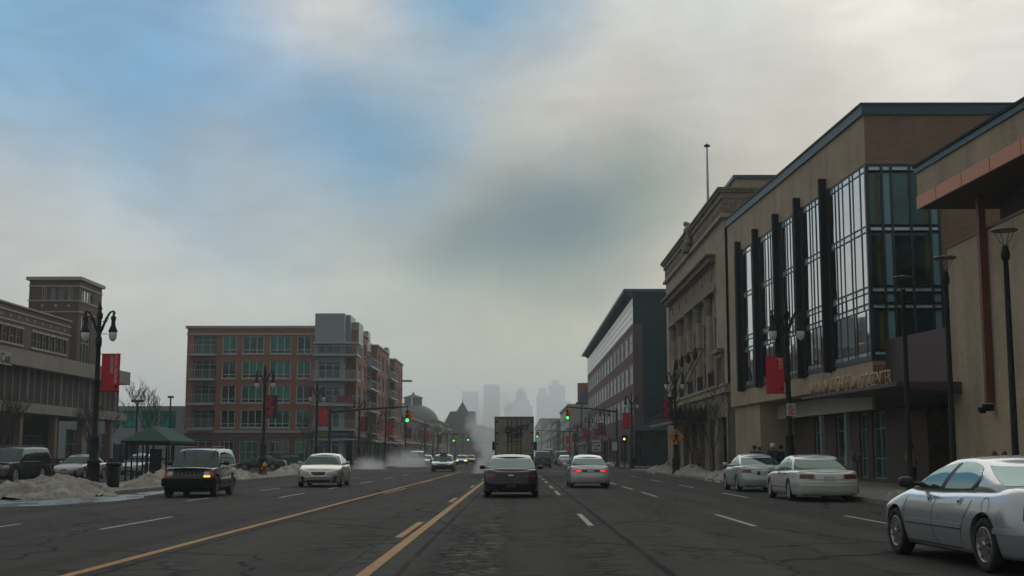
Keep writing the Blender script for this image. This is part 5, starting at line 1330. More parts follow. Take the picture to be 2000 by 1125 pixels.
M['p_champ'] = paint('champagne_paint', (.36, .33, .28), .5, .32, .3); M['p_tan'] = paint('tan_paint', (.33, .30, .26), .45, .35, .3); M['p_purple'] = paint('dark_plum_paint', (.011, .006, .012), .2, .22, .03, .45)
M['p_black'] = paint('black_paint', (.008, .009, .010), .2, .25, .04, .45); M['p_dgreen'] = paint('black_green_paint', (.010, .014, .014), .3, .25, .05, .5); M['p_navy'] = paint('dark_blue_paint', (.012, .016, .024), .3, .22, .06)
M['p_lead'] = paint('white_sedan_paint', (.50, .52, .49), .2, .32, .28)

def wheel(parent, x, y, R_, side, spokes=5, rim='rim', w=.2, sp=.03):
    wh = thing('wheel', None, None, (x, y, R_)); wh.parent = parent
    Q = Matrix.Rotation(side*math.pi/2, 3, 'Y')
    tr = MB(); tr.lathe([(R_*.64, -w/2), (R_*.9, -w/2), (R_*.985, -w*.38), (R_, -w*.2), (R_, w*.2), (R_*.985, w*.38), (R_*.9, w/2), (R_*.68, w/2-.005), (R_*.655, w*.3)], (0, 0, 0), 28, M=Q)
    o = tr.build('tyre', M['tyre'], wh)
    r = MB(); r.lathe([(R_*.66, w*.3), (R_*.655, w*.46), (R_*.6, w*.47), (R_*.57, w*.30), (R_*.55, -w*.2)], (0, 0, 0), 28, M=Q)
    r.lathe([(R_*.13, w*.44), (R_*.12, w*.5), (0, w*.5)], (0, 0, 0), 12, M=Q); 
    for k in range(spokes):
        a = 2*math.pi*k/spokes
        def q(rr, d, zz): v = Vector((rr*math.cos(a)-d*math.sin(a), rr*math.sin(a)+d*math.cos(a), zz)); return Q @ v
        s0, s1 = sp*1.0, sp*.8
        r.hexa([q(R_*.08, -s0, w*.30), q(R_*.61, -s1, w*.30), q(R_*.61, s1, w*.30), q(R_*.08, s0, w*.30), q(R_*.08, -s0*.7, w*.48), q(R_*.61, -s1*.6, w*.45), q(R_*.61, s1*.6, w*.45), q(R_*.08, s0*.7, w*.48)])
    r.build('rim', M[rim], wh)
    d = MB(); d.lathe([(R_*.6, -w*.15), (0, -w*.15)], (0, 0, 0), 20, M=Q); d.build('brake_disc', M['well'], wh)
    return wh
def under_body(c, parent):
    m = MB(); h = c.L/2
    m.box(-c.W2+.3, c.W2-.3, -h+.25, h-.25, .19, .62)
    lo = c.ws[0]+c.ra+.03; hi = c.ws[1]-c.ra-.03
    m.box(-c.W2+.1, c.W2-.1, h-hi, h-lo, .185, .5)
    for a, b in ((.12, c.ws[0]-c.ra-.03), (c.ws[1]+c.ra+.03, c.L-.12)):
        m.box(-c.W2+.22, c.W2-.22, h-b, h-a, .22, .5)
    m.build('underbody', M['well'], parent)
def mirror(c, parent, mat, y=None, z=None, sz=(.10, .07, .075)):
    y = c.ga+.52 if y is None else y
    for sd in (1, -1):
        zz = z or c.zt(y)+.09; m = MB(); p = c.P(c.ts(y), min(zz, c.zt(y)-.03), sd)
        cx = (c.W2+.10)*sd; rows = []
        for i in range(9):
            a = -math.pi/2+math.pi*i/8; r = []
            for k in range(14):
                b = 2*math.pi*k/14; e = lambda q: math.copysign(abs(q)**.6, q)
                r.append((cx+sz[0]*e(math.cos(a))*e(math.cos(b)), c.L/2-y+sz[1]*e(math.sin(a)), zz+sz[2]*e(math.cos(a))*e(math.sin(b))))
            rows.append(r)
        m.grid(rows, 0, True, closed=True); m.tube([(c.wbelt*sd*.97, c.L/2-y-.02, zz-.03), (cx-sd*.03, c.L/2-y, zz-.02)], .03, 6)
        m.build('wing_mirror', M[mat], parent)
def vehicle(name, label, cat, loc, rz, c, pm, glass='cg', spokes=5, rim='rim', sp=.03, lod=2, group=None, side=(), mir='p', wscreen=(.74, .06, .93), rscreen=(.74, .08, .92), front=None, rear=None, doors=(), extras=None, pillar='blacktrim'):
    t = thing(name, label, cat, loc, rz, group)
    c.body().build('body', M[pm], t, merge=.0005); 
    cb = c.green().build('cabin', M[pm], t, merge=.0005)
    under_body(c, t)
    c.screen(*wscreen).build('windscreen', M[glass], t)
    if rscreen: c.screen(rscreen[0], rscreen[1], rscreen[2], True).build('rear_window', M[glass], t)
    for sd in (1, -1):
        for (lo, hi) in side:
            m = MB(); c.side_glass(m, lo, hi, sd); m.build('side_window', M[glass], t)
    for sd in (1, -1):
        for y in c.ws: wheel(t, sd*(c.W2-.115), c.L/2-y, c.R_, sd, spokes, rim, sp=sp)
    if lod > 0: mirror(c, t, pm if mir == 'p' else mir)
    if front: front(c, t, pm)
    if rear: rear(c, t, pm)
    if doors:
        m = MB()
        for d in doors:
            for sd in (1, -1): m.cut(); c.seam(m, d, sd)
        m.build_each('door_seam', M['blacktrim'], t)
    if extras: extras(c, t, pm)
    return t
def pbuild(c, t, name, mat, specs):    # several skin patches in one part per side
    for sd in (1, -1):
        m = MB()
        for sp in specs: c.patch(m, *sp, side=sd)
        m.build(name, M[mat], t)
def cband(c, t, name, mat, *sp, **k):
    m = MB(); c.band(m, *sp, **k); return m.build(name, M[mat], t)
def plate(c, t, z, mat='plate', rear=True, w=.15, h=.075):
    m = MB(); c.band(m, 3 if rear else 0, c.tx(w, rear), z-h, z+h, .012, 6); m.build('number_plate', M[mat], t)
def handle(c, t, ys, z, mat, w=.11):
    for sd in (1, -1):
        for y in ys: m = MB(); c.patch(m, c.ts(y-w), c.ts(y+w), z-.018, z+.018, sd, .03, 6, 2); m.build('door_handle', M[mat], t)
S2 = lambda *p: list(p)

# ---- silver saloon passing on the right, nearest the camera
def v_near():
    c = Car(L=5.12, W=1.89, H=1.40, wb=2.97, fo=1.0, R_=.335, deck=[(0, .60), (.25, .70), (.8, .84), (1.45, .965), (2.3, .955), (3.3, .985), (4.0, 1.0), (4.5, 1.03), (4.85, 1.0), (5.02, .93)],
            fl=.9, rl=.75, nf=2.6, nr=2.7, sill=.2, sh=.13, ga=1.28, gb=2.25, gc=3.45, gd=4.42, wbelt=.83, wroof=.60, crown=.035, gfl=.35, grl=.45, gn=3.6, bulge=.045, taper=.04, arch=.385,
            roof=[(2.25, 1.335), (2.6, 1.385), (2.95, 1.395), (3.3, 1.365), (3.45, 1.335)],
            sprof=[(.15, .09), (.3, .035), (.5, .0), (.62, .0), (.8, .03), (1.0, .085)], rprof=[(.15, .14), (.3, .03), (.5, 0), (.62, .02), (.8, .05), (1.0, .16)])
    def ex(c, t, pm):
        for sd in (1, -1):
            m = MB(); c.patch(m, c.ts(1.48), c.ts(2.40), .50, .555, sd, .016, 14, 2); c.patch(m, c.ts(2.42), c.ts(3.36), .50, .555, sd, .016, 14, 2); m.build('side_moulding', M[pm], t)
            m = MB(); c.patch(m, c.ts(1.48), c.ts(3.36), .486, .499, sd, .010, 20, 1); m.build('moulding_shade_strip', M['blacktrim'], t)  # dark strip painted in as the shade under the moulding
            m = MB(); c.patch(m, c.ts(4.27)-.0, 2.45, .49, .55, sd, .016, 12, 2); m.build('bumper_moulding', M[pm], t)
            m = MB(); q = [(4.02+.105*math.cos(a), .80+.105*math.sin(a)) for a in [2*math.pi*k/20 for k in range(21)]]; c.seam(m, q, sd, .005); m.build('fuel_flap', M['blacktrim'], t)
            m = MB(); 
            for lo, hi in (([(2.50, .97), (2.60, .975)], [(2.79, 1.315), (2.88, 1.325)]),): c.side_glass(m, lo, hi, sd, .009, 4)
            m.build('door_pillar', M['blacktrim'], t)
            m = MB(); c.side_glass(m, [(3.46, 1.0), (3.62, 1.02)], [(3.70, 1.16), (3.715, 1.17)], sd, .009, 5); m.build('window_corner', M['blacktrim'], t)
            sl = MB(); yy = [1.60, 1.9, 2.3, 2.7, 3.1, 3.5]
            c.side_glass(sl, [(1.58, .962), (2.5, .958), (3.52, .985)], [(1.58, .978), (2.5, .975), (3.52, 1.003)], sd, .011, 14); sl.build('belt_moulding', M['blacktrim'], t)
            for y in (2.28, 3.25):
                m = MB(); q = [c.P(c.ts(y+.075*math.cos(a)), .845+.05*math.sin(a), sd, .008) for a in [2*math.pi*k/16 for k in range(16)]]
                q2 = [c.P(c.ts(y+.085*math.cos(a)), .845+.058*math.sin(a), sd, -.004) for a in [2*math.pi*k/16 for k in range(16)]]
                m.grid([q2+[q2[0]], q+[q[0]]], 0, True); m.add(q, [tuple(range(16))]); o = m.build('handle_cup', M[pm], t)
                m = MB(); c.patch(m, c.ts(y-.065), c.ts(y+.065), .85, .885, sd, .022, 5, 2); m.build('door_handle', M[pm], t)
                m = MB(); c.patch(m, c.ts(y-.045), c.ts(y+.03), .815, .845, sd, .0095, 4, 1); m.build('handle_gap', M['blacktrim'], t)
            m = MB(); c.patch(m, 2.34, 2.62, .66, .84, sd, .008, 10, 4); m.build('tail_light', M['red'], t)
        cband(c, t, 'grille', 'blacktrim', 0, .4, .42, .56); pbuild(c, t, 'headlight', 'lens', [(.5, .85, .56, .66)])
        plate(c, t, .62)
    t = vehicle('silver_sedan', 'large silver sedan passing closest to the viewer, with spoked wheels and round fuel flap', 'car', (6.50, 17.38, 0), R(4.0), c, 'p_silver', 'cg_l', 10, 'rim', .017,
        side=[(S2((1.56, .985), (2.47, .975)), S2((1.80, 1.06), (2.2, 1.24), (2.76, 1.325))), (S2((2.62, .985), (3.1, .99), (3.50, 1.005)), S2((2.90, 1.335), (3.2, 1.325), (3.5, 1.27), (3.66, 1.16)))],
        doors=[[(1.42, .25), (1.36, .45), (1.38, .7), (1.50, .9)], [(2.55, .25), (2.42, .4), (2.40, .7), (2.52, .9)], [(3.28, .25), (3.32, .42), (3.42, .62), (3.62, .86)], [(1.42, .25), (3.28, .25)]],
        mir='blacktrim', wscreen=(.7, .05, .94), rscreen=(.62, .1, .86), extras=ex)
    return t
# ---- generic nose and tail treatments
def tail(lens=.30, z=(.66, .82), wrap=.25, mat='red', pz=.72, pmat='plate', lid=True, bump=None, pw_=.16):
    def f(c, t, pm):
        a, b = c.tx(c.W2-.12-lens), 3-1.0+0
        pbuild(c, t, 'tail_light', mat, [(2.5-wrap*.85, c.tx(c.W2*.96-lens), z[0], z[1])])
        plate(c, t, pz, pmat, True, pw_)
        if bump: cband(c, t, 'bumper_strip', bump[0], 3, 2.25, bump[1], bump[2], off=.012)
        if lid:
            m = MB(); zt = c.zt(c.L-.1)
            for sd in (1, -1):
                x = c.W2*.96-lens-.03
                tq = c.tx(x); m2 = MB()
                c.patch(m, tq-.004, tq+.004, z[0]-.02, zt-.09, sd, .003, 1, 4)
            c.band(m, 3, c.tx(c.W2-.32), z[0]-.03, z[0]-.018, .003, 10); m.build('boot_seam', M['blacktrim'], t)
        m = MB(); c.patch(m, 3, c.tx(.09), c.zt(c.L-.05)-.16, c.zt(c.L-.05)-.125, 1, .01, 4, 2); c.patch(m, 3, c.tx(.09), c.zt(c.L-.05)-.16, c.zt(c.L-.05)-.125, -1, .01, 4, 2); m.build('badge', M['chrome'], t)
    return f
def nose(g=(.0, .35, .52, .64), h=(.55, .95, .55, .66), gm='blacktrim', bump=None, hm='lens', low=True, turn=None):
    def f(c, t, pm):
        cband(c, t, 'grille', gm, g[0], c.tx(g[1], False), g[2], g[3])
        pbuild(c, t, 'headlight', hm, [(c.tx(h[0]*c.W2, False), h[1], h[2], h[3])])
        if bump: cband(c, t, 'bumper_strip', bump[0], 0, .95, bump[1], bump[2], off=.015)
        if low: cband(c, t, 'air_intake', 'blacktrim', 0, c.tx(.55*c.W2, False), .24, .33)
        plate(c, t, .44, 'plate', False, .15, .06) if False else None
        if turn: turn(c, t)
    return f
def sedan_side(c, z0=None, n=2, roofz=None, tip=.34, rear=.3, top=.055):
    a, b, d, e = c.ga, c.gb, c.gc, c.gd; zb = lambda y: c.zt(y)+.035; zt = lambda y: c.zr(y)-.085
    y0 = a+tip; y1 = e-rear; ym = (b+d)/2+.1; yt0 = b+.13; yt1 = d-.02
    return [(S2((y0, zb(y0)), (ym-.04, zb(ym))), S2((yt0, zt(b)-.02), (ym-.02, zt(ym)))), (S2((ym+.05, zb(ym)), (y1-.12, zb(y1))), S2((ym+.06, zt(ym)), (yt1, zt(d)-.01)))]
def sdoors(c):
    ym = (c.gb+c.gc)/2+.1; y0 = c.ga+.25; y1 = c.ws[1]-.1
    return [[(y0, .27), (y0-.03, .55), (y0+.05, c.zt(y0)-.08)], [(ym, .27), (ym-.01, c.zt(ym)-.08)], [(y1-.3, .27), (y1-.28, .5), (y1+.03, .72), (y1+.08, c.zt(y1)-.08)], [(y0, .27), (y1-.3, .27)]]
def gen_sedan(name, label, loc, rz, pm, front=None, rear=None, L=4.8, W=1.8, H=1.42, glass='cg', lod=1, cat='car', group=None, rim='rim', spokes=6, extras=None, ct=None, **kw):
    d = dict(L=L, W=W, H=H, wb=L*.565, fo=L*.19, R_=.31, deck=[(0, .62), (.3, .72), (L*.28, .90), (L*.5, .91), (L*.8, .95), (L-.25, .95), (L, .88)], fl=.7, rl=.55,
             ga=L*.265, gb=L*.42, gc=L*.675, gd=L*.835, sh=.08)
    d.update(kw); c = Car(**d)
    return vehicle(name, label, cat, loc, rz, c, pm, glass, spokes, rim, .03, lod, group, sedan_side(c), 'p', front=front or nose(), rear=rear or tail(), doors=sdoors(c), extras=extras)
def lead_extras(c, t, pm):
    handle(c, t, (2.4, 3.3), .80, pm)
    cband(c, t, 'bumper_ridge', pm, 3, 2.1, .575, .61, off=.02)
    m = MB(); m.tube([(-.45, -c.L/2+.5, .27), (-.45, -c.L/2+.06, .25)], .035, 10); m.build('exhaust_pipe', M['greytrim'], t)
v_near()
gen_sedan('dark_sedan', 'dark plum sedan just ahead in our lane with a blue plate', (-.24, 45.55, 0), 0, 'p_purple', L=4.85, W=1.88, H=1.42, glass='cg',
          rear=tail(.34, (.69, .83), .3, 'red', .43, 'plate_b'), extras=lead_extras, nr=3.0, rl=.6, gc=3.15, gd=4.12, crown=.04, wroof=.66, wbelt=.84)
def lead2(c, t, pm):
    cband(c, t, 'reflector_band', 'blacktrim', 3, c.tx(.42), .70, .79)
    for sd in (1, -1):
        m = MB(); c.patch(m, c.tx(.47), c.tx(.66), .715, .775, sd, .012, 5, 2); m.build('lit_bulb', M['red_hot'], t)
    handle(c, t, (2.5, 3.35), .80, pm)
gen_sedan('white_sedan', 'white sedan braking in the lane beside the dark plum one, red lamps lit', (3.14, 58.7, 0), R(.6), 'p_lead', L=4.85, W=1.79, H=1.40, rear=tail(.36, (.69, .80), .2, 'red_on', .745), extras=lead2, wroof=.60, gc=3.2, gd=3.95)
def caprice(c, t, pm):
    cband(c, t, 'bumper_strip', 'p_white', 3, 1.93, .50, .56, off=.02); cband(c, t, 'bumper_gap', 'greytrim', 3, 2.06, .565, .578, off=.004)
    for sd in (1, -1): m = MB(); c.patch(m, c.ts(1.3), c.ts(3.9), .40, .43, sd, .01, 20, 1); m.build('side_moulding', M['chrome'], t)
    handle(c, t, (2.6, 3.5), .84, 'blacktrim')
gen_sedan('white_sedan', 'long white sedan parked at the kerb before the music hall entrance', (9.47, 42.15, 0), R(.4), 'p_white', L=5.42, W=1.97, H=1.42, wb=2.94, fo=1.05, rear=tail(.46, (.70, .84), .28, 'red', .70, 'plate', pw_=.17), extras=caprice, R_=.33, gc=3.75, gd=4.5, ga=1.5, gb=2.3, wroof=.68, wbelt=.88, rl=.5, nr=3.6, crown=.03, arch=.38)
def lexus(c, t, pm):
    handle(c, t, (2.45, 3.35), .80, pm); cband(c, t, 'number_surround', 'greytrim', 3, c.tx(.3), .655, .80, off=.004)
gen_sedan('silver_sedan', 'silver sedan parked directly ahead of the long white parked one', (9.5, 52.4, 0), R(.4), 'p_silver2', L=4.86, W=1.81, H=1.45, wb=2.72, rear=tail(.34, (.74, .87), .35, 'red', .73), extras=lexus, wroof=.60, gc=3.25, gd=4.25, deck=[(0, .64), (.3, .74), (1.35, .95), (2.4, .97), (4.0, 1.02), (4.6, 1.02), (4.86, .95)])
def lincoln(c, t, pm):
    m = MB(); rows = []
    for sd in (1, -1): c.patch(m, 0, c.tx(.40, False), (lambda k: .50+.10*k**3), (lambda k: .725-.01*k), sd, .03, 10, 4)
    m.build('grille_surround', M['chrome'], t)
    m = MB()
    for sd in (1, -1): c.patch(m, 0, c.tx(.345, False), (lambda k: .53+.09*k**3), (lambda k: .695-.01*k), sd, .045, 10, 4)
    m.build('grille', M['blacktrim'], t)
    for sd in (1, -1): m = MB(); c.patch(m, .80, .97, .57, .67, sd, .010, 5, 2); m.build('corner_light', M['amber'], t)
    cband(c, t, 'bumper_strip', 'chrome', 0, .9, .475, .495, off=.02); handle(c, t, (2.7, 3.6), .84, pm)
gen_sedan('champagne_sedan', 'champagne luxury sedan with oval chrome grille coming towards us', (-8.95, 60.0, 0), R(182), 'p_champ', L=5.47, W=1.99, H=1.48, wb=2.99, fo=1.0, R_=.34, front=nose((.0, .30, .55, .66), (.50, .84, .57, .69)), extras=lincoln, deck=[(0, .70), (.3, .80), (1.5, .98), (2.6, .97), (4.6, 1.0), (5.2, 1.0), (5.47, .92)], ga=1.45, gb=2.3, gc=3.75, gd=4.6, wroof=.66, wbelt=.90, nf=2.7, fl=.75, glass='cg')
def crown(c, t, pm):
    m = MB(); m.box(-.35, .35, .05, .35, c.H+.02, c.H+.16); m.build('roof_lamp', plain('red_roof_lamp', (.30, .012, .015), .35), t)
gen_sedan('dark_sedan', 'dark oncoming sedan with a red lamp bar on its roof', (-6.62, 114.7, 0), R(180), 'p_navy', L=5.38, W=1.98, H=1.46, wb=2.91, fo=1.0, front=nose((.0, .42, .56, .66), (.52, .95, .56, .67), bump=('greytrim', .44, .5)), extras=crown, rim='rim_d')
gen_sedan('tan_sedan', 'tan sedan parked behind the black sport utility in the car park', (-26.7, 78.9, 0), R(180-5), 'p_tan', L=5.0, W=1.85, H=1.44, nf=2.4, front=nose((0, .2, .52, .6), (.45, .97, .58, .68)))
gen_sedan('silver_sedan', 'silver car parked half behind the bus shelter', (-27.9, 95.4, 0), R(172), 'p_silver2', L=4.6, W=1.76, H=1.5, front=nose((0, .4, .5, .6), (.5, .95, .58, .7)))
gen_sedan('dark_sedan', 'dark sedan standing broadside in the cross street before the bank sign', (-25.2, 127, 0), R(88), 'p_black', L=4.85, W=1.8, H=1.42)
gen_sedan('green_sedan', 'dark green sedan partly hidden behind the oncoming black off-roader', (-27.6, 118, 0), R(165), 'p_dgreen', L=4.7, W=1.76, H=1.42)
gen_sedan('pale_sedan', 'pale sedan driving ahead beside the dark tall wagon', (6.15, 171, 0), 0, 'p_silver2', L=4.8, W=1.82, H=1.4, lod=1, rim='rim_d', rear=tail(.34, (.66, .78), .2, 'red', .72))
gen_sedan('maroon_sedan', 'dark red-lamped car parked by the kerb beyond the braking white sedan', (7.6, 152, 0), 0, 'p_navy', L=4.8, W=1.82, H=1.44, lod=1, rim='rim_d', rear=tail(.34, (.66, .82), .2, 'red', .72))
gen_sedan('dark_sedan', 'far dark oncoming car with one bright headlamp', (-8.5, 195, 0), R(180), 'p_navy', L=4.8, W=1.8, H=1.42, lod=1, rim='rim_d', front=nose((0, .4, .5, .6), (.5, .9, .55, .66), hm='head_on'))
gen_sedan('pale_sedan', 'pale parked car in the steam behind the oncoming lamp-bar sedan', (-12.6, 178, 0), R(180), 'p_silver2', L=4.7, W=1.8, H=1.42, lod=1, rim='rim_d')
gen_sedan('dark_sedan', 'far dark car behind the one with a bright headlamp', (-8.2, 222, 0), R(180), 'p_black', L=4.7, W=1.8, H=1.42, lod=1, rim='rim_d')
# ---- tall wagons
def suv_side(c, n=3):
    zb = lambda y: c.zt(y)+.04; zt = lambda y: c.zr(y)-.11; out = []
    y0, y1 = c.ga+.33, c.gd-.25; yt0, yt1 = c.gb+.12, c.gc-.10
    cut = [0, .36, .68, 1.0]
    for a, b in zip(cut[:-1], cut[1:]):
        ya, yb = y0+(y1-y0)*a+.04, y0+(y1-y0)*b-.04; ta, tb = yt0+(yt1-yt0)*a+.04, yt0+(yt1-yt0)*b-.04
        out.append((S2((ya, zb(ya)), (yb, zb(yb))), S2((ta, zt(ta)), (tb, zt(tb)))))
    return out
def gen_suv(name, label, loc, rz, pm, cat, L=4.5, W=1.77, H=1.7, glass='cg', front=None, rear=None, extras=None, group=None, rim='rim', lod=1, spokes=5, belt=1.08, hood=1.0, R_=.36, **kw):
    d = dict(L=L, W=W, H=H, wb=L*.597, fo=L*.17, R_=R_, deck=[(0, hood-.14), (.12, hood-.06), (.4, hood-.01), (L*.25, hood+.03), (L*.3, belt), (L*.6, belt), (L-.2, belt), (L, belt-.05)], fl=.35, rl=.25, nf=4.5, nr=5,
             ga=L*.25, gb=L*.37, gc=L-.33, gd=L-.08, wbelt=W/2-.06, wroof=W/2-.20, sill=.3, sh=.06, gn=6, grl=.12, gfl=.2, crown=.03, bulge=.02, arch=R_+.08,
             roof=[(L*.37, H-.08), (L*.45, H-.03), (L*.65, H), (L-.5, H-.02), (L-.33, H-.05)])
    d.update(kw); c = Car(**d); ym = c.ga+(c.gd-c.ga)*.40
    drs = [[(c.ga+.2, .36), (c.ga+.2, c.zt(c.ga+.2)-.06)], [(ym, .36), (ym, c.zt(ym)-.06)], [(c.ws[1]-.38, .36), (c.ws[1]-.35, .6), (c.ws[1]-.05, .9), (c.ws[1]-.05, c.zt(3)-.06)]]
    return vehicle(name, label, cat, loc, rz, c, pm, glass, spokes, rim, .045, lod, group, suv_side(c), 'blacktrim', wscreen=(.8, .05, .93), rscreen=(.8, .1, .88), front=front or nose((0, .5, .62, .76), (.68, .95, .62, .76)), rear=rear or tail(.16, (.7, .98), .3, 'red', .8, lid=False), doors=drs, extras=extras)
def jeep_front(c, t, pm):
    h = c.tx(.33*2, False)
    cband(c, t, 'grille', pm, 0, c.tx(.54, False), .70, .90, off=.012)
    m = MB()
    for k in range(7):
        x = (k-3)*.135; 
        a, b = c.P(c.tx(max(.0, abs(x)-.035), False), .72, 1, .016), None
        y = c.P(c.tx(abs(x), False), .8, 1, .016).y
        m.cut(); m.box(x-.038, x+.038, y-.01, y+.012, .72, .885)
    m.build_each('grille_slot', M['blacktrim'], t)
    for sd in (1, -1):
        m = MB(); c.patch(m, c.tx(.56, False), c.tx(.79, False), .755, .90, sd, .016, 5, 3); m.build('headlight', M['lens'], t)
        lit = sd < 0
        m = MB(); c.patch(m, c.tx(.56, False), c.tx(.79, False), .685, .75, sd, .018, 5, 2); m.build('indicator', M['amber_on' if sd == -1 else 'amber'], t)
        m = MB(); c.patch(m, c.tx(.80, False), .98, .70, .90, sd, .012, 4, 2); m.build('side_marker', M['amber'], t)
        m = MB(); c.patch(m, c.ts(1.2), c.ts(3.0), .48, .60, sd, .02, 14, 2); m.build('door_cladding', M['greytrim'], t)
    cband(c, t, 'bumper', 'matt_black', 0, 1.0, .38, .64, off=.07)
    handle(c, t, (1.95, 2.75), .97, 'blacktrim')
    m = MB()
    for sd in (1, -1): m.cut(); m.tube([(sd*.52, .9, c.H-.02), (sd*.52, .8, c.H+.05), (sd*.52, -1.5, c.H+.05), (sd*.52, -1.6, c.H-.02)], .018, 6)
    m.build_each('roof_rail', M['blacktrim'], t)
    m = MB(); m.box(-.25, .35, -.9, -.5, c.H+.02, c.H+.09) ; m.build('roof_load', plain('red_load', (.22, .03, .03), .6), t)
gen_suv('black_suv', 'black off-roader coming towards us with one amber indicator lit', (-11.2, 45.7, 0), R(182), 'p_black', 'sport utility', L=4.5, W=1.77, H=1.66, front=jeep_front, glass='cg', rim='rim_d', hood=1.0, belt=1.06)
def durango(c, t, pm):
    cband(c, t, 'grille', 'blacktrim', 0, c.tx(.40, False), .74, .93, off=.012)
    m = MB()
    for sd in (1, -1): c.patch(m, 0, c.tx(.42, False), .93, .965, sd, .02, 6, 1); c.patch(m, 0, c.tx(.40, False), .825, .85, sd, .02, 6, 1); c.patch(m, c.tx(.38, False), c.tx(.42, False), .74, .93, sd, .02, 1, 3)
    m.build('chrome_cross', M['chrome'], t)
    pbuild(c, t, 'headlight', 'lens', [(c.tx(.5, False), .93, .82, .93)]); pbuild(c, t, 'indicator', 'amber', [(c.tx(.5, False), .95, .74, .81)])
    cband(c, t, 'bumper', pm, 0, 1.0, .42, .70, off=.06)
    for sd in (1, -1):
        m = MB(); c.patch(m, c.ts(1.5), c.ts(3.3), .60, .625, sd, .014, 12, 1); m.build('side_moulding', M['chrome'], t)
    m = MB()
    for sd in (1, -1): m.cut(); m.tube([(sd*.58, .6, c.H-.02), (sd*.58, .5, c.H+.06), (sd*.58, -1.9, c.H+.06), (sd*.58, -2.0, c.H-.02)], .02, 6)
    m.build_each('roof_rail', M['blacktrim'], t); handle(c, t, (2.2, 3.05), .98, pm)
gen_suv('black_suv', 'black sport utility with bright wheels and chrome grille parked before the clinic', (-26.35, 67.6, 0), R(180-6), 'p_dgreen', 'sport utility', L=4.9, W=1.82, H=1.84, front=durango, rim='rim', hood=1.06, belt=1.14, R_=.39, glass='cg')
gen_suv('dark_minivan', 'dark tall minivan driving ahead beyond the lorry', (2.85, 150.3, 0), 0, 'p_black', 'minivan', L=4.9, W=1.95, H=1.86, glass='cg_d', hood=.95, belt=1.08, R_=.33, rim='rim_d', rear=tail(.2, (.98, 1.16), .3, 'red', .95, lid=False))
gen_suv('dark_suv', 'far dark sport utility ahead of the pale sedan', (6.3, 189, 0), 0, 'p_dgreen', 'sport utility', L=4.9, W=1.95, H=1.95, glass='cg_d', rim='rim_d')
gen_suv('beige_van', 'beige high van far ahead between the minivan and the sport utility', (5.4, 236, 0), 0, 'p_tan', 'van', L=5.6, W=2.05, H=2.55, belt=1.25, glass='cg', rim='rim_d')
gen_suv('white_van', 'white van almost lost in low steam by the apartment kerb', (-12.9, 164, 0), R(180), 'p_lead', 'van', L=5.0, W=1.95, H=1.95, belt=1.12, glass='cg', rim='rim_d')
gen_suv('dark_suv', 'dark sport utility parked in front of the apartment windows', (-33.5, 140, 0), R(150), 'p_dgreen', 'sport utility', L=4.8, W=1.85, H=1.8, glass='cg', rim='rim_d')

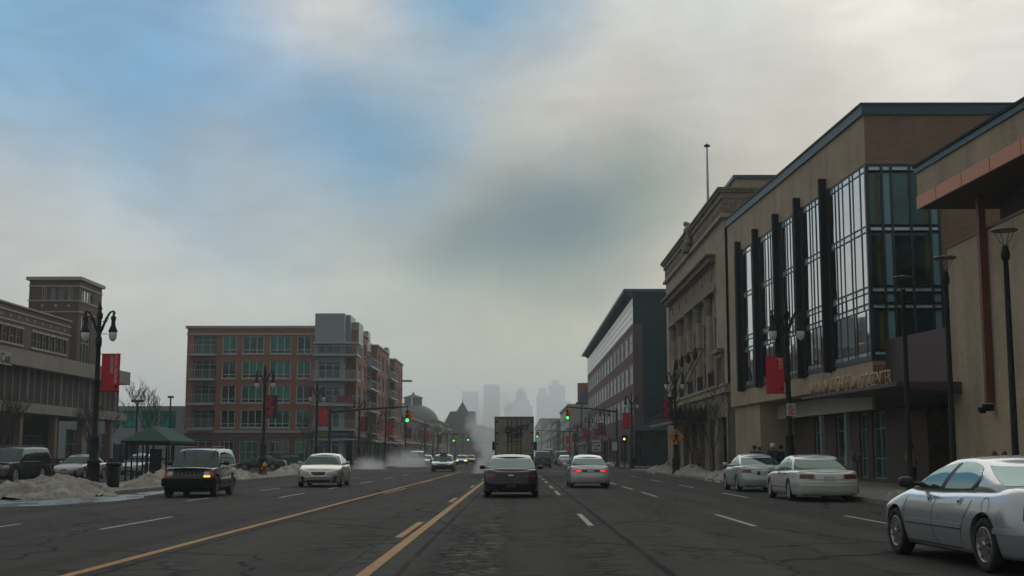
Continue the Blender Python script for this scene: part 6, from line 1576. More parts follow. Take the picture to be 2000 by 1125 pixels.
# ---- box lorry ahead
def lorry():
    Y = 82.0; t = thing('box_truck', 'grimy beige box lorry with blue script lettering on its rear doors', 'truck', (-.25, Y, 0))
    W2 = 1.25; z0, z1 = 1.05, 3.86
    gb = plain('grimy_beige_panel', (.27, .235, .185), .7, var=.25, vs=.9, dirt=.55)
    m = MB(); m.box(-W2, W2, .06, 7.5, z0, z1); bx = m.build('box', gb, t)
    m = MB(); 
    for a, b in ((-W2, -W2+.07), (W2-.07, W2)): m.box(a, b, -.03, .06, z0, z1)
    m.box(-W2+.07, W2-.07, -.03, .06, z1-.1, z1); m.box(-W2+.07, W2-.07, -.03, .06, z0, z0+.12); m.build('rear_frame', plain('frame_steel', (.14, .125, .105), .6, .2, dirt=.5), t)
    for sd in (-1, 1):
        m = MB(); x0, x1 = (-W2+.075, -.008) if sd < 0 else (.008, W2-.075); m.box(x0, x1, .0, .059, z0+.125, z1-.105)
        d = m.build('door', gb, t)
        m = MB()
        for x in (sd*.16, sd*.42): m.cut(); m.tube([(x, -.03, z0+.15), (x, -.03, z1-.12)], .022, 6)
        for z in (z0+.4, z0+1.2, z0+2.0): m.cut(); m.box(sd*.08 if sd > 0 else -.5, .5 if sd > 0 else sd*.08, -.045, -.01, z, z+.05)
        m.build_each('lock_rod', M['greytrim'], d)
        m = MB()
        for k in range(4): m.cut(); z = z0+.35+k*.7; m.box(sd*(W2-.22) if sd > 0 else -W2+.04, W2-.04 if sd > 0 else sd*(W2-.22), -.045, 0, z, z+.09)
        m.build_each('hinge', M['greytrim'], d)
    blue = plain('faded_blue_lettering', (.012, .02, .055), .7, var=.5, vs=3)
    for s_, x, z, k in (('Country', .12, 3.12, .62), ('Fresh', .02, 2.68, .62)):
        Mx = Matrix.Translation((x, -.058, z)) @ Matrix.Rotation(R(-14), 4, 'Y') @ basis((0, 0, 0), (1, 0, 0), (0, 0, 1)) @ Matrix.Diagonal((.74, 1, 1, 1))
        text(s_, k, blue, 'lettering', Mx, t, .004, bold=.012, shear=.35)
    m = MB(); m.box(-W2+.02, W2-.02, .02, .2, .62, .98); m.build('bumper', M['greytrim'], t)
    for sd in (-1, 1):
        m = MB(); m.box(sd*1.05-.14, sd*1.05+.14, -.02, .02, .78, .9); m.build('tail_light', M['red'], t)
    m = MB(); m.box(.82, .98, -.045, -.03, 1.25, 1.35); m.build('placard', M['amber'], t)
    m = MB(); m.box(-.45, .45, .2, 9.0, .6, 1.04); m.build('chassis', M['well'], t)
    for y in (1.7, 2.9, 8.3):
        for sd in (-1, 1): wheel(t, sd*1.0, y, .48, sd, 6, 'rim_d', .3)
    m = MB(); m.box(-1.15, 1.15, 7.6, 9.6, .6, 2.7); m.box(-1.1, 1.1, 7.65, 9.0, 2.7, 3.1); m.build('cab', M['p_lead'], t)
    for sd in (-1, 1):
        m = MB(); m.box(sd*1.45-.1, sd*1.45+.1, 7.9, 8.0, 1.75, 2.35); m.tube([(sd*1.15, 8, 2.2), (sd*1.45, 8, 2.2)], .03, 6); m.build('wing_mirror', M['blacktrim'], t)
lorry()
# ------------------------------------------------------------------ street furniture
M['globe'] = plain('opal_globe', (.62, .60, .54), .25, var=.12, vs=6)
M['ban_red'] = plain('red_banner', (.50, .006, .02), .6, var=.18, vs=2); M['ban_dark'] = plain('dark_banner', (.022, .014, .022), .6, var=.3)
M['ban_line'] = plain('banner_swirl', (.50, .085, .085), .6); M['ban_rose'] = plain('red_pattern', (.33, .012, .03), .6, var=.3, vs=8); M['ban_text'] = plain('banner_lettering', (.62, .40, .38), .6)
def street_lamp():
    t = thing('street_lamp', 'x', 'street lamp', (0, 0, .14))
    m = MB(); m.lathe([(.30, 0), (.30, .12), (.25, .16), (.235, .95), (.27, 1.0), (.27, 1.06), (.20, 1.12), (.165, 1.9), (.18, 1.95), (.18, 2.0), (.12, 2.08), (.105, 4.2), (.125, 4.25), (.105, 4.3), (.09, 5.6), (.125, 5.66), (.125, 5.95), (.09, 6.05), (.075, 6.7)], (0, 0, 0), 16)
    for k in range(10): a = 2*math.pi*k/10; m.tube([(.24*math.cos(a), .24*math.sin(a), .2), (.235*math.cos(a), .235*math.sin(a), .93)], .022, 5)
    m.build('post', M['lamp_green'], t)
    m = MB(); m.lathe([(.075, 6.7), (.12, 6.78), (.13, 6.95), (.06, 7.05), (.09, 7.15), (.03, 7.42), (0, 7.5)], (0, 0, 0), 12); m.build('finial', M['lamp_green'], t)
    for s in (-1, 1):
        m = MB(); pts = [(0, 0, 6.1), (s*.12, 0, 6.35), (s*.26, 0, 6.75), (s*.42, 0, 7.02), (s*.56, 0, 7.06), (s*.62, 0, 6.98), (s*.58, 0, 6.9)]
        m.tube(pts, [.06, .06, .05, .045, .04, .03, .02], 8); m.tube([(s*.09, 0, 6.65), (s*.28, 0, 6.62), (s*.36, 0, 6.78), (s*.28, 0, 6.85)], .018, 6); m.build('arm', M['lamp_green'], t)
        m = MB(); m.lathe([(.02, 7.02), (.045, 6.95), (.045, 6.88), (.105, 6.83), (.105, 6.74), (.075, 6.65), (.09, 6.48), (.155, 6.32), (.185, 6.26), (.165, 6.2)], (s*.56, 0, 0), 14); la = m.build('lantern', M['lamp_green'], t)
        m = MB(); m.lathe([(.155, 6.2), (.165, 6.1), (.145, 5.97), (.09, 5.87), (0, 5.82)], (s*.56, 0, 0), 14); m.build('globe', M['globe'], la)
    m = MB(); m.tube([(-.34, 0, 6.14), (.34, 0, 6.14)], .014, 6); m.build('crossbar', M['lamp_green'], t)
    return t
def banner(kind, label, X, Y, side, words=None):
    t = thing('banner', label, 'banner', (X+side*.52, Y, 3.95), group=None)
    w, h = .74, 1.5; m = MB(); x0 = -.37
    rows = [[(-w/2+w*i/6, .025*math.sin(i*1.1+j*.5)*math.sin(j*.55), h*j/10) for i in range(7)] for j in range(11)]
    m.grid(rows, 0, True); m.grid([[(a, b+.012, c) for a, b, c in r] for r in rows], 0, True, flip=True)
    m.build('cloth', M['ban_red' if kind == 'red' else 'ban_dark'], t)
    m = MB()
    for z in (0, h): m.cut(); m.tube([(-side*.45, .006, z), (side*.38, .006, z)], .016, 6)
    m.build_each('bracket', M['lamp_green'], t)
    m = MB(); rnd = random.Random(int(Y))
    if kind == 'red':
        for k in range(6):
            cx, cz, r = -.14+rnd.uniform(-.1, .12), .12+k*.22, rnd.uniform(.06, .12)
            m.tube([(cx+r*(1-i/16)*math.cos(i*.55+k), -.034, cz+r*(1-i/16)*math.sin(i*.55+k)) for i in range(13)], .009, 4)
        m.build('swirl_pattern', M['ban_line'], t)
    else:
        for k in range(11):
            a = k*.9; cx, cz = -.16+.13*math.sin(a*1.4)+.02*k*.6, 1.38-k*.125
            for q in range(5): b = q*1.257+a; m.lathe([(.075, 0), (.05, .008), (0, .01)], (cx+.07*math.cos(b), -.036, cz+.07*math.sin(b)), 7, M=Matrix.Rotation(math.pi/2, 3, 'X'))
        m.build('flower_pattern', M['ban_rose'], t)
        m = MB(); m.box(-.02, .30, -.036, -.030, 1.28, 1.36); m.build('caption_strip', M['greytrim'], t)
    if words:
        for s_, dx, z, k in words:
            Mx = Matrix.Translation((dx, -.04, z)) @ basis((0, 0, 0), (0, 0, -1), (1, 0, 0)); text(s_, k, M['ban_text'], 'lettering', Mx, t, .003, bold=.004)
        for i in range(3): pass
        m = MB(); m.lathe([(.055, 0), (.04, .01), (0, .012)], (.24, -.034, .2), 8, M=Matrix.Rotation(math.pi/2, 3, 'X')); m.build('flower_mark', M['dark_metal'], t)
    return t
LG = 'twin arm lamp posts along the avenue'
lampL = [(-16.85, 51.2), (-17.3, 87.5), (-16.9, 107.8), (-16.8, 136), (-16.8, 163), (-16.8, 192), (-16.8, 232), (-16.8, 268), (-16.8, 306), (-16.8, 345), (-16.8, 388), (-16.8, 432)]
lampR = [(11.15, 53.0), (10.95, 89.7), (10.95, 124), (10.95, 163), (10.95, 199), (10.95, 238), (10.95, 274), (10.95, 311), (10.95, 350), (10.95, 392), (10.95, 436), (10.95, 482)]
descL = ['tallest looking lamp post, between the two big brown snow piles', 'lamp post beside the yellow topped hydrant', 'lamp post at the apartment side corner before the signal arm', 'lamp post in front of the bank corner of the apartments', 'lamp post beside the low street steam', 'lamp post at the far end of the apartment building', 'lamp post just beyond the apartments, before the domed hall']
descR = ['lamp post with the no parking sign beside the parked silver sedan', 'lamp post carrying the yellow pedestrian sign by the theatre marquee', 'lamp post at the corner before the dark office block', 'lamp post in front of the office block just past its signal pole', 'lamp post halfway along the dark office block', 'lamp post at the far end of the dark office block', 'lamp post before the grey block past the office']
proto = street_lamp(); first = True
banD = {('L', 0): ('red', 'red banner with pale words hanging above the big brown snow piles'), ('L', 1): ('dark', 'black banner with red flowers above the yellow topped hydrant'), ('L', 2): ('red', 'red banner beside the apartment side signal pole'), ('L', 3): ('dark', 'black and red banner on the post before the bank corner'), ('L', 4): ('red', 'red banner above the low street steam'), ('L', 5): ('dark', 'dark banner at the far end of the apartments'), ('L', 6): ('red', 'red banner in front of the domed hall'), ('L', 7): ('dark', 'dim maroon banner on the post after the domed hall'),
        ('R', 0): ('red', 'red banner reading Jazz before the glass curtain wall'), ('R', 1): ('dark', 'black banner with red flowers by the theatre marquee'), ('R', 2): ('red', 'plain red banner at the corner of the dark office block'), ('R', 3): ('dark', 'dark red banner on the post past the office side signal pole'), ('R', 4): ('red', 'red banner halfway along the office block'), ('R', 5): ('dark', 'maroon banner near the far end of the office block'), ('R', 6): ('red', 'small red banner before the grey block')}
for key, arr, desc, side in (('L', lampL, descL, 1), ('R', lampR, descR, -1)):
    for i, (x, y) in enumerate(arr):
        o = proto if first else copy_tree(proto); first = False
        o.location = (x, y, .14); s = 1.03 if key == 'R' and i == 0 else .98+.02*random.random(); o.scale = (s, s, s)
        o['group'] = LG
        o['label'] = desc[i] if i < len(desc) else ('small twin arm lamp post far off in the haze along the apartment side' if key == 'L' else 'small twin arm lamp post far off in the haze along the office side')
        if (key, i) in banD:
            k, lb = banD[(key, i)]
            wd_ = {('L', 0): [("YOUNG PEOPLE'S", .22, .93, .155), ('CONCERT', .05, 1.06, .155)], ('R', 0): [('JAZZ', .22, 1.22, .2)]}.get((key, i))
            banner(k, lb, x, y-.0, side, wd_)['group'] = 'lamp post banners'
# signs on the posts
def sign_panel(name, label, x, y, z, w, h, mat, shape='rect', art=None, post=None):
    t = thing(name, label, 'road sign', (x, y, z))
    m = MB(); f = lambda a, b, d: (a, d, b)
    if shape == 'rect': poly = [(-w/2, -h/2), (w/2, -h/2), (w/2, h/2), (-w/2, h/2)]
    elif shape == 'dia': poly = [(0, -w*.707), (w*.707, 0), (0, w*.707), (-w*.707, 0)]
    else: poly = [(w/2*math.cos(math.pi/8+k*math.pi/4), w/2*math.sin(math.pi/8+k*math.pi/4)) for k in range(8)]
    m.prism(poly, -.012, .012, f); m.build('panel', mat, t)
    if art: art(t)
    if post: m = MB(); m.tube([(0, .045, .14-z), (0, .045, h*.5)], .03, 6); m.build('post', M['greytrim'], t)
    return t
yel = plain('yellow_sign', (.55, .20, .012), .5, var=.1); wht = plain('white_sign', (.45, .45, .43), .5, var=.1); redp = plain('red_sign', (.38, .025, .02), .5, var=.1); grn = plain('green_sign', (.01, .16, .09), .5, var=.1)
def ped(t):
    m = MB(); y0, y1 = -.03, -.014; f = lambda a, b, d: (a, d, b)
    m.prism([(.07*math.cos(k*.628), .31+.07*math.sin(k*.628)) for k in range(10)], y0, y1, f)
    for poly in ([(-.07, .20), (.08, .20), (.09, -.05), (-.06, -.05)], [(-.06, -.03), (.03, -.06), (-.12, -.40), (-.21, -.37)], [(.0, -.05), (.09, -.03), (.14, -.22), (.20, -.40), (.11, -.42), (.05, -.22)], [(-.06, .20), (-.20, .02), (-.16, -.02), (-.03, .13)], [(.06, .2), (.2, .06), (.24, -.02), (.18, -.04), (.07, .1)]): m.prism(poly, y0, y1, f)
    m.build('walking_figure', M['dark_metal'], t)
p = at(1321, 853, Y=89.2); sign_panel('pedestrian_sign', 'yellow diamond sign with black walking figure before the theatre', p.x, 89.3, p.z, .80, .8, yel, 'dia', ped)
def nopark(t):
    m = MB(); m.tube([(.13*math.cos(k*math.pi/12), -.02, .07+.13*math.sin(k*math.pi/12)) for k in range(25)], .016, 5); m.tube([(-.09, -.02, .16), (.09, -.02, -.02)], .016, 5); m.build('red_ring', redp, t)
    m = MB(); m.tube([(.06, -.018, .13), (-.02, -.018, .15), (-.05, -.018, .10), (.05, -.018, .05), (.02, -.018, .0), (-.06, -.018, .01)], .013, 5); m.build('symbol', M['dark_metal'], t)
    m = MB(); m.box(-.13, .13, -.02, -.013, -.2, -.15); m.box(-.1, .1, -.02, -.013, -.13, -.10); m.build('caption_bar', redp, t)
p = at(1545, 800, Y=52.7); sign_panel('parking_sign', 'small white sign with red ring on the lamp post before the curtain wall', p.x, 52.72, p.z, .36, .5, wht, 'rect', nopark)
def bars(mat, rows):
    def f(t):
        m = MB()
        for a, b, z0, z1 in rows: m.box(a, b, -.02, -.013, z0, z1)
        m.build('legend', mat, t)
    return f
p = at(1165, 871, Y=138); sign_panel('lane_sign', 'white sign with dark curved arrows before the office block', p.x, 138, p.z, .92, 1.2, wht, 'rect', bars(M['dark_metal'], [(-.35, .35, .32, .4), (-.35, -.27, .1, .32), (-.35, .3, -.05, .03), (.2, .35, .03, .18), (-.35, .35, -.45, -.37), (-.1, .0, -.37, -.12)]), True)
p = at(1183, 856, Y=141); sign_panel('red_sign', 'dark red notice with pale lines beside the lane sign', p.x, 141, p.z, .85, .95, plain('maroon_sign', (.17, .02, .03), .5), 'oct', bars(wht, [(-.3, .3, .12, .17), (-.3, .3, -.03, .02), (-.25, .25, -.2, -.15)]), True)
p = at(1200.5, 868, Y=140); sign_panel('green_sign', 'small green and white sign near the office side signal pole', p.x, 140, p.z, .52, 1.3, wht, 'rect', lambda t: (lambda m: (m.box(-.26, .26, -.02, -.013, .25, .65), m.build('green_field', grn, t)))(MB()), True)
p = at(1103, 876, Y=168); sign_panel('orange_sign', 'orange diamond warning sign far down beside the pale sedan', p.x+.6, 168, p.z, .62, .6, plain('orange_sign', (.6, .06, .02), .5), 'dia', None, True)

# ---- traffic signals
M['sig_y'] = plain('signal_yellow', (.62, .23, .015), .45, var=.12); M['sig_green'] = glow('green_signal', (.02, 1, .22), 3.2, (.05, .4, .1)); M['sig_off'] = plain('dark_lens', (.06, .018, .006), .3)
def head(parent, x, y, z, rz, lit=True):
    h = thing('signal_head', None, None, (x, y, z), rz); h.parent = parent
    m = MB(); m.box(-.17, .17, -.02, .2, -.55, .55); m.build('housing', M['sig_y'], h)
    m = MB()
    for k in range(3):
        zc = .37-k*.37; rows = []
        for d in (-.02, -.26): rows.append([(.155*math.cos(a), d, zc+.155*math.sin(a)) for a in [R(-20)+R(220)*i/12 for i in range(13)]])
        m.grid(rows, 0, True)
    m.build('visor', M['sig_y'], h)
    m = MB(); m.box(-.18, .18, -.03, -.02, -.56, .56); m.build('door', M['sig_y'], h)
    for k in range(3):
        m = MB(); m.lathe([(.135, 0), (.11, .03), (0, .045)], (0, -.03, .37-k*.37), 16, M=Matrix.Rotation(math.pi/2, 3, 'X')); m.build('lens', M['sig_green'] if (k == 2 and lit) else M['sig_off'], h)
def signal(label, px, Y, ax, z0, z1, heads):
    t = thing('traffic_signal', label, 'traffic signal', (px, Y, .14), group=None)
    m = MB(); m.lathe([(.28, 0), (.28, .3), (.17, .4), (.12, z0+.2), (0, z0+.3)], (0, 0, 0), 12); m.build('pole', M['lamp_green'], t)
    m = MB(); m.tube([(0, 0, z0-.14), ((ax-px)*.4, 0, z0+(z1-z0)*.55-.14), (ax-px, 0, z1-.14)], [.12, .09, .06], 8); m.build('mast_arm', M['lamp_green'], t)
    for k, (hx, tw) in enumerate(heads):
        z = z0+(z1-z0)*(hx-px)/(ax-px)-.14-.85
        m = MB(); m.tube([(hx-px, .02, z+.95), (hx-px, .02, z+.5)], .03, 6); m.build('hanger', M['lamp_green'], t)
        head(t, hx-px, -.1, z, 0)
        if tw: head(t, hx-px+.30, .14, z, R(90), False); head(t, hx-px+.02, .42, z, R(180), False)
    return t
signal('yellow traffic signal over the steam on the apartment side, showing green', -16.9, 115.5, -9.85, 5.25, 5.75, [(-9.95, True)])
signal('yellow traffic signal before the dark office block, showing green', 11.2, 146, 5.55, 6.3, 6.85, [(5.6, True)])
signal('far second traffic signal half lost in steam before the domed hall', -17, 258, -9.8, 5.3, 5.7, [(-12.9, True), (-10, True)])
signal('far second traffic signal above the dark minivan', 11.5, 262, 3.6, 6.1, 6.4, [(3.9, True)])
ps = thing('pedestrian_signal', 'dark pedestrian signal with a small amber light at the office corner', 'signal', (at(1219, 858, Y=137).x, 137, .14))
m = MB(); m.tube([(0, 0, 0), (0, 0, 3.0)], .07, 8); m.build('post', M['lamp_green'], ps)
m = MB(); m.box(-.24, .24, -.2, .1, 2.6, 3.4); m.build('housing', M['iron'], ps)
m = MB(); m.lathe([(.11, 0), (0, .03)], (0, -.21, 2.98), 10, M=Matrix.Rotation(math.pi/2, 3, 'X')); m.build('lens', glow('amber_ped_light', (1, .42, .12), 3.5), ps)

# ---- disc plaza lights before the low tan building
pl_ = None
for i, (y, lb) in enumerate(((44.6, 'slim black post with glass disc lamp before the purple panel'), (40.1, 'slim black post with disc lamp beside the copper downpipe'), (35.1, 'slim black post with disc lamp nearest the viewer'))):
    if pl_ is None:
        pl_ = thing('plaza_lamp', lb, 'lamp', (13.5, y, .14)); m = MB(); m.lathe([(.16, 0), (.16, .3), (.10, .36), (.075, 6.2), (.07, 6.62), (.11, 6.66), (.13, 6.78), (.11, 6.9), (.09, 6.93), (.10, 7.0), (.05, 7.05)], (0, 0, 0), 12); m.build('post', M['iron'], pl_)
        m = MB()
        for k in range(4): a = math.pi/4+k*math.pi/2; m.cut(); m.tube([(.05*math.cos(a), .05*math.sin(a), 7.02), (.30*math.cos(a), .30*math.sin(a), 7.45)], .011, 5)
        m.build_each('strut', M['greytrim'], pl_)
        m = MB(); m.lathe([(0, 7.45), (.34, 7.44), (.37, 7.47), (.34, 7.50), (.1, 7.53), (0, 7.56)], (0, 0, 0), 20); m.build('disc', plain('disc_shade', (.11, .10, .09), .4), pl_); o = pl_
    else: o = copy_tree(pl_)
    o.location = (13.5, y, .14); o['label'] = lb; o['group'] = 'disc lamps on the plaza'

# ---- bus shelter
def shelter():
    t = thing('bus_shelter', 'dark framed bus shelter with a green ribbed hip roof', 'bus shelter', (-21.2, 76.2, .02))
    x0, x1, y0, y1, ze, zr = -1.15, 1.15, -2.7, 2.7, 2.22, 3.05; gr = plain('green_metal_roof', (.005, .055, .036), .75, 0, .15)
    m = MB(); e = .25; a = [(x0-e, y0-e, ze), (x1+e, y0-e, ze), (x1+e, y1+e, ze), (x0-e, y1+e, ze)]; r0, r1 = (0, y0+1.0, zr), (0, y1-1.0, zr)
    m.add(a+[r0, r1], [(0, 1, 4), (1, 2, 5, 4), (2, 3, 5), (3, 0, 4, 5), (3, 2, 1, 0)]); m.build('roof', gr, t)
    m = MB()
    for k in range(13): 
        y = y0-.1+(y1-y0+.2)*k/12; f = min(1, max(0, (y-(y0-e))/(1.0+e), )) if y < r0[1] else min(1, ((y1+e)-y)/(1.0+e)) if y > r1[1] else 1
        for s in (-1, 1): m.cut(); m.tube([(s*(x1+e), y, ze+.012), (s*(x1+e)*(1-f), y, ze+(zr-ze)*f+.012)], .018, 4)
    m.build_each('roof_rib', plain('pale_green_rib', (.04, .15, .11), .6), t)
    m = MB(); m.box(x0-e, x1+e, y0-e, y0-e+.08, ze-.16, ze-.002); m.box(x0-e, x1+e, y1+e-.08, y1+e, ze-.16, ze-.002); m.box(x0-e, x0-e+.08, y0-e+.08, y1+e-.08, ze-.16, ze-.002); m.box(x1+e-.08, x1+e, y0-e+.08, y1+e-.08, ze-.16, ze-.002); m.build('fascia', M['iron'], t)
    def fr(m, a, b):
        a, b = Vector(a), Vector(b); n = max(1, round((b-a).length/1.1))
        for i in range(n+1): p = a.lerp(b, i/n); m.box(p.x-.04, p.x+.04, p.y-.04, p.y+.04, 0, ze-.16)
        for z in (.25, 1.15, 2.0):
            if abs(a.x-b.x) > .01: m.box(a.x+.04, b.x-.04, a.y-.03, a.y+.03, z, z+.06)
            else: m.box(a.x-.03, a.x+.03, a.y+.04, b.y-.04, z, z+.06)
    for a, b in (((x0, y0, 0), (x1, y0, 0)), ((x0, y1, 0), (x1, y1, 0)), ((x0, y0+.0, 0), (x0, y1, 0)), ((x1, y0, 0), (x1, y0+1.5, 0))):
        m = MB(); fr(m, a, b); m.build('frame', M['iron'], t)
    m = MB(); m.box(x0+.1, x0+.55, y0+.8, y1-.8, .42, .48); m.box(x0+.12, x0+.2, y0+.9, y0+1.0, 0, .42); m.box(x0+.12, x0+.2, y1-1, y1-.9, 0, .42); m.build('bench', M['greytrim'], t)
    m = MB(); m.box(.2, .9, y0-.05, y0-.02, .5, 1.75); m.build('poster', M['dark_metal'], t)
    return t
shelter()
def small(name, label, cat, loc): return thing(name, label, cat, loc)
t = small('litter_bin', 'black slatted litter bin behind the lamp post between the snow piles', 'bin', (-16.3, 52.0, .14))
m = MB(); m.lathe([(.24, 0), (.30, .9), (.27, .9), (.22, .05)], (0, 0, 0), 18); m.build('drum', M['iron'], t)
m = MB(); m.lathe([(.31, .86), (.33, .9), (.31, .95), (.22, 1.0), (.2, .98)], (0, 0, 0), 18); m.build('rim', M['iron'], t)
def hydrant(label, x, y):
    t = thing('fire_hydrant', label, 'fire hydrant', (x, y, .14)); rd = plain('hydrant_red', (.20, .02, .018), .5, var=.3); ye = plain('hydrant_yellow', (.55, .26, .02), .5, var=.2)
    m = MB(); m.lathe([(.2, 0), (.2, .05), (.13, .07), (.13, .5), (.17, .52), (.17, .56)], (0, 0, 0), 14); m.build('barrel', rd, t)
    m = MB(); m.lathe([(.16, .56), (.15, .68), (.09, .77), (.04, .8), (.04, .86), (0, .87)], (0, 0, 0), 14); m.build('bonnet', ye, t)
    for s in (-1, 1): m = MB(); m.tube([(s*.1, 0, .42), (s*.24, 0, .42)], [.06, .065], 8); m.build('outlet', ye, t)
hydrant('red hydrant with a yellow bonnet at the foot of a lamp post', -16.6, 88.6 if False else 84.5); hydrant('small hydrant on the snowy corner before the office block', 11.9, 103)
mt = None
for lb, x, y in (('twin headed parking meter behind the long white sedan', 11.6, 44.3), ('twin headed parking meter behind the near silver sedan roof', 11.5, 30.9)):
    if mt is None:
        mt = thing('parking_meter', lb, 'parking meter', (x, y, .14)); m = MB(); m.tube([(0, 0, 0), (0, 0, 1.1)], .035, 8); m.tube([(-.12, 0, 1.1), (.12, 0, 1.1)], .03, 6); m.build('post', M['greytrim'], mt)
        for s in (-1, 1): m = MB(); m.lathe([(.05, 1.1), (.07, 1.15), (.075, 1.27), (.055, 1.35), (0, 1.39)], (s*.12, 0, 0), 10); m.build('meter_head', M['greytrim'], mt)
    else: mt = copy_tree(mt)
    mt.location = (x, y, .14); mt['label'] = lb; mt['group'] = 'twin parking meters'
for lb, x, py0, Y, tee in (('car park lamp on a thin pole with a flat twin head', 268.5, 783, 120, 1), ('single box headed lamp pole beside the apartments', 333.5, 775, 128, 0)):
    p = at(x, py0, Y=Y); t = thing('area_light', lb, 'lamp', (p.x, Y, 0)); m = MB(); m.tube([(0, 0, 0), (0, 0, p.z-.1)], .08, 8); m.build('pole', M['iron'], t)
    m = MB(); m.box(-.55 if tee else -.25, .55 if tee else .25, -.2, .2, p.z-.12, p.z+.08); m.build('head', M['iron'], t)

# ------------------------------------------------------------------ snow
def snowm():
    m, n, l, out = nt('dirty_snow'); p = pos(n, l)
    a = noi(n, l, p, 1.3, 7, .7); b = noi(n, l, p, 9, 5, .7); g = noi(n, l, p, 40, 3, .8)
    s = n.new('ShaderNodeSeparateXYZ'); l.new(p, s.inputs[0])
    k = mth(n, l, 'ADD', mth(n, l, 'MULTIPLY', a, .55), mth(n, l, 'ADD', mth(n, l, 'MULTIPLY', b, .3), mth(n, l, 'MULTIPLY', g, .15)))
    cc = ramp(n, l, k, [(.33, (.07, .06, .045)), (.43, (.20, .178, .14)), (.53, (.37, .345, .30)), (.66, (.60, .59, .56))])
    grit = ramp(n, l, noi(n, l, p, 22, 4, .75), [(.60, 0), (.72, .75)])
    cc = mixc(n, l, grit, cc, (.03, .026, .02))
    sp = ramp(n, l, noi(n, l, p, 3, 5, .7), [(.60, 0), (.72, .7)]); cc = mixc(n, l, sp, cc, (.06, .05, .04))
    pbr(n, l, out, cc, .8, 0, .3, bump=mth(n, l, 'ADD', b, mth(n, l, 'MULTIPLY', g, .5)), bs=.9, bd=.08); return m
M['snow'] = snowm()
def mound(label, cx, cy, rx, ry, h, seed=0, rz=0, z=.0, nx=46, mat='snow'):
    m = MB(); rows = []
    for j in range(nx+1):
        r = []
        for i in range(nx+1):
            u, v = (i/nx*2-1), (j/nx*2-1); d = math.hypot(u, v)
            q = Vector((u*rx*1.1+seed*7.3, v*ry*1.1, seed*3.1))
            e = .18*noise.fractal(q*1.1, 1, 2, 5)
            hh = max(0, 1-(d+e)**1.6) if d+e > 0 else 1
            hh = h*(hh**.75)*(.82+.38*noise.fractal(q*1.6+Vector((5, 1, 2)), 1, 2, 6)) + (.07*h*noise.fractal(q*6, 1, 2, 4) if hh > .02 else 0)
            x, y = u*rx, v*ry; c_, s_ = math.cos(rz), math.sin(rz)
            r.append((cx+x*c_-y*s_, cy+x*s_+y*c_, z-.03+max(0, hh)))
        rows.append(r)
    m.grid(rows, 0, True); o = m.build('snow_pile', M[mat]); recenter(o); return tag(o, label, 'snow pile', 'dirty snow piles along the kerbs')
mound('big brown snow pile before the black parked sport utility, nearest the viewer', -16.3, 45.2, 1.9, 3.6, .80, 1, R(-8))
mound('brown snow pile beside the nearest lamp post, before the bus shelter', -15.6, 56.2, 1.25, 4.4, .82, 2)
mound('snow heap behind the black off-roader, before the hydrant', -15.7, 70, 1.2, 6.5, .82, 3)
mound('long snow heap between the hydrant and the champagne sedan', -15.9, 93, 1.3, 9, .95, 4)
mound('whiter snow heap just past the champagne sedan', -16.2, 112.5, 1.3, 3.2, 1.25, 5)
mound('thin snow along the car park edge behind the lamp post', -24, 98, 3.5, 1.6, .5, 6)
mound('low snow ridge behind the dark broadside sedan', -30, 112.5, 4, 1.5, .55, 8)
mound('snow bank at the theatre kerb, stretch nearest the parked silver sedan', 11.5, 71, 1.1, 7.5, .72, 11)
mound('snow bank at the theatre kerb under the pedestrian sign', 11.6, 86, 1.15, 8, .82, 12)
mound('snow bank at the theatre kerb under the theatre marquee', 11.5, 102, 1.1, 9, .75, 13)
mound('farthest snow bank at the corner beside the office block', 11.4, 158, 1.2, 9, .7, 14)
mound('small black slush clump behind the long white sedan', 11.55, 39.6, .75, 1.3, .42, 15)
mound('dark slush lump just beyond the nearest silver sedan', 12.0, 36.3, .8, 1.3, .62, 16)
mound('low slush patch at the gutter before the dark slush lump', 11.15, 36.0, .5, 1.5, .26, 17)
mound('small white snow block in the gutter beside the biggest pile', -14.0, 44.4, .28, .34, .26, 18, nx=14)

# ------------------------------------------------------------------ bare trees
M['bark'] = plain('winter_bark', (.055, .045, .038), .95, var=.3, vs=8)
def tree(label, x, y, h, seed, z=.14, spread=.9, group='bare winter trees'):
    t = thing('bare_tree', label, 'tree', (x, y, z), group=group); rnd = random.Random(seed); tr = MB(); cr = MB()
    def grow(mb, p, d, ln, r, lev):
        pts = [p]; q = p.copy(); n = 4
        for i in range(n):
            d = (d+Vector((rnd.uniform(-.16, .16), rnd.uniform(-.16, .16), rnd.uniform(-.02, .14)))).normalized(); q = q+d*ln/n; pts.append(q.copy())
        rs = [r*(1-.5*i/n) for i in range(n+1)]; mb.tube(pts, rs, 6 if lev < 2 else 3, caps=False)
        if lev >= 4: return
        for k in range(rnd.choice((3, 4, 4)) if lev else 6):
            f = rnd.uniform(.35, 1.0) if lev else rnd.uniform(.45, 1.0); i = min(n-1, int(f*n)); b = pts[i].lerp(pts[i+1], f*n-i)
            a = rnd.uniform(0, 6.28); s = rnd.uniform(.45, .9)*spread
            nd = (d+Vector((math.cos(a)*s, math.sin(a)*s, rnd.uniform(.0, .35)))).normalized()
            grow(cr, b, nd, ln*rnd.uniform(.5, .72), max(.012, rs[i]*.5), lev+1)
    grow(tr, Vector((0, 0, 0)), Vector((0, 0, 1)), h*.5, h*.014, 0)
    tr.build('trunk', M['bark'], t); cr.build('crown', M['bark'], t); return t
tree('bare tree rising behind the bus shelter roof', -22.8, 81, 6.3, 3); tree('thin bare tree beside the bus shelter', -27, 84, 5.2, 4, 0); tree('bare tree in front of the concrete clinic windows', -33, 82, 5.6, 5, 0)
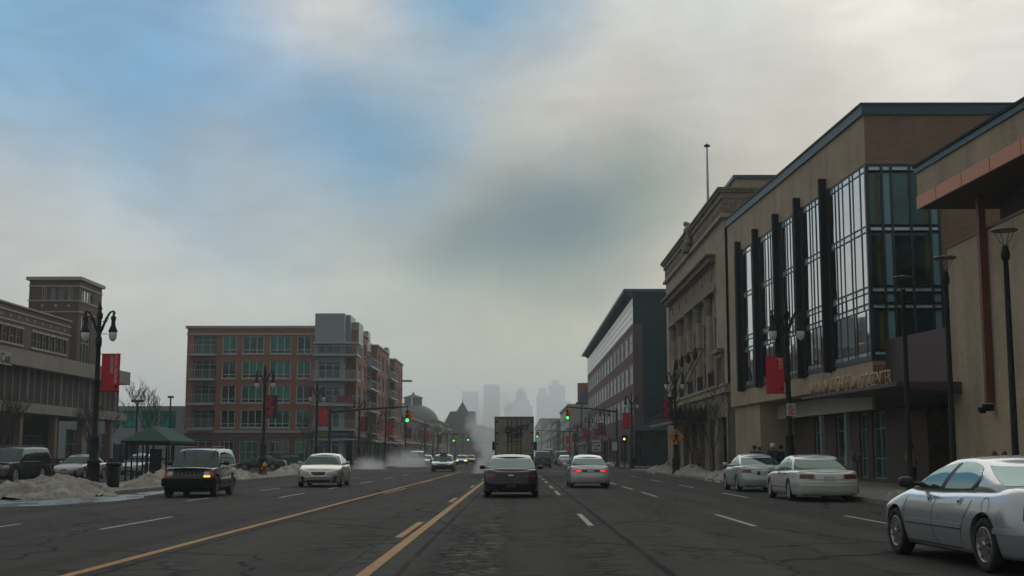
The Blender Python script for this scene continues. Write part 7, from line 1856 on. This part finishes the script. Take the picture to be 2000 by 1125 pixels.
tree('wide bare tree before the clinic sign end', -33.5, 84.5, 6.0, 6, 0, 1.1); tree('bare tree between clinic and lamp post', -31, 95, 5.4, 7, 0)
tree('slim bare tree before the apartment shop windows', -18.3, 112, 5.6, 8); tree('slim bare tree at the bank corner', -18.0, 150, 6.5, 9); tree('slim bare tree along the apartment pavement', -18.2, 158, 6.2, 10)
tree('bare sapling in front of the theatre base', 12.25, 81, 6.3, 11); tree('bare tree beside the theatre marquee', 12.6, 93.5, 5.4, 12)
for i, (x, y) in enumerate(((-18.5, 238), (-18.5, 262), (-18.8, 290), (-18.5, 322), (-18.7, 352), (-18.5, 398), (-15.8, 470), (-15.8, 505), (12.8, 206), (12.8, 246), (12.8, 290), (12.9, 340), (12.9, 410))):
    tree('hazy bare street tree far along the %s pavement' % ('apartment side' if x < 0 else 'office side'), x, y, 7.5+(i % 3), 20+i, group='hazy street trees')
h = thing('hedge', 'low dark hedge in front of the clinic ground floor', 'hedge', (-37, 118, 0)); m = MB(); rnd = random.Random(5)
for k in range(2600):
    c = Vector((rnd.uniform(-38, -36.6), rnd.uniform(100, 130), rnd.uniform(0, 1.05))); a = Vector((rnd.uniform(-1, 1), rnd.uniform(-1, 1), rnd.uniform(-1, 1))).normalized(); b = a.orthogonal().normalized()*.22; c2 = a.cross(b).normalized()*.14
    m.quad(c-b, c-c2, c+b, c+c2)
m.build('leaves', plain('hedge_leaf', (.02, .028, .018), .8, var=.5, vs=8), h, w=True)
# ------------------------------------------------------------------ people
def skin_mesh(pts, edges, root, sub=2):
    me = bpy.data.meshes.new('s'); me.from_pydata([p[:3] for p in pts], edges, []); o = bpy.data.objects.new('s', me); col.objects.link(o)
    sk = o.modifiers.new('k', 'SKIN'); sk.use_smooth_shade = True
    for i, p in enumerate(pts): me.skin_vertices[0].data[i].radius = (p[3], p[4] if len(p) > 4 else p[3]); me.skin_vertices[0].data[i].use_root = (i == root)
    ss = o.modifiers.new('b', 'SUBSURF'); ss.levels = sub
    bpy.context.view_layer.update(); r = bpy.data.meshes.new_from_object(o.evaluated_get(bpy.context.evaluated_depsgraph_get()))
    bpy.data.objects.remove(o); bpy.data.meshes.remove(me); return r
SKIN = plain('skin', (.26, .15, .10), .6, var=.1)
def person(label, x, y, rz, coat, legs, hair, H=1.74, stride=.18, long_coat=False, cap=None, arms='down', skin=SKIN, z=.14):
    t = thing('person', label, 'person', (x, y, z), rz); k = H/1.74
    # body: head, neck, arms with hands, legs and feet as one skinned surface
    v = []; e = []
    def a(px, py, pz, r, r2=None): v.append((px*k, py*k, pz*k, r*k, (r2 or r)*k)); return len(v)-1
    pel = a(0, 0, .94, .13, .095); che = a(0, .015, 1.27, .155, .105); nk = a(0, .0, 1.47, .055); hd0 = a(0, .02, 1.56, .072, .08); hd1 = a(0, .015, 1.66, .078, .09); hd2 = a(0, .0, 1.715, .05)
    e += [(pel, che), (che, nk), (nk, hd0), (hd0, hd1), (hd1, hd2)]
    hands = []
    for s in (-1, 1):
        sh = a(s*.175, 0, 1.40, .06); 
        if arms == 'pocket': el = a(s*.25, -.06, 1.13, .042); wr = a(s*.17, .11, .98, .03)
        else: el = a(s*.235, -.03, 1.12, .042); wr = a(s*.255, .06*s*(1 if stride else 0)+.03, .88, .028)
        pm = a(v[wr][0]/k+s*.005, v[wr][1]/k+.02, v[wr][2]/k-.09, .036, .02); e += [(che, sh), (sh, el), (el, wr), (wr, pm)]
        for f in range(4): b = a(v[wr][0]/k+s*.003+(f-1.5)*.0, v[wr][1]/k+.02+(f-1.5)*.019, v[wr][2]/k-.135, .0095); c = a(v[b][0]/k-s*.012, v[b][1]/k+.004, v[b][2]/k-.05-.012*(1-abs(f-1.3)), .008); e += [(pm, b), (b, c)]
        th = a(v[wr][0]/k-s*.012, v[wr][1]/k+.06, v[wr][2]/k-.085, .0105); e.append((pm, th))
        hip = a(s*.09, 0, .86, .095); kn = a(s*.10, s*stride*.5+.03, .48, .058); an = a(s*.10, s*stride-(.04 if s*stride < 0 else 0), .10, .042); to = a(s*.12, s*stride+.16, .035, .04, .032); e += [(pel, hip), (hip, kn), (kn, an), (an, to)]
    me = skin_mesh(v, e, pel); me.materials.append(skin); o = bpy.data.objects.new('body', me); col.objects.link(o); o.parent = t
    # face: nose, ears, eyes
    m = MB(); m.lathe([(.016, 0), (.012, .03), (0, .045)], (0, .10*k, 1.595*k), 6)
    for s in (-1, 1): m.lathe([(0, -.03), (.016, 0), (0, .03)], (s*.083*k, .01, 1.61*k), 6); m.lathe([(0, -.012), (.013, 0), (0, .012)], (s*.032*k, .092*k, 1.635*k), 6)
    m.build('face', skin, t)
    # clothing shells
    cv = []; ce = []
    def c(i, g): cv.append((v[i][0], v[i][1], v[i][2], v[i][3]+g*k, v[i][4]+g*k)); return len(cv)-1
    p0 = c(pel, .045); c0 = c(che, .04); n0 = len(cv); cv.append((0, 0, 1.45*k, .085*k, .08*k)); ce += [(p0, c0), (c0, n0)]
    low = len(cv); cv.append((0, 0, (.62 if long_coat else .80)*k, .17*k, .13*k)); ce.append((p0, low))
    off = 6; per = 4+4*2+1+4
    for i in range(2):
        b = 6+i*per; sh, el, wr = c(b, .03), c(b+1, .028), c(b+2, .024); ce += [(c0, sh), (sh, el), (el, wr)]
    m2 = skin_mesh(cv, ce, p0); m2.materials.append(coat); o = bpy.data.objects.new('coat', m2); col.objects.link(o); o.parent = t
    for i in range(2):
        b = 6+i*per+4+9; lv = [(v[b+q][0], v[b+q][1], v[b+q][2]+(.02 if q == 2 else 0), v[b+q][3]+.022*k) for q in range(3)]
        m3 = skin_mesh(lv, [(0, 1), (1, 2)], 0); m3.materials.append(legs); o = bpy.data.objects.new('trouser_leg', m3); col.objects.link(o); o.parent = t
        f = [(v[b+2][0], v[b+2][1]-.02, .07*k, .055*k), (v[b+3][0], v[b+3][1], .045*k, .05*k, .04*k)]
        m4 = skin_mesh(f, [(0, 1)], 0); m4.materials.append(M['blacktrim']); o = bpy.data.objects.new('shoe', m4); col.objects.link(o); o.parent = t
    hm = MB(); cz = 1.665*k; R0 = .105*k; rows = []
    for i in range(9):
        th = math.pi/2*1.12*i/8; rows.append([(R0*.93*math.sin(th)*math.cos(q), -.004+R0*math.sin(th)*math.sin(q)-.012*(i/8), cz+R0*.93*math.cos(th)-(.05 if (i > 5 and math.sin(q) < .1) else 0)) for q in [2*math.pi*j/16 for j in range(16)]])
    hm.grid(rows, 0, True, closed=True, flip=True)
    if cap: hm.lathe([(R0*1.02, -.045), (R0*1.04, 0), (R0*.9, .055), (0, .08)], (0, 0, cz+.035*k), 14)
    hm.build('cap' if cap else 'hair', cap or hair, t); return t
cl = lambda n, c: plain(n, c, .85, var=.3, vs=5)
dk = cl('black_wool', (.010, .010, .012)); nav = cl('navy_wool', (.012, .016, .026)); hr = cl('dark_hair', (.012, .009, .007)); wh = cl('white_knit', (.6, .58, .54)); den = cl('dark_denim', (.015, .018, .026)); tanj = cl('tan_jacket', (.26, .165, .105)); org = cl('rust_coat', (.20, .075, .035)); gy = cl('grey_trousers', (.05, .05, .052)); blk = cl('black_skirt', (.008, .008, .009))
person('person in a long rust orange coat walking before the theatre', 12.75, 91.5, R(20), org, gy, hr, 1.76, .14, True)
person('bareheaded person in black walking before the white capped one', 10.98+.0, 60.0, R(10), dk, den, hr, 1.72, .1)
person('person in a dark coat and white knitted cap behind the parked silver sedan', 11.35, 57.6, R(-20), nav, den, hr, 1.78, .12, False, wh)
person('person in black walking just behind the white capped one', 11.5, 56.6, R(15), dk, den, hr, 1.72, .14)
person('person hidden in dark clothing between the white cap and the dark haired one', 11.3, 60.5, R(160), dk, den, hr, 1.66, .1)
person('person in a tan jacket and dark skirt standing by the hall entrance', 16.75, 55.0, R(-10), tanj, blk, hr, 1.74, .06, False, None, 'pocket')
person('person in dark blue walking on the apartment pavement near the steam', -16.2, 168, R(170), nav, den, hr, 1.76, .16)

# ------------------------------------------------------------------ street steam
def steam(name, label, box, fn, dens):
    t = MB(); t.box(*box); 
    m, n, l, out = nt(name+'_vapour'); p = pos(n, l); s = n.new('ShaderNodeSeparateXYZ'); l.new(p, s.inputs[0])
    wn = n.new('ShaderNodeTexNoise'); wn.inputs['Scale'].default_value = .45; wn.inputs['Detail'].default_value = 2; l.new(p, wn.inputs['Vector'])
    d = fn(n, l, p, s)
    v = n.new('ShaderNodeVolumePrincipled'); v.inputs['Color'].default_value = (.97, .98, 1, 1); l.new(mth(n, l, 'MULTIPLY', d, dens), v.inputs['Density']); v.inputs['Anisotropy'].default_value = .6
    l.new(v.outputs[0], out.inputs['Volume']); 
    o = t.build(name, m); return tag(o, kind='stuff')
def plume(n, l, p, s):       # rises from a manhole, leans right and spreads
    z = s.outputs[2]; cx = mth(n, l, 'ADD', -3.05, mth(n, l, 'MULTIPLY', mth(n, l, 'SUBTRACT', z, .3), .24)); cx = mth(n, l, 'ADD', cx, mth(n, l, 'MULTIPLY', mth(n, l, 'SINE', mth(n, l, 'MULTIPLY', z, 1.25)), mth(n, l, 'MINIMUM', mth(n, l, 'MULTIPLY', z, .25), .45)))
    dx = mth(n, l, 'SUBTRACT', s.outputs[0], cx); dy = mth(n, l, 'SUBTRACT', s.outputs[1], 99.5)
    r = mth(n, l, 'SQRT', mth(n, l, 'ADD', mth(n, l, 'MULTIPLY', dx, dx), mth(n, l, 'MULTIPLY', dy, dy)))
    rad = mth(n, l, 'ADD', .5, mth(n, l, 'MULTIPLY', z, .34)); f = mth(n, l, 'SUBTRACT', 1, mth(n, l, 'DIVIDE', r, rad))
    nz = noi(n, l, p, 1.15, 5, .62, .5); f = mth(n, l, 'ADD', f, mth(n, l, 'MULTIPLY', mth(n, l, 'SUBTRACT', nz, .55), 1.9))
    f = mth(n, l, 'MULTIPLY', f, 1.6, clamp=True); fade = ramp(n, l, mth(n, l, 'DIVIDE', z, 7.8), [(0, 1), (.25, .7), (.55, .28), (.85, 0)])
    return mth(n, l, 'MULTIPLY', f, fade)
steam('steam_plume', '', (-5.6, 3.2, 96.8, 102.2, .01, 7.8), plume, 1.5)
def low(cx, cy, rx, ry, rz):
    def f(n, l, p, s):
        q = None
        for i, (c, r) in enumerate(((cx, rx), (cy, ry), (0, rz))):
            d = mth(n, l, 'DIVIDE', mth(n, l, 'SUBTRACT', s.outputs[i], c), r); d = mth(n, l, 'MULTIPLY', d, d); q = d if q is None else mth(n, l, 'ADD', q, d)
        g = mth(n, l, 'SUBTRACT', 1, mth(n, l, 'SQRT', q)); nz = noi(n, l, p, .8, 5, .62, .6)
        g = mth(n, l, 'ADD', g, mth(n, l, 'MULTIPLY', mth(n, l, 'SUBTRACT', nz, .55), 1.8)); return mth(n, l, 'MULTIPLY', g, 1.3, clamp=True)
    return f
steam('low_steam', '', (-18.6, -9.6, 146, 164, .01, 3.4), low(-13.5, 155, 3.6, 8, 2.5), .26)
steam('gutter_steam', '', (-17.6, -12.6, 126, 134, .01, 3.8), low(-15.0, 130, 2.2, 3.6, 1.5), .5)
